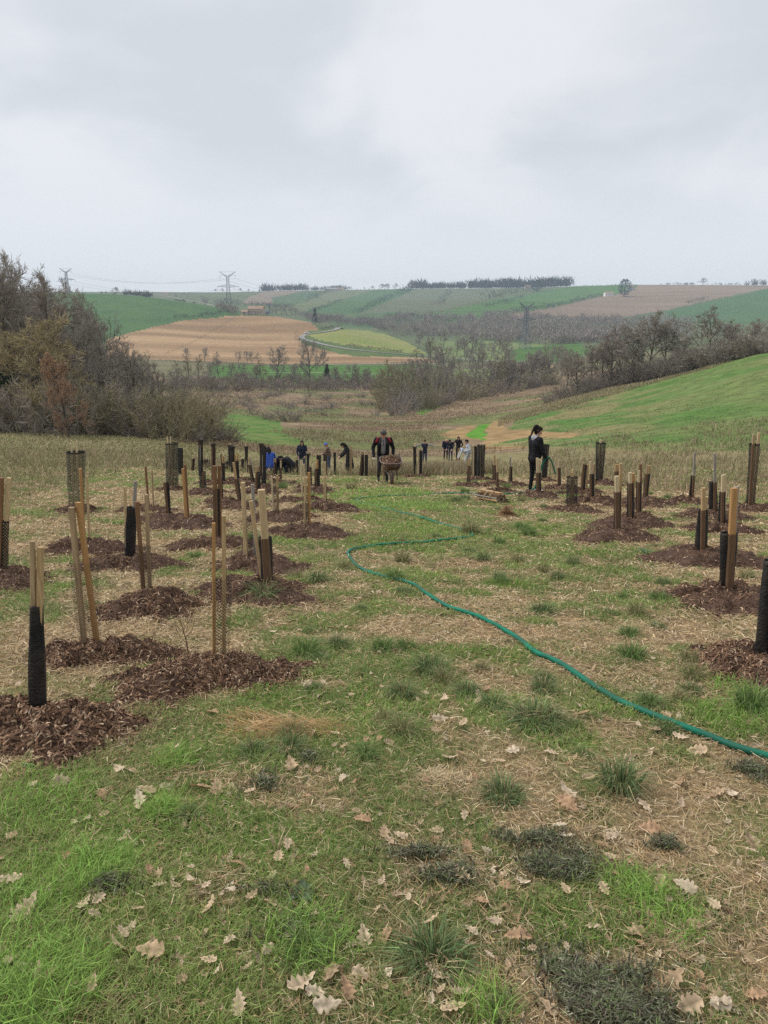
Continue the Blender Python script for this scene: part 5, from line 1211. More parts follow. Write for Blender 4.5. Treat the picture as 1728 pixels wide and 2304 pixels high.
V = np.stack([P - d * Ln * .5 - s * w, P - d * Ln * .5 + s * w, P + bend + s * w, P + bend - s * w, P + d * Ln * .5 + s * w * .4], 1).reshape(-1, 3); b = np.arange(n)[:, None] * 5
C = np.repeat(pick([(.38,.275,.15),(.46,.345,.20),(.30,.21,.12),(.56,.45,.30),(.34,.235,.115),(.23,.16,.10)], n, GR), 5, 0)
obj_np('straw', V, np.concatenate([b + [0, 1, 2], b + [0, 2, 3], b + [3, 2, 4]]), M_DRY, kind='stuff', col=C)
# wet dark flattened weeds, lower right
pts = []
for px, py, rx, ry, cnt in [(1260,1960,.19,.12,5200),(1200,1900,.13,.07,2200),(1340,2230,.24,.15,8500),(1400,2290,.22,.10,5000),(1690,1740,.10,.10,900),(650,2100,.10,.06,900),(690,1710,.14,.1,500),(600,1770,.12,.1,500),(1010,1980,.12,.06,900),(230,2000,.16,.08,700),(1500,1910,.10,.05,600),(940,1930,.2,.05,700),(620,2015,.12,.05,500)]:
    c = hit(px, py); a = GR.uniform(0, 6.28, cnt); q = np.abs(GR.normal(size=cnt)) * .52 * (1 + .3 * np.sin(3 * a + px)); pts.append(np.stack([c[0] + rx * q * np.cos(a), c[1] + ry * q * np.sin(a)], 1))
pts = np.concatenate(pts); X, Y = pts[:, 0], pts[:, 1]; ok = (fbm(X * 9, Y * 9, 131) > .48) | (GR.random(len(X)) < .15); X, Y = X[ok], Y[ok]; n = len(X)
WEED = (X, Y)
V, F, C = blades(X, Y, ground_z(X, Y) + .012 + .02 * GR.random(n), GR.uniform(.016, .045, n), GR.uniform(.003, .007, n), GR.uniform(.55, 1.05, n), GR.uniform(0, 6.28, n), pick([(.19,.205,.125),(.15,.175,.09),(.09,.095,.06),(.24,.24,.17),(.085,.065,.048),(.17,.14,.095),(.14,.19,.07)], n, GR, .3), GR, .9)
obj_np('wet_weeds', V, F, M_ATTR, kind='stuff', col=C)

# rough dead grass beyond the plantation rows
def rough(name, n0, y0, y1, hmin, hmax, wk, cols, keep, r, half=.66, p=1.0, lean=(.05, .6)):
    X, Y = screen_points(n0, y0, y1, r, p, half); ok = keep(X, Y) & ~in_mulch(X, Y, 1.05); X, Y = X[ok], Y[ok]; Z = ground_z(X, Y); n = len(X)
    V, F, C = blades(X, Y, Z - .02, r.uniform(hmin, hmax, n), np.maximum(.006, wk * Y * r.uniform(.6, 1.3, n)), r.uniform(*lean, n), r.uniform(0, 6.28, n), pick(cols, n, r), r, .5)
    return obj_np(name, V, F, M_DRY, kind='stuff', col=C)
DRYC = [(.30,.25,.145),(.36,.30,.18),(.25,.21,.115),(.41,.345,.215),(.22,.225,.10),(.18,.205,.075),(.20,.22,.09)]
def side_left(X, Y):
    edge = np.interp(Y, [8, 13, 18, 25, 30, 45, 66], [-5.2, -7.0, -8.2, -9.5, -10, -11, -13]); return (X < edge + 1.2 * (fbm(X * .5, Y * .5, 3) - .5)) & (Y < 66) & (GR.random(len(X)) < np.clip((edge + 1.5 - X) * .22, 0, 1))
rough('dead_grass', 230000, 8, 66, .07, .26, .0010, DRYC, side_left, GR, lean=(.3, 1.1))
def stalks(X, Y):
    return side_left(X, Y) & (GR.random(len(X)) < .9 * np.clip(fbm(X * .4, Y * .4, 44) * 2.4 - .9, 0, 1))
rough('dry_stalks', 40000, 9, 66, .2, .6, .0006, DRYC[:4], stalks, GR)
def side_right(X, Y):
    edge = np.interp(X / Y, [-.2, .02, .12, .2, .3, .36, .45, .55], [29.5, 29, 27.5, 26, 22, 19, 17, 15]); return (Y > edge + .8 * (vn(X, Y, 4) - .5)) & (Y < 44 + 45 * np.clip(X / Y + .25, 0, 1) * vn(X * .4, Y * .4, 5)) & (GR.random(len(X)) < .12 + .95 * np.clip(fbm(X * .5, Y * .5, 12) * 2 - .6, 0, 1))
rough('tall_dead_grass', 150000, 15, 80, .08, .5, .0007, [(.31,.245,.16),(.37,.29,.19),(.26,.20,.13),(.41,.325,.215),(.21,.20,.095),(.17,.21,.07)], side_right, GR, .62, .7, (.1, .85))
def mid(X, Y):
    return (Y > 29) & (X / Y < .02) & (X / Y > -.3) & (GR.random(len(X)) < .5)
rough('meadow_grass', 70000, 29, 75, .05, .22, .0009, [(.23,.21,.095),(.16,.205,.06),(.28,.225,.125),(.14,.205,.05)], mid, GR, lean=(.2, .9))
def scrubk(X, Y):
    px, py, _ = project(X, Y, ground_z(X, Y)); px = px + 70 * (GR.random(len(X)) - .5) + 60 * (fbm(X * .15, Y * .15, 33) - .5); py = py + 9 * (GR.random(len(X)) - .5); return (px > 380) & (px < 1300) & (fbm(X * .06, Y * .06, 12) + .3 * (GR.random(len(X)) - .5) > .40) & ~((px > 1100) & (py < 1000) & (py > 925) & (px > 1110)) & ~inpoly(px, py, [(960,1012),(975,950),(1110,940),(1320,965),(1320,1012)]) & ~inpoly(px, py, ZONES[4][5])
rough('scrub_grass', 170000, 60, 330, .15, .55, .0007, [(.28,.205,.13),(.34,.255,.165),(.23,.165,.105),(.38,.29,.195),(.21,.19,.095)], scrubk, GR, .5, .9, (.2, .9))
def hillk(X, Y):
    px, py, _ = project(X, Y, ground_z(X, Y)); return inpoly(px, py, ZONES[0][5]) & (fbm(X * .21 + .5 * Y * .21, Y * .33 - .2 * X, 15, 5) + .25 * (GR.random(len(X)) - .5) > .50)
rough('crop_tufts', 110000, 38, 190, .06, .2, .0009, [(.12,.195,.05),(.105,.175,.05),(.17,.205,.075),(.11,.17,.055),(.22,.195,.105)], hillk, GR, .62, 1.2, (.5, 1.05))
def verge(X, Y):
    px, py, _ = project(X, Y, ground_z(X, Y)); e = np.interp(px, edge_x, edge_y); return (np.abs(py - e - 5) < np.interp(px, [1150, 1500, 1600, 1728], [9, 9, 16, 6])) & (px > 1120)
rough('verge_grass', 160000, 120, 205, .2, .7, .0006, DRYC[:4], verge, GR, .62, .6)

def brow(X, Y):
    return (X / Y > -.02) & (X / Y < .15) & (GR.random(len(X)) < np.clip(fbm(X * .7, Y * .7, 29) * 2.2 - .5, 0, 1))
rough('tall_weeds', 60000, 29.5, 44, .25, .75, .0006, [(.31,.245,.16),(.37,.29,.19),(.26,.20,.13),(.20,.21,.09)], brow, GR, .2, 1, (.05, .5))

# ---- green tussocks, each a plant of its own
def tussock_mesh(seed, nb, H, spread, cols, w=.0055):
    r = np.random.default_rng(seed); n = nb; a = r.uniform(0, 6.28, n); q = np.sqrt(r.random(n)) * spread * .28
    V, F, C = blades(q * np.cos(a), q * np.sin(a), np.full(n, -.01), H * r.uniform(.45, 1.1, n), w * r.uniform(.6, 1.2, n), np.clip(r.uniform(.2, 1.05, n), 0, 1), a + r.normal(size=n) * .5, pick(cols, n, r, .25), r, 1.0)
    return mesh_np('tussock', V, F, M_ATTR, col=C)
DKG = [(.13,.20,.08),(.16,.225,.09),(.105,.165,.065),(.19,.235,.105),(.32,.28,.15)]; MDG = [(.135,.22,.065),(.16,.25,.075),(.115,.19,.06),(.22,.26,.11)]; YLG = [(.22,.235,.10),(.30,.27,.14),(.15,.21,.075),(.38,.31,.18)]
TM = [tussock_mesh(1, 340, .20, .2, DKG), tussock_mesh(2, 300, .20, .2, MDG), tussock_mesh(3, 260, .22, .16, YLG), tussock_mesh(4, 420, .16, .26, DKG, .006)]
def tussock(label, px, py, wpx, k, group=None, hs=1.0):
    c = hit(px, py); o = new_obj('grass_tussock', TM[k]); w = metres(c[1], wpx, py) / .38; o.location = c - [0, 0, .005]; o.scale = (w, w, w * hs); o.rotation_euler = (0, 0, random.uniform(0, 6)); tag(o, label, 'grass tussock', group or 'tussocks of coarse grass')
for a in [('flattened dark blue green tussock with a straw coloured heart at the bottom centre', 975, 2175, 290, 3, None, .8),('dark green tussock with upright blades right of centre, below the hose', 1395, 1775, 190, 0),('dark tussock beside the straw patch, left of the upright one', 1130, 1800, 170, 3),('wide flat dark tussock just below the hose', 1205, 1630, 200, 3, None, .8),
  ('rounded mid green tussock at the right side of the broadest mulch heap', 690, 1475, 120, 1),('tussock with a dry brown centre below the straw wisp', 905, 1655, 130, 2),('bushy dark tussock left of centre above the dead straw', 905, 1570, 110, 0),('dark low tussock above the dead leaf pile in the centre', 1050, 1565, 110, 3),('dark low tussock in the middle of the path', 965, 1515, 130, 0),
  ('bright green tussock between the broadest heap and the path', 860, 1465, 95, 1),('dark grass tuft at the foot of the big tan plank', 590, 1350, 120, 0),('grass clump leaning over the bend of the hose', 890, 1305, 80, 1),('yellowish grass clump inside the bend of the hose', 905, 1265, 80, 2),('tuft just left of the hose bend', 715, 1310, 80, 0),('tuft standing nearest to the hose bend on the left', 775, 1280, 60, 2),
  ('green clump between the mulch heaps left of the reddish stakes', 440, 1255, 50, 1),('tall pale green clump at the right edge beside the wet mulch', 1690, 1600, 150, 1, None, 1.3),('broad green clump right of the hose above the leaf litter', 1420, 1480, 110, 1),('yellow green clump touching the mulch of the orange plank', 1430, 1385, 85, 2, None, 1.2),('bright clump left of the orange plank mulch', 1480, 1350, 70, 1),
  ('dark tuft to the right of the hose near its middle', 1220, 1380, 90, 3),('tuft above the hose at the path centre', 1165, 1265, 60, 2),('clump at the right of the path before the right rows', 1290, 1270, 60, 0),('clump right behind the loose loop of the hose', 1060, 1200, 90, 2),('small clump beyond the loop of the hose', 1190, 1205, 65, 1),('pale clump with dry blades between hose and wet mulch', 1560, 1530, 110, 2),('low tuft above the bending hose on the right', 1460, 1590, 90, 0),('tuft beneath the hose at the right', 1225, 1530, 70, 3),
  ('small blue green tuft between the nearest and the plank mulch heaps', 235, 1590, 60, 1),('tuft at the bottom edge right of the big flattened one', 1130, 2285, 120, 1),('fan of soft green blades at the lower left of the big flattened tussock', 690, 2150, 150, 1),('tuft with bright blades left of the lower centre', 360, 1845, 60, 1),('dark blue green tuft beside the bright one on the left', 425, 1840, 80, 0)]:
    tussock(*a)
# ---- fallen oak leaves
LEAFM = attr_mat('dead_leaf', .8, .18, .2)
def oak_leaf(seed):
    r = np.random.default_rng(seed); m = 26; t = np.linspace(0, 1, m); lob = r.uniform(3.4, 5.2)
    env = np.sin(np.pi * np.clip(t, 0, 1) ** 1.15) ** .6 * (.16 + .14 * t); V = []; 
    def side(sg):
        ph = r.uniform(0, 6); w = env * (1 + .30 * np.sin(2 * math.pi * lob * t + ph) + .08 * np.sin(2 * math.pi * lob * 2.3 * t + ph)) * 1.12 * r.uniform(.85, 1.1); return w * sg
    l, rt = side(-1), side(1); cur = r.uniform(-.9, 1.5); fold = r.uniform(.1, .9); tw_ = r.uniform(-.7, .7)
    mid = np.stack([np.zeros(m), t - .5, cur * (t - .5) ** 2 * .6], 1)
    def edge(w): return mid + np.stack([w * np.cos(fold * .6), np.zeros(m), np.abs(w) * math.sin(fold * .6) + w * tw_ * (t - .5) + .03 * np.sin(9 * t + w * 20)], 1)
    V = np.concatenate([edge(l), edge(l * .5) + [0, 0, .01], mid, edge(rt * .5) + [0, 0, .01], edge(rt)]); F = []
    for a in range(4):
        for i in range(m - 1): F.append((a * m + i, (a + 1) * m + i, (a + 1) * m + i + 1, a * m + i + 1))
    base = len(V); V = np.concatenate([V, [(-.008, -.5, cur * .15), (.008, -.5, cur * .15), (.02, -.66, cur * .2 + .02)]]); V[:, 2] -= V[:, 2].min()
    mb = MB(); tone = np.array([(.58,.43,.28),(.64,.50,.345),(.47,.335,.21),(.60,.46,.32),(.47,.30,.18),(.68,.55,.40)][seed % 6])
    rowc = np.repeat([1.0, .98, .68, .98, .95], m); n_ = vn(V[:base, 0] * 9, V[:base, 1] * 9, seed); c = np.concatenate([tone * (rowc * (.62 + .66 * n_))[:, None], np.repeat([tone * .7], 3, 0)])
    F = np.array(F); F = np.concatenate([F[:, [0, 1, 2]], F[:, [0, 2, 3]], [[base, base + 1, base + 2]]]); return V, F, c
LV = [oak_leaf(s) for s in range(12)]
LM = [mesh_np('oak_leaf', V, F, LEAFM, col=c, smooth=True) for V, F, c in LV]
EXPL = [(265,2145,60),(340,2155,70),(60,2060,75),(50,2190,55),(90,2205,45),(20,1995,55),(220,2040,40),(215,2070,30),(310,2060,35),(445,2025,60),(475,2055,50),(165,2230,30),(410,2215,40),(540,2275,60),(470,2175,40),(265,1965,35),(360,1980,50),(520,1940,28),(625,1945,42),(610,2040,48),(780,1960,32),(815,1860,42),(820,1995,30),(865,1885,40),(900,1890,38),(980,1880,40),(1045,1850,28),(1040,1985,45),(1050,1915,40),(1140,2005,34),(1165,2125,62),(1100,2165,28),(1060,2110,36),(970,2090,45),(820,2120,62),(868,2125,66),(680,2230,68),(745,2205,60),(778,2240,60),(812,2200,45),(735,2280,65),(1035,2250,44),(1020,2285,60),(1515,2220,66),(1542,2282,75),(1615,2275,55),(1700,2255,48),(1480,2000,45),(1540,2010,52),(1425,2110,56),(1458,1875,52),(1268,1892,48),(1278,1818,58),(1450,1825,48),(1530,1820,30),(1615,1792,40),(1645,1792,45),(1568,1696,46),(1530,1670,34),(1532,1772,40),(1275,1790,48),(1375,1895,32),(1370,1940,26),(1688,1905,52),(300,1745,36),(330,1790,44),(315,1812,46),(450,1782,50),(490,1782,50),(232,1800,34),(268,1740,38),(140,1770,55),(195,1855,26),(170,1862,20),(28,1895,32),(395,1650,22),(480,1612,40),(640,1695,38),(655,1730,48),(602,1418,30),(612,1428,22),(690,1552,32),(722,1572,38),(1000,1582,30),(1090,1560,40),(1075,1572,36),(872,1680,30),(1012,1712,36),(990,1625,34),(1185,1268,24),(1310,1612,34),(1040,1640,30),(620,1470,26),(440,1700,30),(560,1770,26),(1240,1705,34),(1150,1700,38),(1470,1650,30),(1500,1620,32),(1350,1560,30),(770,1690,30),(1320,1760,34),(1180,1600,34)]
lr = np.random.default_rng(23); GL = 'fallen oak leaves scattered over the grass'
def leaf_z(x, y, s): return float(ground_z(x, y)) + .018 + .016 * lr.random()
SPECIAL = {(265,2145): 'broad pale oak leaf with pointed lobes lying flat at the lower left', (680,2230): 'curled pale oak leaf at the bottom, left of a loose leaf heap', (1515,2220): 'flat golden oak leaf lying alone at the lower right', (625,1945): 'round lobed oak leaf below the pale dried stalks', (1568,1696): 'big pale oak leaf lying just under the hose near the right edge', (820,2120): 'long lobed oak leaf above the big flattened tussock', (1165,2125): 'oak leaf at the lower left of the upper wet weed patch', (60,2060): 'large twisted oak leaf near the left edge at the bottom',
  (1542,2282): 'large golden oak leaf at the bottom edge on the right', (815,1860): 'hand shaped oak leaf standing on edge in the centre grass', (480,1612): 'pale oak leaf at the lower edge of the broadest mulch heap', (1278,1818): 'long pale oak leaf on the bare straw left of the upright tussock', (450,1782): 'left one of two large leaves lying side by side on the green', (490,1782): 'right one of two large leaves lying side by side on the green'}
cnt = 0
TONE = ['tan', 'pale tan', 'brown', 'sandy', 'rusty', 'cream']
MARKS = [(975,2175,'big flattened tussock'),(1395,1775,'upright dark tussock below the hose'),(1130,1800,'dark tussock by the bare straw'),(1205,1630,'wide flat tussock under the hose'),(690,1475,'round tussock by the broadest heap'),(905,1655,'dry hearted tussock'),(905,1570,'bushy tussock left of centre'),(1050,1565,'low tussock above the leaf pile'),(965,1515,'low tussock on the path'),
 (860,1465,'bright green tussock'),(1690,1600,'tall pale clump at the right'),(1420,1480,'broad green clump'),(1260,1960,'upper wet weed patch'),(1340,2240,'lower wet weed patch'),(655,1648,'long straw wisp'),(622,1918,'fan of dried stalks'),(680,2020,'grey green rosette'),(1480,2090,'curved wood chip'),(470,1785,'pair of big leaves'),(120,1700,'nearest mulch heap'),(462,1580,'broadest mulch heap'),(205,2135,'upright plantain leaves'),
 (690,2150,'fan of soft green blades'),(360,1845,'bright tuft on the left'),(425,1845,'blue green tuft'),(65,1728,'small rosette by the nearest heap'),(170,2282,'bare stalk at the bottom'),(1690,1740,'dark weeds under the hose end'),(985,1755,'pale crushed straw'),(1510,2130,'crushed straw at the lower right'),(1640,2060,'dark twig at the right edge'),(1425,1945,'long pale stalk'),(1365,1992,'straight dry stalk'),(1130,2285,'tuft at the bottom edge'),(1515,2220,'flat golden leaf'),(680,2230,'curled pale leaf'),
 (60,2060,'large twisted leaf at the left'),(230,1990,'small weed patch on the left'),(815,1860,'leaf standing on edge'),(1560,1530,'clump between hose and wet mulch'),(1690,1480,'wet mulch at the right edge'),(1290,1520,'middle of the hose'),(1150,1434,'bend of the hose at mid path'),(1000,1366,'upper stretch of the hose'),(1165,1265,'tuft at the path centre'),(590,1350,'foot of the big tan plank'),(1430,1385,'clump by the orange plank mulch'),(1290,1270,'clump before the right rows'),(890,1305,'clump on the hose bend')]
USED_L = set()
def near_label(px, py, head):
    order = sorted(MARKS, key=lambda m: math.hypot(m[0] - px, (m[1] - py) * 1.5))
    for m in order[:6]:
        dx, dy = px - m[0], (py - m[1]) * 1.5; d = math.hypot(dx, dy); w = 'just' if d < 60 else ('a little' if d < 130 else 'well')
        di = ('right of' if dx > 0 else 'left of') if abs(dx) > abs(dy) else ('below' if dy > 0 else 'above')
        for lab in (f'{head} {di} the {m[2]}', f'{head} {w} {di} the {m[2]}'):
            if lab not in USED_L: USED_L.add(lab); return lab
    return f'{head} on the mown ground'
def put_leaf(px, py, size, lab=None, c=None):
    global cnt
    c = hit(px, py) if c is None else c; i = int(lr.integers(0, 12)); o = new_obj('oak_leaf', LM[i]); s = size
    o.location = (c[0], c[1], leaf_z(c[0], c[1], s)); o.scale = (s, s, s * .8); o.rotation_euler = (-.13 + lr.normal() * .22, lr.normal() * .35, lr.uniform(0, 6.28))
    
    if not lab: lab = near_label(px, py, ('small ' if s < .045 else ('large ' if s > .075 else '')) + TONE[i % 6] + ' oak leaf')
    tag(o, lab, 'leaf', GL); cnt += 1
tr = np.random.default_rng(19)
k = 0
while k < 70:
    px, py = tr.uniform(560, 1700), 1095 + 620 * tr.random() ** 1.6; c = hit(px, py)
    if in_mulch(np.array([c[0]]), np.array([c[1]]), 1.15)[0] or c[1] > 26: continue
    if px > 1250 and py < 1240 and tr.random() < .6: continue
    kk = int(tr.integers(0, 4)); tussock(near_label(px, py, ['small dark tuft of grass', 'small green tuft of grass', 'small yellowish tuft of grass', 'small flattened tuft of grass'][kk]), px, py, 45 * tr.uniform(.6, 1.5) * (py / 1250) ** 2, kk, 'small tufts scattered over the mown ground'); k += 1

for px, py, w in EXPL: put_leaf(px, py, metres(hit(px, py)[1], w, py) * 1.05, SPECIAL.get((px, py)))
while cnt < 296:
    u = lr.random(); py = 1300 + 990 * u ** .9; px = lr.uniform(0, 1728)
    if py < 1700 and px < 560 and lr.random() < .75: continue
    if py > 1750 and lr.random() < .45: continue
    c = hit(px, py)
    if in_mulch(np.array([c[0]]), np.array([c[1]]), 1.0)[0] and lr.random() < .8: continue
    put_leaf(px, py, lr.uniform(.03, .065))
# the smaller and farther ones together
mb = MB()
for q in range(2100):
    py = 1105 + 1180 * lr.random() ** 1.1; px = lr.uniform(0, 1728)
    if py < 1600 and px < 700 and lr.random() < .8: continue
    c = hit(px, py)
    if in_mulch(np.array([c[0]]), np.array([c[1]]), 1.0)[0]: continue
    V, F, cc = LV[int(lr.integers(0, 12))]; s = lr.uniform(.015, .045) * (1 + .035 * c[1]); a = lr.uniform(0, 6.28); R_ = np.array(Matrix.Rotation(a, 3, 'Z') @ Matrix.Rotation(lr.normal() * .4, 3, 'X'))
    keep = np.arange(len(V)); mb.add((V * s) @ R_.T + c + [0, 0, .008], F, cc)
mb.build('leaf_litter', LEAFM, None, 'stuff', True)

# ---- hose
HOSE = noise_mat('hose_green', (.003, .13, .075), (.006, .175, .105), 9, .55, spec=.15, c3=(.015, .10, .065), s3=2.2)
hp = [(2300,1900),(2050,1830),(1900,1780),(1800,1740),(1728,1712),(1660,1692),(1600,1668),(1520,1638),(1450,1610),(1390,1584),(1340,1554),(1290,1520),(1240,1490),(1200,1471),(1150,1434),(1100,1405),(1050,1384),(1000,1366),(960,1341),(935,1322),(905,1311),(865,1302),(830,1291),(800,1275),(786,1256),(784,1246),(800,1238),(850,1230),(940,1224),(1000,1218),(1048,1213),(1064,1207),(1050,1197),(1015,1187),(960,1171),(925,1160),(880,1150),(810,1133),(799,1128),(820,1122),(860,1118),(930,1116),(1000,1112.5),(1060,1112.5),(1100,1114),(1150,1113),(1182,1109)]
P = []
for px, py in hp:
    c = hit(px, py); P.append(c + [0, 0, .016])
P = np.array(P)
def catmull(P, k=10):
    Q = [];
    for i in range(len(P) - 1):
        p0, p1, p2, p3 = P[max(i - 1, 0)], P[i], P[i + 1], P[min(i + 2, len(P) - 1)]
        for j in range(k):
            t = j / k; Q.append(.5 * ((2 * p1) + (-p0 + p2) * t + (2 * p0 - 5 * p1 + 4 * p2 - p3) * t * t + (-p0 + 3 * p1 - 3 * p2 + p3) * t ** 3))
    Q.append(P[-1]); return np.array(Q)
Q = catmull(P, 8); Q[:, 2] = np.maximum(ground_z(Q[:, 0], Q[:, 1]) + .013, Q[:, 2] * .3 + .7 * (ground_z(Q[:, 0], Q[:, 1]) + .03)); Q[:, 2] = smooth1(Q[:, 2], 3, 0)
WOMAN = hit(1199, 1109); wy = WOMAN[1]
HAND = at_depth(1233, 1029, wy + .02)
air = catmull(np.array([Q[-1], at_depth(1203, 1098, wy - .12), at_depth(1213, 1070, wy - .16), at_depth(1222, 1042, wy - .10), HAND, at_depth(1240, 1036, wy + .06), at_depth(1245, 1050, wy + .08), at_depth(1250, 1067, wy + .08)]), 8)
tag(obj_np('garden_hose', *tube(np.concatenate([Q, air[1:]]), np.clip(.0172 + .0005 * np.concatenate([Q, air[1:]])[:, 1], .0125, .019), 8), HOSE, smooth=True), 'green garden hose winding down the grass path to the woman holding its end', 'hose')

# ---- wisps, sticks and weeds
def heap(name, label, px, py, wpx, hpx, n, cols, h, cat, ln=(.08, .25), wd=.0022, seed=1, direction=None):
    r = np.random.default_rng(seed); c = hit(px, py); rx, ry = metres(c[1], wpx, py) / 2, metres(c[1], hpx, py) * .9
    x, y = r.normal(size=n) * rx * .5, r.normal(size=n) * ry * .5; k = np.exp(-(x / rx) ** 2 * 2 - (y / ry) ** 2 * 2)
    a = (direction if direction is not None else 0) + r.normal(size=n) * (.6 if direction is not None else 3); tl = r.normal(size=n) * .25
    d = np.stack([np.cos(a) * np.cos(tl), np.sin(a) * np.cos(tl), np.sin(tl)], 1); Lx = r.uniform(*ln, n)[:, None]; s = np.stack([-np.sin(a), np.cos(a), r.normal(size=n) * .6], 1); w = wd * r.uniform(.6, 1.3, (n, 1)) / 2
    Pz = np.stack([x, y, ground_z(c[0] + x, c[1] + y) - c[2] + r.random(n) * h * k + .004], 1); bd = s * Lx * r.normal(size=(n, 1)) * .1
    V = np.stack([Pz - d * Lx / 2 - s * w, Pz - d * Lx / 2 + s * w, Pz + bd + s * w, Pz + bd - s * w, Pz + d * Lx / 2], 1).reshape(-1, 3); b = np.arange(n)[:, None] * 5
    o = obj_np(name, V, np.concatenate([b + [0, 1, 2], b + [0, 2, 3], b + [3, 2, 4]]), M_DRY, col=np.repeat(pick(cols, n, r), 5, 0)); o.location = c; return tag(o, label, cat)
STR = [(.42,.27,.12),(.48,.33,.16),(.35,.22,.10),(.52,.38,.21)]
heap('straw_wisp', 'flattened wisp of long brown straw in front of the broadest mulch heap', 655, 1648, 240, 55, 1500, STR, .045, 'straw', (.1, .3), seed=2, direction=.1)
heap('straw_wisp', 'smaller straw wisp trailing left from the mulch to the long one', 560, 1620, 130, 16, 260, STR, .02, 'straw', (.1, .22), seed=3, direction=.05)
heap('straw_wisp', 'pale crushed straw beside the leaf pile on the path', 985, 1755, 120, 40, 420, [(.52,.42,.27),(.46,.35,.20)], .02, 'straw', (.05, .14), seed=4)
heap('straw_wisp', 'patch of crushed straw at the lower right between the wet weeds', 1510, 2130, 110, 60, 420, [(.48,.37,.23),(.40,.29,.17)], .015, 'straw', (.05, .14), seed=5)
heap('moss_clump', 'brown tangled clump of dead stalks behind the hose on the right', 1140, 1160, 22, 20, 260, [(.25,.15,.08),(.32,.20,.11)], .22, 'dead stalks', (.15, .4), .01, 6)
def stick(label, a, b, rad, mat='tan', bend=.02, cat='stick', name='dead_stick'):
    p, q = hit(*a), hit(*b); t = np.linspace(0, 1, 6)[:, None]; P = p * (1 - t) + q * t; P[:, 2] = np.maximum(P[:, 2], ground_z(P[:, 0], P[:, 1])) + rad * 1.3; N = np.array([-(q - p)[1], (q - p)[0], 0]); P += N * bend * np.sin(t * 3.1) + np.array([0, 0, .01]) * np.sin(t * 5)
    tag(obj_np(name, *tube(P, np.linspace(rad, rad * .6, 6), 6), WOOD[mat], smooth=True), label, cat)
stick('chip of pale wood with a curved back lying at the lower right', (1455,2098), (1520,2080), .006, 'tan', .12, 'wood chip', 'wood_chip')
stick('short pale splinter standing against the curved wood chip', (1500,2070), (1505,2100), .004, 'pale', .0, 'wood chip', 'wood_chip')
stick('long pale dry stalk above the wet weeds on the right', (1390,1938), (1460,1955), .003, 'pale', .05)
stick('straight dry stalk lying across the grass below the first one', (1330,1990), (1400,1996), .0025, 'pale', .02)
stick('dark twig half buried at the right edge', (1625,2050), (1655,2075), .008, 'wet', .05)
stick('grey twig curved over the front of the nearest mulch heap', (145,1632), (190,1730), .004, 'grey', .12)
stick('brown twig leaning from the grass into the nearest mulch heap', (55,1660), (90,1730), .004, 'grey', .04)
stick('bare stalk lying flat at the bottom left corner', (135,2282), (208,2282), .0025, 'pale', .01)
stick('long dead stem across the dark patch at the left of the lower centre', (530,2090), (600,2085), .003, 'wet', .05)
stick('pale dry twig by the leaves at the lower centre', (1340,1878), (1395,1905), .0025, 'pale', .1)
stick('straw coloured stalk pointing up the slope in the centre', (930,1857), (960,1905), .003, 'pale', .02)
c = hit(622, 1918); fan = thing('dried_stalks', 'fan of four pale dried stalks sticking up left of centre', 'dead stalks', tuple(c))
for dx, dz in [(-.035, .115), (-.012, .075), (.035, .10), (.06, .105)]:
    obj_np('stalk', *tube([(0, 0, -.01), (dx * .55, .0, dz * .6), (dx, .01, dz)], [.0035, .003, .0012], 5), WOOD['pale'], fan)
# broad leaved weeds
def rosette(label, px, py, wpx, n, col, cat='weed', up=.25):
    c = hit(px, py); r = np.random.default_rng(int(px)); root = thing('rosette_weed', label, cat, tuple(c)); Ls = metres(c[1], wpx, py) * .55
    for k in range(n):
        a = k * 2.4 + r.normal() * .2; L_ = Ls * r.uniform(.7, 1.1); t = np.linspace(0, 1, 7); w = L_ * .2 * np.sin(np.pi * t ** .8) + .002
        x = t * L_; z = up * L_ * np.sin(t * 2.4) + .01; V = np.concatenate([np.stack([x, s * w, z + np.abs(s) * w * .35], 1) for s in (-1, 0, 1)]); F = [(b * 7 + i, b * 7 + i + 1, (b + 1) * 7 + i + 1, (b + 1) * 7 + i) for b in (0, 1) for i in range(6)]
        cs, sn = math.cos(a), math.sin(a); V = np.stack([V[:, 0] * cs - V[:, 1] * sn, V[:, 0] * sn + V[:, 1] * cs, V[:, 2]], 1); obj_np('leaf', V, np.array(F), M_LEAFY, root, col=np.repeat([np.array(col) * r.uniform(.8, 1.2)], len(V), 0), smooth=True)
rosette('broad leaved weed beside the mulch of the long thin stake on the right', 1450, 1248, 40, 6, (.13,.20,.10), up=.5)
rosette('grey green rosette weed in the dark grass left of the bottom centre', 680, 2020, 75, 7, (.10,.14,.075))
rosette('single upright plantain leaf pair at the bottom left', 205, 2135, 40, 3, (.11,.16,.085), up=.8)
rosette('small rosette weed in front of the nearest mulch heap', 65, 1728, 30, 5, (.08,.16,.05))

# bare saplings outside the guards
def sapling(label, px, py, h, seed):
    r = np.random.default_rng(seed); c = hit(px, py); root = thing('sapling', label, 'sapling', tuple(c)); P = np.array([(0, 0, -.02), (-.01, 0, h * .4), (-.035, .01, h * .75), (-.05, .01, h)]); obj_np('stem', *tube(P, [.005, .004, .003, .0015], 5), WOOD['wet'], root, smooth=True)
    for k in range(5):
        t = .35 + .12 * k; p = np.array([-.04 * t, 0, h * t]); s = 1 if k % 2 else -1; obj_np('twig', *tube([p, p + [s * .05, .01, .06], p + [s * .075, .02, .14]], [.0025, .002, .001], 4), WOOD['wet'], root)
sapling('thin bare sapling between the plank heap and the broadest mulch heap', 425, 1478, .30, 1)
sapling('thin bare sapling standing by the bundle of stakes', 802, 1110, .5, 2)
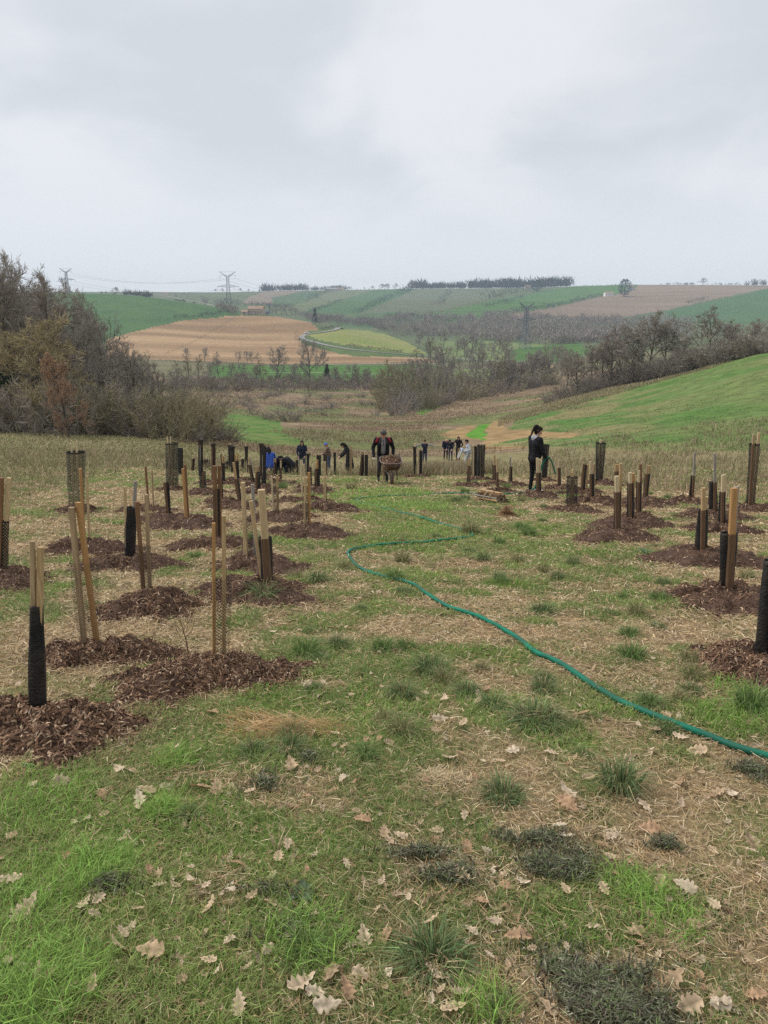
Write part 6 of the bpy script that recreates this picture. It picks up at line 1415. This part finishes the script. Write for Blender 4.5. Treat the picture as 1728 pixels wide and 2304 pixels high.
# ------------------------------------------------------------------ people
SKIN = plain('skin', (.46, .27, .20), .6, .3); SKIN_R = plain('skin_flushed', (.50, .25, .19), .6, .3); LIP = plain('lips', (.30, .10, .09), .5); EYE = plain('eye_dark', (.04, .03, .03), .4)
CLOTH = {k: noise_mat('cloth_' + k, tuple(np.array(c) * .8), tuple(np.array(c) * 1.2), 14, .85, bump=.4) for k, c in dict(black=(.012,.012,.015), navy=(.018,.022,.045), grey=(.27,.27,.28), charcoal=(.055,.05,.052), trousers=(.05,.048,.05), blue=(.035,.085,.36), cap=(.05,.15,.50), denim=(.06,.075,.12), pale_blue=(.36,.42,.55), white=(.62,.62,.60), red=(.33,.03,.05), brown=(.12,.085,.065), glove=(.50,.44,.33), hood=(.50,.51,.55), shoe=(.035,.03,.028), hair=(.014,.011,.010), hair_brown=(.05,.032,.022), hair_grey=(.075,.070,.070)).items()}
def M_(k): return {'skin': SKIN, 'flush': SKIN_R, 'lip': LIP, 'eye': EYE}.get(k) or CLOTH[k]

def cap_mesh(p, q, r0, r1, n=12):
    """tapered limb with round ends"""
    p = np.asarray(p, float); q = np.asarray(q, float); d = q - p; L_ = np.linalg.norm(d)
    if L_ < 1e-5: d = np.array([0, 0, 1.0]); L_ = 1e-5
    d = d / np.linalg.norm(d); P, Rr = [], []
    for a in (-85, -60, -30): P.append(p + d * r0 * math.sin(R(a))); Rr.append(r0 * math.cos(R(a)))
    P.append(p); Rr.append(r0); P.append(q + d * 1e-4); Rr.append(r1)
    for a in (30, 60, 85): P.append(q + d * r1 * math.sin(R(a))); Rr.append(r1 * math.cos(R(a)))
    _, u, v = frame(d); a = np.arange(n) * 2 * math.pi / n
    V = np.concatenate([c + k * (np.cos(a)[:, None] * u + np.sin(a)[:, None] * v) for c, k in zip(P, Rr)]); F = []
    m = len(P)
    for i in range(m - 1):
        for j in range(n):
            k = (j + 1) % n; F += [(i * n + j, i * n + k, (i + 1) * n + k), (i * n + j, (i + 1) * n + k, (i + 1) * n + j)]
    for j in range(1, n - 1): F += [(0, j + 1, j), ((m - 1) * n, (m - 1) * n + j, (m - 1) * n + j + 1)]
    return V, np.array(F)
def fuse(name, caps, parent, voxel):
    """one continuous skin over all limbs; each spot keeps the material of the limb it belongs to"""
    mb = MB()
    for c in caps: mb.add(*cap_mesh(*c[:4]))
    V, F, _ = mb.arrays(); tmp = bpy.data.objects.new('tmp', mesh_np('tmp', V, F)); COL.objects.link(tmp)
    md = tmp.modifiers.new('r', 'REMESH'); md.mode = 'VOXEL'; md.voxel_size = voxel; md.use_smooth_shade = True
    sm = tmp.modifiers.new('s', 'SMOOTH'); sm.factor = .5; sm.iterations = 2
    dg = bpy.context.evaluated_depsgraph_get(); me = bpy.data.meshes.new_from_object(tmp.evaluated_get(dg)); bpy.data.objects.remove(tmp)
    me.name = name; keys = []
    for c in caps:
        if c[4] not in keys: keys.append(c[4])
    me.materials.clear()
    for k in keys: me.materials.append(M_(k))
    n = len(me.polygons); ctr = np.empty(n * 3); me.polygons.foreach_get('center', ctr); ctr = ctr.reshape(-1, 3); best = np.full(n, 1e9); idx = np.zeros(n, np.int32)
    for c in caps:
        p, q = np.asarray(c[0], float), np.asarray(c[1], float); d = q - p; L2 = np.dot(d, d) + 1e-12; t = np.clip((ctr - p) @ d / L2, 0, 1)
        dist = np.linalg.norm(ctr - p - t[:, None] * d, axis=1) - (c[2] + (c[3] - c[2]) * t) - (c[5] if len(c) > 5 else 0); m = dist < best; best[m] = dist[m]; idx[m] = keys.index(c[4])
    me.polygons.foreach_set('material_index', idx); me.polygons.foreach_set('use_smooth', np.ones(n, bool)); me.update()
    return new_obj(name, me, parent)
STAND = dict(pel=(0,0,.93), wai=(0,0,1.08), che=(0,.01,1.30), nec=(0,.015,1.47), hea=(0,.035,1.61), sL=(-.185,0,1.42), sR=(.185,0,1.42), eL=(-.25,-.03,1.14), eR=(.25,-.03,1.14), wL=(-.26,.06,.89), wR=(.26,.06,.89),
             hL=(-.09,0,.92), hR=(.09,0,.92), kL=(-.10,.03,.50), kR=(.10,.03,.50), aL=(-.105,-.02,.09), aR=(.105,-.02,.09), look=(0,1,0))
def person(label, loc, yaw, pose, top='black', legs='trousers', shoe='shoe', hand='skin', hair='hair', hairstyle='short', voxel=.012, scale=1.0, extra=(), face='skin', sleeve=None, belly=1.0, fingers_to=None, bulky=0.0, children=()):
    J = {k: np.array(v, float) for k, v in {**STAND, **pose}.items()}; root = thing('person', label, 'person', loc, yaw); root.scale = (scale,) * 3
    sl = sleeve or top; b = bulky; C = []
    up = J['hea'] - J['nec']; up /= np.linalg.norm(up); fw = J['look'] / np.linalg.norm(J['look']); fw = fw - up * np.dot(fw, up); fw /= np.linalg.norm(fw); rt = np.cross(fw, up)
    sh = J['sR'] - J['sL']; sh /= np.linalg.norm(sh); hp_ = J['hR'] - J['hL']; hp_ /= np.linalg.norm(hp_)
    for s in (-1, 1):   # torso as two side by side columns
        C += [(J['wai'] + hp_ * s * .055, J['che'] + sh * s * .075, .105 * belly + b, .115 + b, top), (J['pel'] + hp_ * s * .06, J['wai'] + hp_ * s * .055, .115 + b, .105 * belly + b, top)]
    C += [(J['che'] + sh * -.1, J['che'] + sh * .1, .10 + b, .10 + b, top), (J['sL'], J['sR'], .065 + b * .7, .065 + b * .7, top), (J['che'], J['nec'] - up * .03, .10, .06, top)]
    C += [(J['nec'] - up * .05, J['hea'] - up * .06, .052, .048, face)]
    for k in 'LR':
        C += [(J['s' + k], J['e' + k], .060 + b, .048 + b * .8, sl), (J['e' + k], J['w' + k], .048 + b * .8, .037 + b * .5, sl), (J['h' + k], J['k' + k], .092, .064, legs), (J['k' + k], J['a' + k], .063, .046, legs), (J['h' + k], J['pel'], .10, .10, legs)]
        ft = J.get('t' + k, J['a' + k] + np.array([0, .17, -.045])); C += [(J['a' + k] + [0, -.03, -.04], ft, .042, .036, shoe), (J['a' + k], J['a' + k] + [0, 0, -.03], .045, .045, shoe)]
        # hand: palm, four fingers of different length and a thumb from its side
        fd = J['w' + k] - J['e' + k]; fd /= np.linalg.norm(fd); tgt = (fingers_to or {}).get(k); cu = (np.array(tgt, float) if tgt is not None else np.array([0, .5, -1.0])); cu = cu - fd * np.dot(cu, fd) * .5; cu /= np.linalg.norm(cu) + 1e-9
        sd = np.cross(fd, cu); sd /= np.linalg.norm(sd) + 1e-9; pk = J['w' + k] + fd * .085
        C += [(J['w' + k] + sd * .015, pk + sd * .020, .024, .022, hand), (J['w' + k] - sd * .015, pk - sd * .020, .024, .022, hand)]
        for f, ln in zip((-1.5, -.5, .5, 1.5), (.062, .074, .07, .055)):
            o0 = pk + sd * f * .021; o1 = o0 + (fd * .6 + cu * .5) * ln * .62; o2 = o1 + (fd * .05 + cu * .9) * ln * .5; C += [(o0, o1, .0105, .0095, hand), (o1, o2, .0095, .008, hand)]
        th0 = J['w' + k] + fd * .025 - sd * .03; th1 = th0 + (fd * .5 - sd * .7 + cu * .3) * .04; C += [(th0, th1, .0125, .011, hand), (th1, th1 + (fd * .5 + cu * .7) * .032, .011, .009, hand)]
    H = J['hea']
    C += [(H + up * .035 - fw * .02, H + up * .03 + fw * .01, .088, .086, face), (H - up * .045 + fw * .035, H - up * .02 + fw * .02, .058, .072, face), (H - up * .085 + fw * .055, H - up * .075 + fw * .04, .030, .04, face)]
    C += [(H + up * .022 + fw * .098, H - up * .022 + fw * .117, .009, .0135, face), (H - up * .052 + fw * .088 - rt * .018, H - up * .052 + fw * .088 + rt * .018, .0085, .0085, 'lip', .002)]
    for s in (-1, 1):
        C += [(H + up * .02 + fw * .083 + rt * s * .033, H + up * .02 + fw * .083 + rt * s * .036, .0105, .0105, 'eye', -.002), (H + rt * s * .083 - fw * .005 + up * .02, H + rt * s * .083 - fw * .01 - up * .02, .014, .011, face), (H + up * .042 + fw * .087 + rt * s * .02, H + up * .04 + fw * .08 + rt * s * .05, .006, .005, hair if hair else face, -.001)]
    for e in extra:
        e = e(J, up, fw, rt, sh) if callable(e) else e; C += e if isinstance(e, list) else [e]
    fuse('body', C, root, voxel)
    if hair:
        K = [(H + up * .055 - fw * .025, H + up * .06 + fw * .012, .088, .084, hair), (H + up * .02 - fw * .055, H - up * .04 - fw * .05, .07, .055, hair)]
        for s in (-1, 1): K += [(H + rt * s * .055 + up * .05 - fw * .02, H + rt * s * .07 - up * .0 - fw * .03, .045, .03, hair)]
        if hairstyle == 'fringe': K += [(H + up * .10 + fw * .035 + rt * -.05, H + up * .10 + fw * .035 + rt * .05, .038, .038, hair), (H + up * .098 + fw * .062 + rt * -.045, H + up * .09 + fw * .066 + rt * .05, .016, .016, hair)]
        if hairstyle in ('short', 'tail', 'long'): K += [(H + up * .095 + fw * .03 - rt * .03, H + up * .095 + fw * .03 + rt * .03, .045, .045, hair)]
        if hairstyle == 'tail': K += [(H + up * .12 - fw * .085, H + up * .10 - fw * .13, .042, .045, hair), (H + up * .09 - fw * .14, H - up * .06 - fw * .165, .040, .030, hair), (H - up * .06 - fw * .165, H - up * .20 - fw * .15 - rt * .02, .030, .012, hair)]
        if hairstyle == 'long':
            for s in (-1, 1): K += [(H + rt * s * .075 - fw * .02, H + rt * s * .095 - up * .22 + fw * .0, .036, .03, hair)]
            K += [(H - fw * .07, H - fw * .08 - up * .2, .06, .05, hair)]
        if hairstyle == 'bald': K = [(H - up * .02 - fw * .06, H - up * .04 - fw * .055, .05, .045, hair)]
        fuse('hair', K, root, voxel)
    for ch in children: ch(root, J, H, up, fw, rt)
    return root
def on(px, py, Y=None):
    if Y is None: return tuple(hit(px, py))
    x = at_depth(px, py, Y); return (x[0], Y, float(ground_z(x[0], Y)))

# 1 man with the wheelbarrow, leaning forward into the handles, facing us
ml = hit(862, 1086); 
def man_extra(J, up, fw, rt, sh):
    c, w = J['che'], J['wai']; f = np.array([0, 1, -.25]); f /= np.linalg.norm(f); E = []
    # grey half zip shirt showing between the open jacket fronts
    E += [(w + f * .085 - [0, 0, .06], c + f * .105 + [0, 0, .02], .062, .060, 'grey', .012), (c + f * .105, J['nec'] + f * .035, .055, .05, 'grey', .012)]
    E += [(c + f * .163 + [0, 0, -.03], J['nec'] + f * .082, .007, .007, 'black', .012)]
    for s in (-1, 1):
        E += [(w + f * .07 + sh * s * .125 - [0, 0, .12], c + f * .085 + sh * s * .125, .060, .060, 'black'), (c + f * .09 + sh * s * .11, J['nec'] + f * .04 + sh * s * .065, .045, .035, 'charcoal'), (J['s' + 'LR'[s > 0]] + [0, .05, .045] - sh * s * .045, J['s' + 'LR'[s > 0]] + [0, .05, -.05] + sh * s * .0, .024, .026, 'red', .012), (J['nec'] - f * .02 + sh * s * .05, J['nec'] + f * .03 + sh * s * .06 + up * .015, .035, .03, 'black')]
    return E
man = person('man in an open black jacket over a grey shirt, leaning forward to push the wheelbarrow', tuple(ml), math.pi + .05,
    dict(pel=(0,-.06,.90), wai=(0,.0,1.04), che=(0,.10,1.24), nec=(0,.20,1.385), hea=(.0,.275,1.515), sL=(-.205,.13,1.345), sR=(.205,.13,1.345), eL=(-.305,.02,1.06), eR=(.305,.02,1.08), wL=(-.285,.20,.84), wR=(.285,.20,.84),
         hL=(-.095,-.06,.89), hR=(.095,-.06,.89), kL=(-.11,.16,.50), kR=(.12,.02,.48), aL=(-.11,.04,.09), aR=(.13,-.36,.13), tR=(.13,-.20,.04), look=(0,1,.28)),
    top='black', legs='trousers', hand='glove', hair='hair_grey', hairstyle='fringe', voxel=.0075, extra=[man_extra], face='flush', fingers_to={'L': (.2,0,-1), 'R': (-.2,0,-1)}, bulky=.012)
# 2 woman holding the hose, seen from behind and turned to the right
def wom_extra(J, up, fw, rt, sh):
    n, c = J['nec'], J['che']
    return [(n - fw * .055 + [0, 0, -.02] - sh * .05, n - fw * .055 + [0, 0, -.02] + sh * .05, .042, .042, 'hood', .012), (n - fw * .09 - [0, 0, .06], n - fw * .07 - [0, 0, .03], .05, .055, 'hood', .012), (n + sh * .06 + fw * .0, n + sh * .05 + fw * .05 - [0, 0, .03], .03, .028, 'hood', .01), (n - sh * .06 + fw * .0, n - sh * .05 + fw * .05 - [0, 0, .03], .03, .028, 'hood', .01),
            (J['pel'] - [0, .03, .04] - sh * .06, J['pel'] - [0, .03, .04] + sh * .06, .115, .115, 'black')]
wl = np.array(WOMAN); hd = (HAND - wl)
wyaw = R(-62); cs, sn = math.cos(-wyaw), math.sin(-wyaw); hx = np.array([hd[0] * cs - hd[1] * sn, hd[0] * sn + hd[1] * cs, hd[2]]) / .985
wr = hx - np.array([.0, .075, -.015])
woman = person('woman in black with a dark ponytail and pale grey hood, holding up the hose end', tuple(wl), wyaw,
    dict(pel=(0,0,.95), che=(0,.0,1.31), nec=(0,.02,1.47), hea=(.0,.075,1.60), sL=(-.18,.0,1.42), sR=(.18,.0,1.42), eL=(-.24,.06,1.13), wL=(-.13,.27,1.0), eR=tuple((np.array([.18,0,1.42]) + wr) / 2 + np.array([.07,-.06,-.08])), wR=tuple(wr), hL=(-.09,0,.93), hR=(.09,0,.93), aL=(-.10,-.02,.09), aR=(.10,.05,.09), kR=(.10,.07,.5), look=(.1,1,-.35)),
    top='black', legs='black', shoe='white', hand='black', hair='hair', hairstyle='tail', voxel=.0075, scale=.985, extra=[wom_extra], fingers_to={'R': (-.4,.2,-1)}, bulky=.018)
# far people
def cap_child(root, J, H, up, fw, rt):
    fuse('cap', [(H + up * .06 - fw * .015, H + up * .07 + fw * .01, .095, .09, 'cap'), (H + up * .055 + fw * .09 - rt * .04, H + up * .055 + fw * .09 + rt * .04, .03, .03, 'cap'), (H + up * .045 + fw * .14 - rt * .03, H + up * .045 + fw * .14 + rt * .03, .018, .018, 'cap')], root, .012)
person('man in a blue cap and brown sweater standing beside a netted tree', on(741,1063,44), R(78), dict(che=(0,.05,1.29), nec=(0,.09,1.45), hea=(0,.15,1.58), sL=(-.18,.06,1.40), sR=(.18,.06,1.40), eL=(-.22,.16,1.14), wL=(-.12,.38,1.06), eR=(.22,.16,1.14), wR=(.12,.38,1.08), look=(0,1,-.3)), top='brown', legs='denim', hair='hair_grey', hairstyle='bald', face='flush', children=[cap_child], belly=1.12)
KNEEL = dict(pel=(0,-.05,.32), wai=(0,.0,.46), che=(0,.10,.66), nec=(0,.16,.82), hea=(0,.24,.94), sL=(-.19,.11,.77), sR=(.19,.11,.77), eL=(-.24,.26,.54), eR=(.24,.26,.54), wL=(-.12,.45,.42), wR=(.12,.45,.42), hL=(-.1,-.04,.31), hR=(.1,-.04,.31), kL=(-.17,.33,.14), kR=(.17,.33,.14), aL=(-.14,-.10,.09), aR=(.14,-.10,.09), tL=(-.14,-.22,.03), tR=(.14,-.22,.03), look=(0,1,-.5))
person('person in a bright blue jacket kneeling with the back to us', on(607,1062,32), R(15), KNEEL, top='blue', legs='charcoal', hair='hair', hairstyle='long', bulky=.03)
CROUCH = dict(KNEEL, pel=(0,-.1,.36), che=(0,.22,.60), wai=(0,.04,.48), nec=(0,.36,.66), hea=(0,.48,.68), sL=(-.19,.28,.66), sR=(.19,.28,.66), eL=(-.24,.42,.40), eR=(.24,.42,.40), wL=(-.14,.58,.20), wR=(.14,.58,.20), look=(0,.6,-1))
person('person in black bent low to the ground, right one of the crouching pair', on(657,1062,32), R(75), CROUCH, top='black', legs='black', hair='hair', bulky=.03)
person('person in dark clothes with a grey back crouching left of the one in black', on(640,1062,33), R(100), CROUCH, top='charcoal', legs='navy', hair='hair', bulky=.02)
person('crouching person in dark green mostly hidden behind the black sleeves', on(627,1062,33), R(200), CROUCH, top='navy', legs='black', hair='hair_brown')
person('woman with long dark hair in a dark jacket facing us among the left rows', on(681,1058,38), R(175), dict(eL=(-.26,.05,1.14), wL=(-.18,.22,.95), eR=(.26,.05,1.14), wR=(.18,.22,.95)), top='navy', legs='denim', hair='hair_brown', hairstyle='long', scale=.95, bulky=.01)
person('person in a long dark coat stooping behind a netted tree, left of the wheelbarrow', on(786,1068,36), R(100), dict(che=(0,.10,1.22), nec=(0,.19,1.36), hea=(0,.28,1.44), sL=(-.18,.11,1.33), sR=(.18,.11,1.33), eL=(-.25,.25,1.08), wL=(-.18,.42,.92), eR=(.25,.2,1.08), wR=(.2,.40,.92), look=(0,1,-.8)), top='black', legs='black', hair='hair', hairstyle='long', extra=[lambda J, up, fw, rt, sh: [(J['pel'], J['pel'] - [0, .02, .55], .15, .22, 'black')]], bulky=.02)
person('person with arms spread wide standing behind the net, right of the wheelbarrow', on(955,1056,50), R(170), dict(sL=(-.2,0,1.43), sR=(.2,0,1.43), eL=(-.46,.05,1.40), eR=(.46,.02,1.36), wL=(-.70,.12,1.36), wR=(.69,.10,1.32)), top='navy', legs='denim', hair='hair_brown', sleeve='grey')
person('bald man in a dark jacket bending forward in the far group', on(1002,1056,56), R(185), dict(che=(0,.16,1.22), wai=(0,.03,1.04), nec=(0,.28,1.34), hea=(0,.37,1.45), sL=(-.2,.18,1.32), sR=(.2,.18,1.32), eL=(-.27,.26,1.05), wL=(-.2,.40,.86), eR=(.27,.26,1.05), wR=(.2,.40,.86), look=(0,1,-.4)), top='navy', legs='navy', hair='hair_grey', hairstyle='bald', face='flush', bulky=.03)
person('dark haired person close to the right of the bald man in the far group', on(1013,1057,55), R(160), dict(che=(0,.1,1.24), nec=(0,.2,1.38), hea=(0,.28,1.48), sL=(-.19,.12,1.35), sR=(.19,.12,1.35), look=(0,1,-.5), wL=(-.2,.36,.9), wR=(.2,.36,.9)), top='navy', legs='denim', hair='hair', scale=.97)
person('woman in black with long dark hair reaching sideways in the far group', on(1030,1058,55), R(170), dict(eL=(-.32,.1,1.16), wL=(-.2,.3,1.0), eR=(.4,.1,1.2), wR=(.56,.15,1.05), look=(0,1,-.3)), top='black', legs='black', hair='hair', hairstyle='long')
person('person in a pale blue top bending down at the right end of the far group', on(1046,1068,47), R(95), dict(pel=(0,-.12,.90), wai=(0,.0,1.0), che=(0,.20,1.12), nec=(0,.34,1.20), hea=(0,.46,1.24), sL=(-.18,.25,1.18), sR=(.18,.25,1.18), eL=(-.2,.35,.9), wL=(-.15,.45,.66), eR=(.2,.35,.9), wR=(.15,.45,.66), hL=(-.09,-.1,.89), hR=(.09,-.1,.89), look=(0,.8,-1)), top='pale_blue', legs='white', hair='hair', sleeve='white')
person('person in pale clothes with a black woolly hat behind the black tapered sleeve', on(1054,1066,47), R(90), dict(che=(0,.06,1.28), nec=(0,.1,1.44), hea=(0,.15,1.57), sL=(-.18,.07,1.39), sR=(.18,.07,1.39), wL=(-.16,.4,1.0), wR=(.16,.4,1.0), look=(0,1,-.3)), top='pale_blue', legs='grey', hair='hair', hairstyle='short', sleeve='white', scale=1.04)

# ------------------------------------------------------------------ wheelbarrow
RUST = noise_mat('rusty_steel', (.055, .030, .024), (.15, .075, .048), 9, .8, 6, bump=.4, c3=(.20, .14, .11), s3=5); RUBBER = noise_mat('tyre_muddy', (.05, .038, .032), (.14, .095, .07), 20, .9); TUBE_ = noise_mat('handle_tube', (.16, .13, .115), (.28, .23, .20), 12, .6)
wb = hit(881, 1090); BAR = thing('wheelbarrow', 'rusty wheelbarrow heaped with brown mulch, pushed by the man in the open jacket', 'wheelbarrow', tuple(wb), math.pi + .05)
# local: wheel axle near the origin, handles towards -y (the man), +y faces the camera after the turn
def wbz(x, y): 
    c, s = math.cos(math.pi + .05), math.sin(math.pi + .05); return float(ground_z(wb[0] + x * c - y * s, wb[1] + x * s + y * c)) - wb[2]
tyre = MB(); a = np.linspace(0, 2 * math.pi, 29)[:-1]
for k in range(28):
    pass
cy, cz, rw_ = .12, .20 + wbz(0, .12), .155
V = []; F = []; m_ = 10
for i in range(28):
    for j in range(m_):
        t = 2 * math.pi * j / m_; rr_ = rw_ + .045 * math.cos(t) + (.006 if i % 2 and abs(t) < 1 else 0); V.append((.050 * math.sin(t), cy + rr_ * math.cos(a[i]), cz + rr_ * math.sin(a[i])))
        F.append((i * m_ + j, i * m_ + (j + 1) % m_, ((i + 1) % 28) * m_ + (j + 1) % m_, ((i + 1) % 28) * m_ + j))
whl = obj_np('wheel', *tube([(-.05, cy, cz), (.05, cy, cz)], .115, 16), RUST, BAR); obj_np('tyre', np.array(V), np.array(F), RUBBER, whl, smooth=True)
fr = MB(); hz_ = .80 + wbz(0, -1.35)
for s in (-1, 1): fr.add(*tube(catmull(np.array([(s * .05, .16, cz), (s * .09, .0, cz + .09), (s * .18, -.3, cz + .18), (s * .26, -.85, cz + .36), (s * .285, -1.28, hz_ + .01), (s * .285, -1.42, hz_ + .02)]), 5), .017, 7))
fr.add(*tube([(-.05, .16, cz), (.05, .16, cz)], .012, 6)); fr.add(*tube([(-.2, -.42, cz + .2), (.2, -.42, cz + .2)], .014, 6)); fr.build('frame', TUBE_, BAR, smooth=True)
for s in (-1, 1): obj_np('grip', *tube([(s * .285, -1.28, hz_ + .012), (s * .285, -1.44, hz_ + .022)], .022, 8), RUBBER, BAR, smooth=True)
for s in (-1, 1):
    lg = MB(); lg.add(*tube([(s * .17, -.28, cz + .19), (s * .2, -.50, wbz(s * .2, -.5) + .12), (s * .2, -.58, wbz(s * .2, -.58) + .10), (s * .2, -.74, cz + .28)], .015, 6)); lg.build('leg', RUST, BAR, smooth=True)
def tray_ring(zt, sx, sy0, sy1, n=32):
    P = []
    for k in range(n):
        t = 2 * math.pi * k / n; c, s = math.cos(t), math.sin(t); e = .45; x = sx * np.sign(c) * abs(c) ** e; y = np.sign(s) * abs(s) ** e; y = (sy0 + sy1) / 2 + (sy1 - sy0) / 2 * y; P.append((x * (1 - .12 * (y > 0)), y, zt + (-.02 if y > 0 else .06) * abs(y)))
    return np.array(P)
tz = cz + .16; rings = [tray_ring(tz + .02, .20, -.62, -.06), tray_ring(tz + .03, .23, -.66, -.02), tray_ring(tz + .14, .275, -.72, .11), tray_ring(tz + .27, .315, -.80, .20)]; inner = [tray_ring(tz + .265, .308, -.793, .193), tray_ring(tz + .14, .267, -.71, .10), tray_ring(tz + .04, .22, -.65, -.03)]
Rg = rings + inner; V = np.concatenate(Rg); n = 32; F = [(i * n + j, i * n + (j + 1) % n, (i + 1) * n + (j + 1) % n, (i + 1) * n + j) for i in range(len(Rg) - 1) for j in range(n)]
mb = MB(); mb.add(V, F); mb.add(rings[0], [(0, i + 1, i) for i in range(1, n - 1)]); mb.add(inner[-1], [(0, i, i + 1) for i in range(1, n - 1)]); tray = mb.build('tray', RUST, BAR, smooth=True)
rim = np.concatenate([rings[3], rings[3][:1]]); obj_np('rim', *tube(rim, .014, 6), TUBE_, tray, smooth=True)
# its load
lo = thing('mulch_load', 'heap of brown mulch with pale bits carried in the wheelbarrow', 'mulch', tuple(wb), math.pi + .05)
r = np.random.default_rng(8); V = [(0, -.3, tz + .40)]; na = 28
for i in range(1, 8):
    q = i / 7; ring = tray_ring(tz + .24, .29, -.77, .17, na); ctr = np.array([0, -.3, 0]); P = ctr + (ring - ctr) * q; P[:, 2] = tz + .22 + .17 * (1 - q ** 2) * (.7 + .6 * vn(P[:, 0] * 9, P[:, 1] * 9, 3)) + .03 * (r.random(na) - .5); V += list(P)
V = np.array(V); F = [(0, 1 + j, 1 + (j + 1) % na) for j in range(na)]
for i in range(6):
    for j in range(na): F += [(1 + i * na + j, 1 + (i + 1) * na + j, 1 + (i + 1) * na + (j + 1) % na), (1 + i * na + j, 1 + (i + 1) * na + (j + 1) % na, 1 + i * na + (j + 1) % na)]
t = vn(V[:, 0] * 30, V[:, 1] * 30, 4)[:, None]; obj_np('mulch_base', V, np.array(F), MULCH, lo, col=np.array([.085, .045, .03]) * (1 - t) + np.array([.16, .085, .055]) * t, smooth=True)
k = r.integers(1, len(V), 900); V2, F2, c2 = chips(V[k] + r.normal(size=(900, 3)) * [.02, .02, .008], np.tile([0, 0, 1.0], (900, 1)), r, .075, .022, CH_COL + [(.33,.22,.14), (.27,.17,.10)], .012); obj_np('chips', V2, F2, CHIP, lo, 'stuff', col=c2)

# ------------------------------------------------------------------ bundle of stakes on the grass
bp = hit(1128, 1133); BD = thing('stake_bundle', 'bundle of spare wooden stakes tied with string, lying on the grass before the right rows', 'bundle of stakes', tuple(bp)); r = np.random.default_rng(4)
d = np.array([-.52, .86, .0]); d /= np.linalg.norm(d); s = np.array([d[1], -d[0], 0]); s = -s
slots = [(i * .031 + (j % 2) * .0155 - .0155 * nj, .018 + j * .028) for j, nj in enumerate((9, 10, 10, 9, 8, 7, 5, 3)) for i in range(nj)]
def gz(p): return float(ground_z(bp[0] + p[0], bp[1] + p[1])) - bp[2]
for i, (u, z) in enumerate(slots):
    p = s * u + d * r.uniform(-.05, .03); q = p + d * r.uniform(.62, .76) + s * r.normal() * .03; p[2] = gz(p) + z + .012; q[2] = gz(q) + z + .012 + abs(r.normal()) * .01
    V, F = bar(p, q, .028 * r.uniform(.85, 1.1), up=(0, r.normal() * .3, 1)); obj_np('stake', V, F, WOOD[['tan', 'brown', 'grey', 'wet', 'tan', 'brown', 'grey'][i % 7] if z < .2 else 'tan'], BD)
for f in (.22, .40):
    c = d * f + np.array([0, 0, .11]); c[2] += gz(d * f); a = np.linspace(0, 2 * math.pi, 25); L2 = np.stack([c + s * .17 * math.cos(t) + np.array([0, 0, .13 * math.sin(t)]) for t in a]); obj_np('string', *tube(L2, .008, 6), WOOD['pale'], BD, smooth=True)
V, F = bar(s * .05 + d * .2 + [0, 0, .25 + gz(d * .2)], s * -.1 + d * .95 + [0, 0, .12 + gz(d * .95)], .024); obj_np('stake', V, F, WOOD['orange'], BD)

# ------------------------------------------------------------------ the hazy air of the valley
hm = bpy.data.materials.new('haze'); hm.use_nodes = True; t = hm.node_tree; t.nodes.clear(); o_ = t.nodes.new('ShaderNodeOutputMaterial'); v_ = t.nodes.new('ShaderNodeVolumePrincipled')
v_.inputs['Density'].default_value = .00013; v_.inputs['Color'].default_value = (.66, .80, 1.0, 1); v_.inputs['Anisotropy'].default_value = 0; t.links.new(v_.outputs[0], o_.inputs['Volume'])
zs = [v for o in COL.objects if o.type == 'MESH' and o.get('kind') == 'structure' for v in (o.bound_box[0][2], o.bound_box[6][2])]
lo_, hi_ = min(zs) - 1.2, 135.0
V, F = box((0, 1750, (lo_ + hi_) / 2), (8600, 3600, hi_ - lo_)); hz_o = obj_np('haze', V, F, hm, kind='stuff')
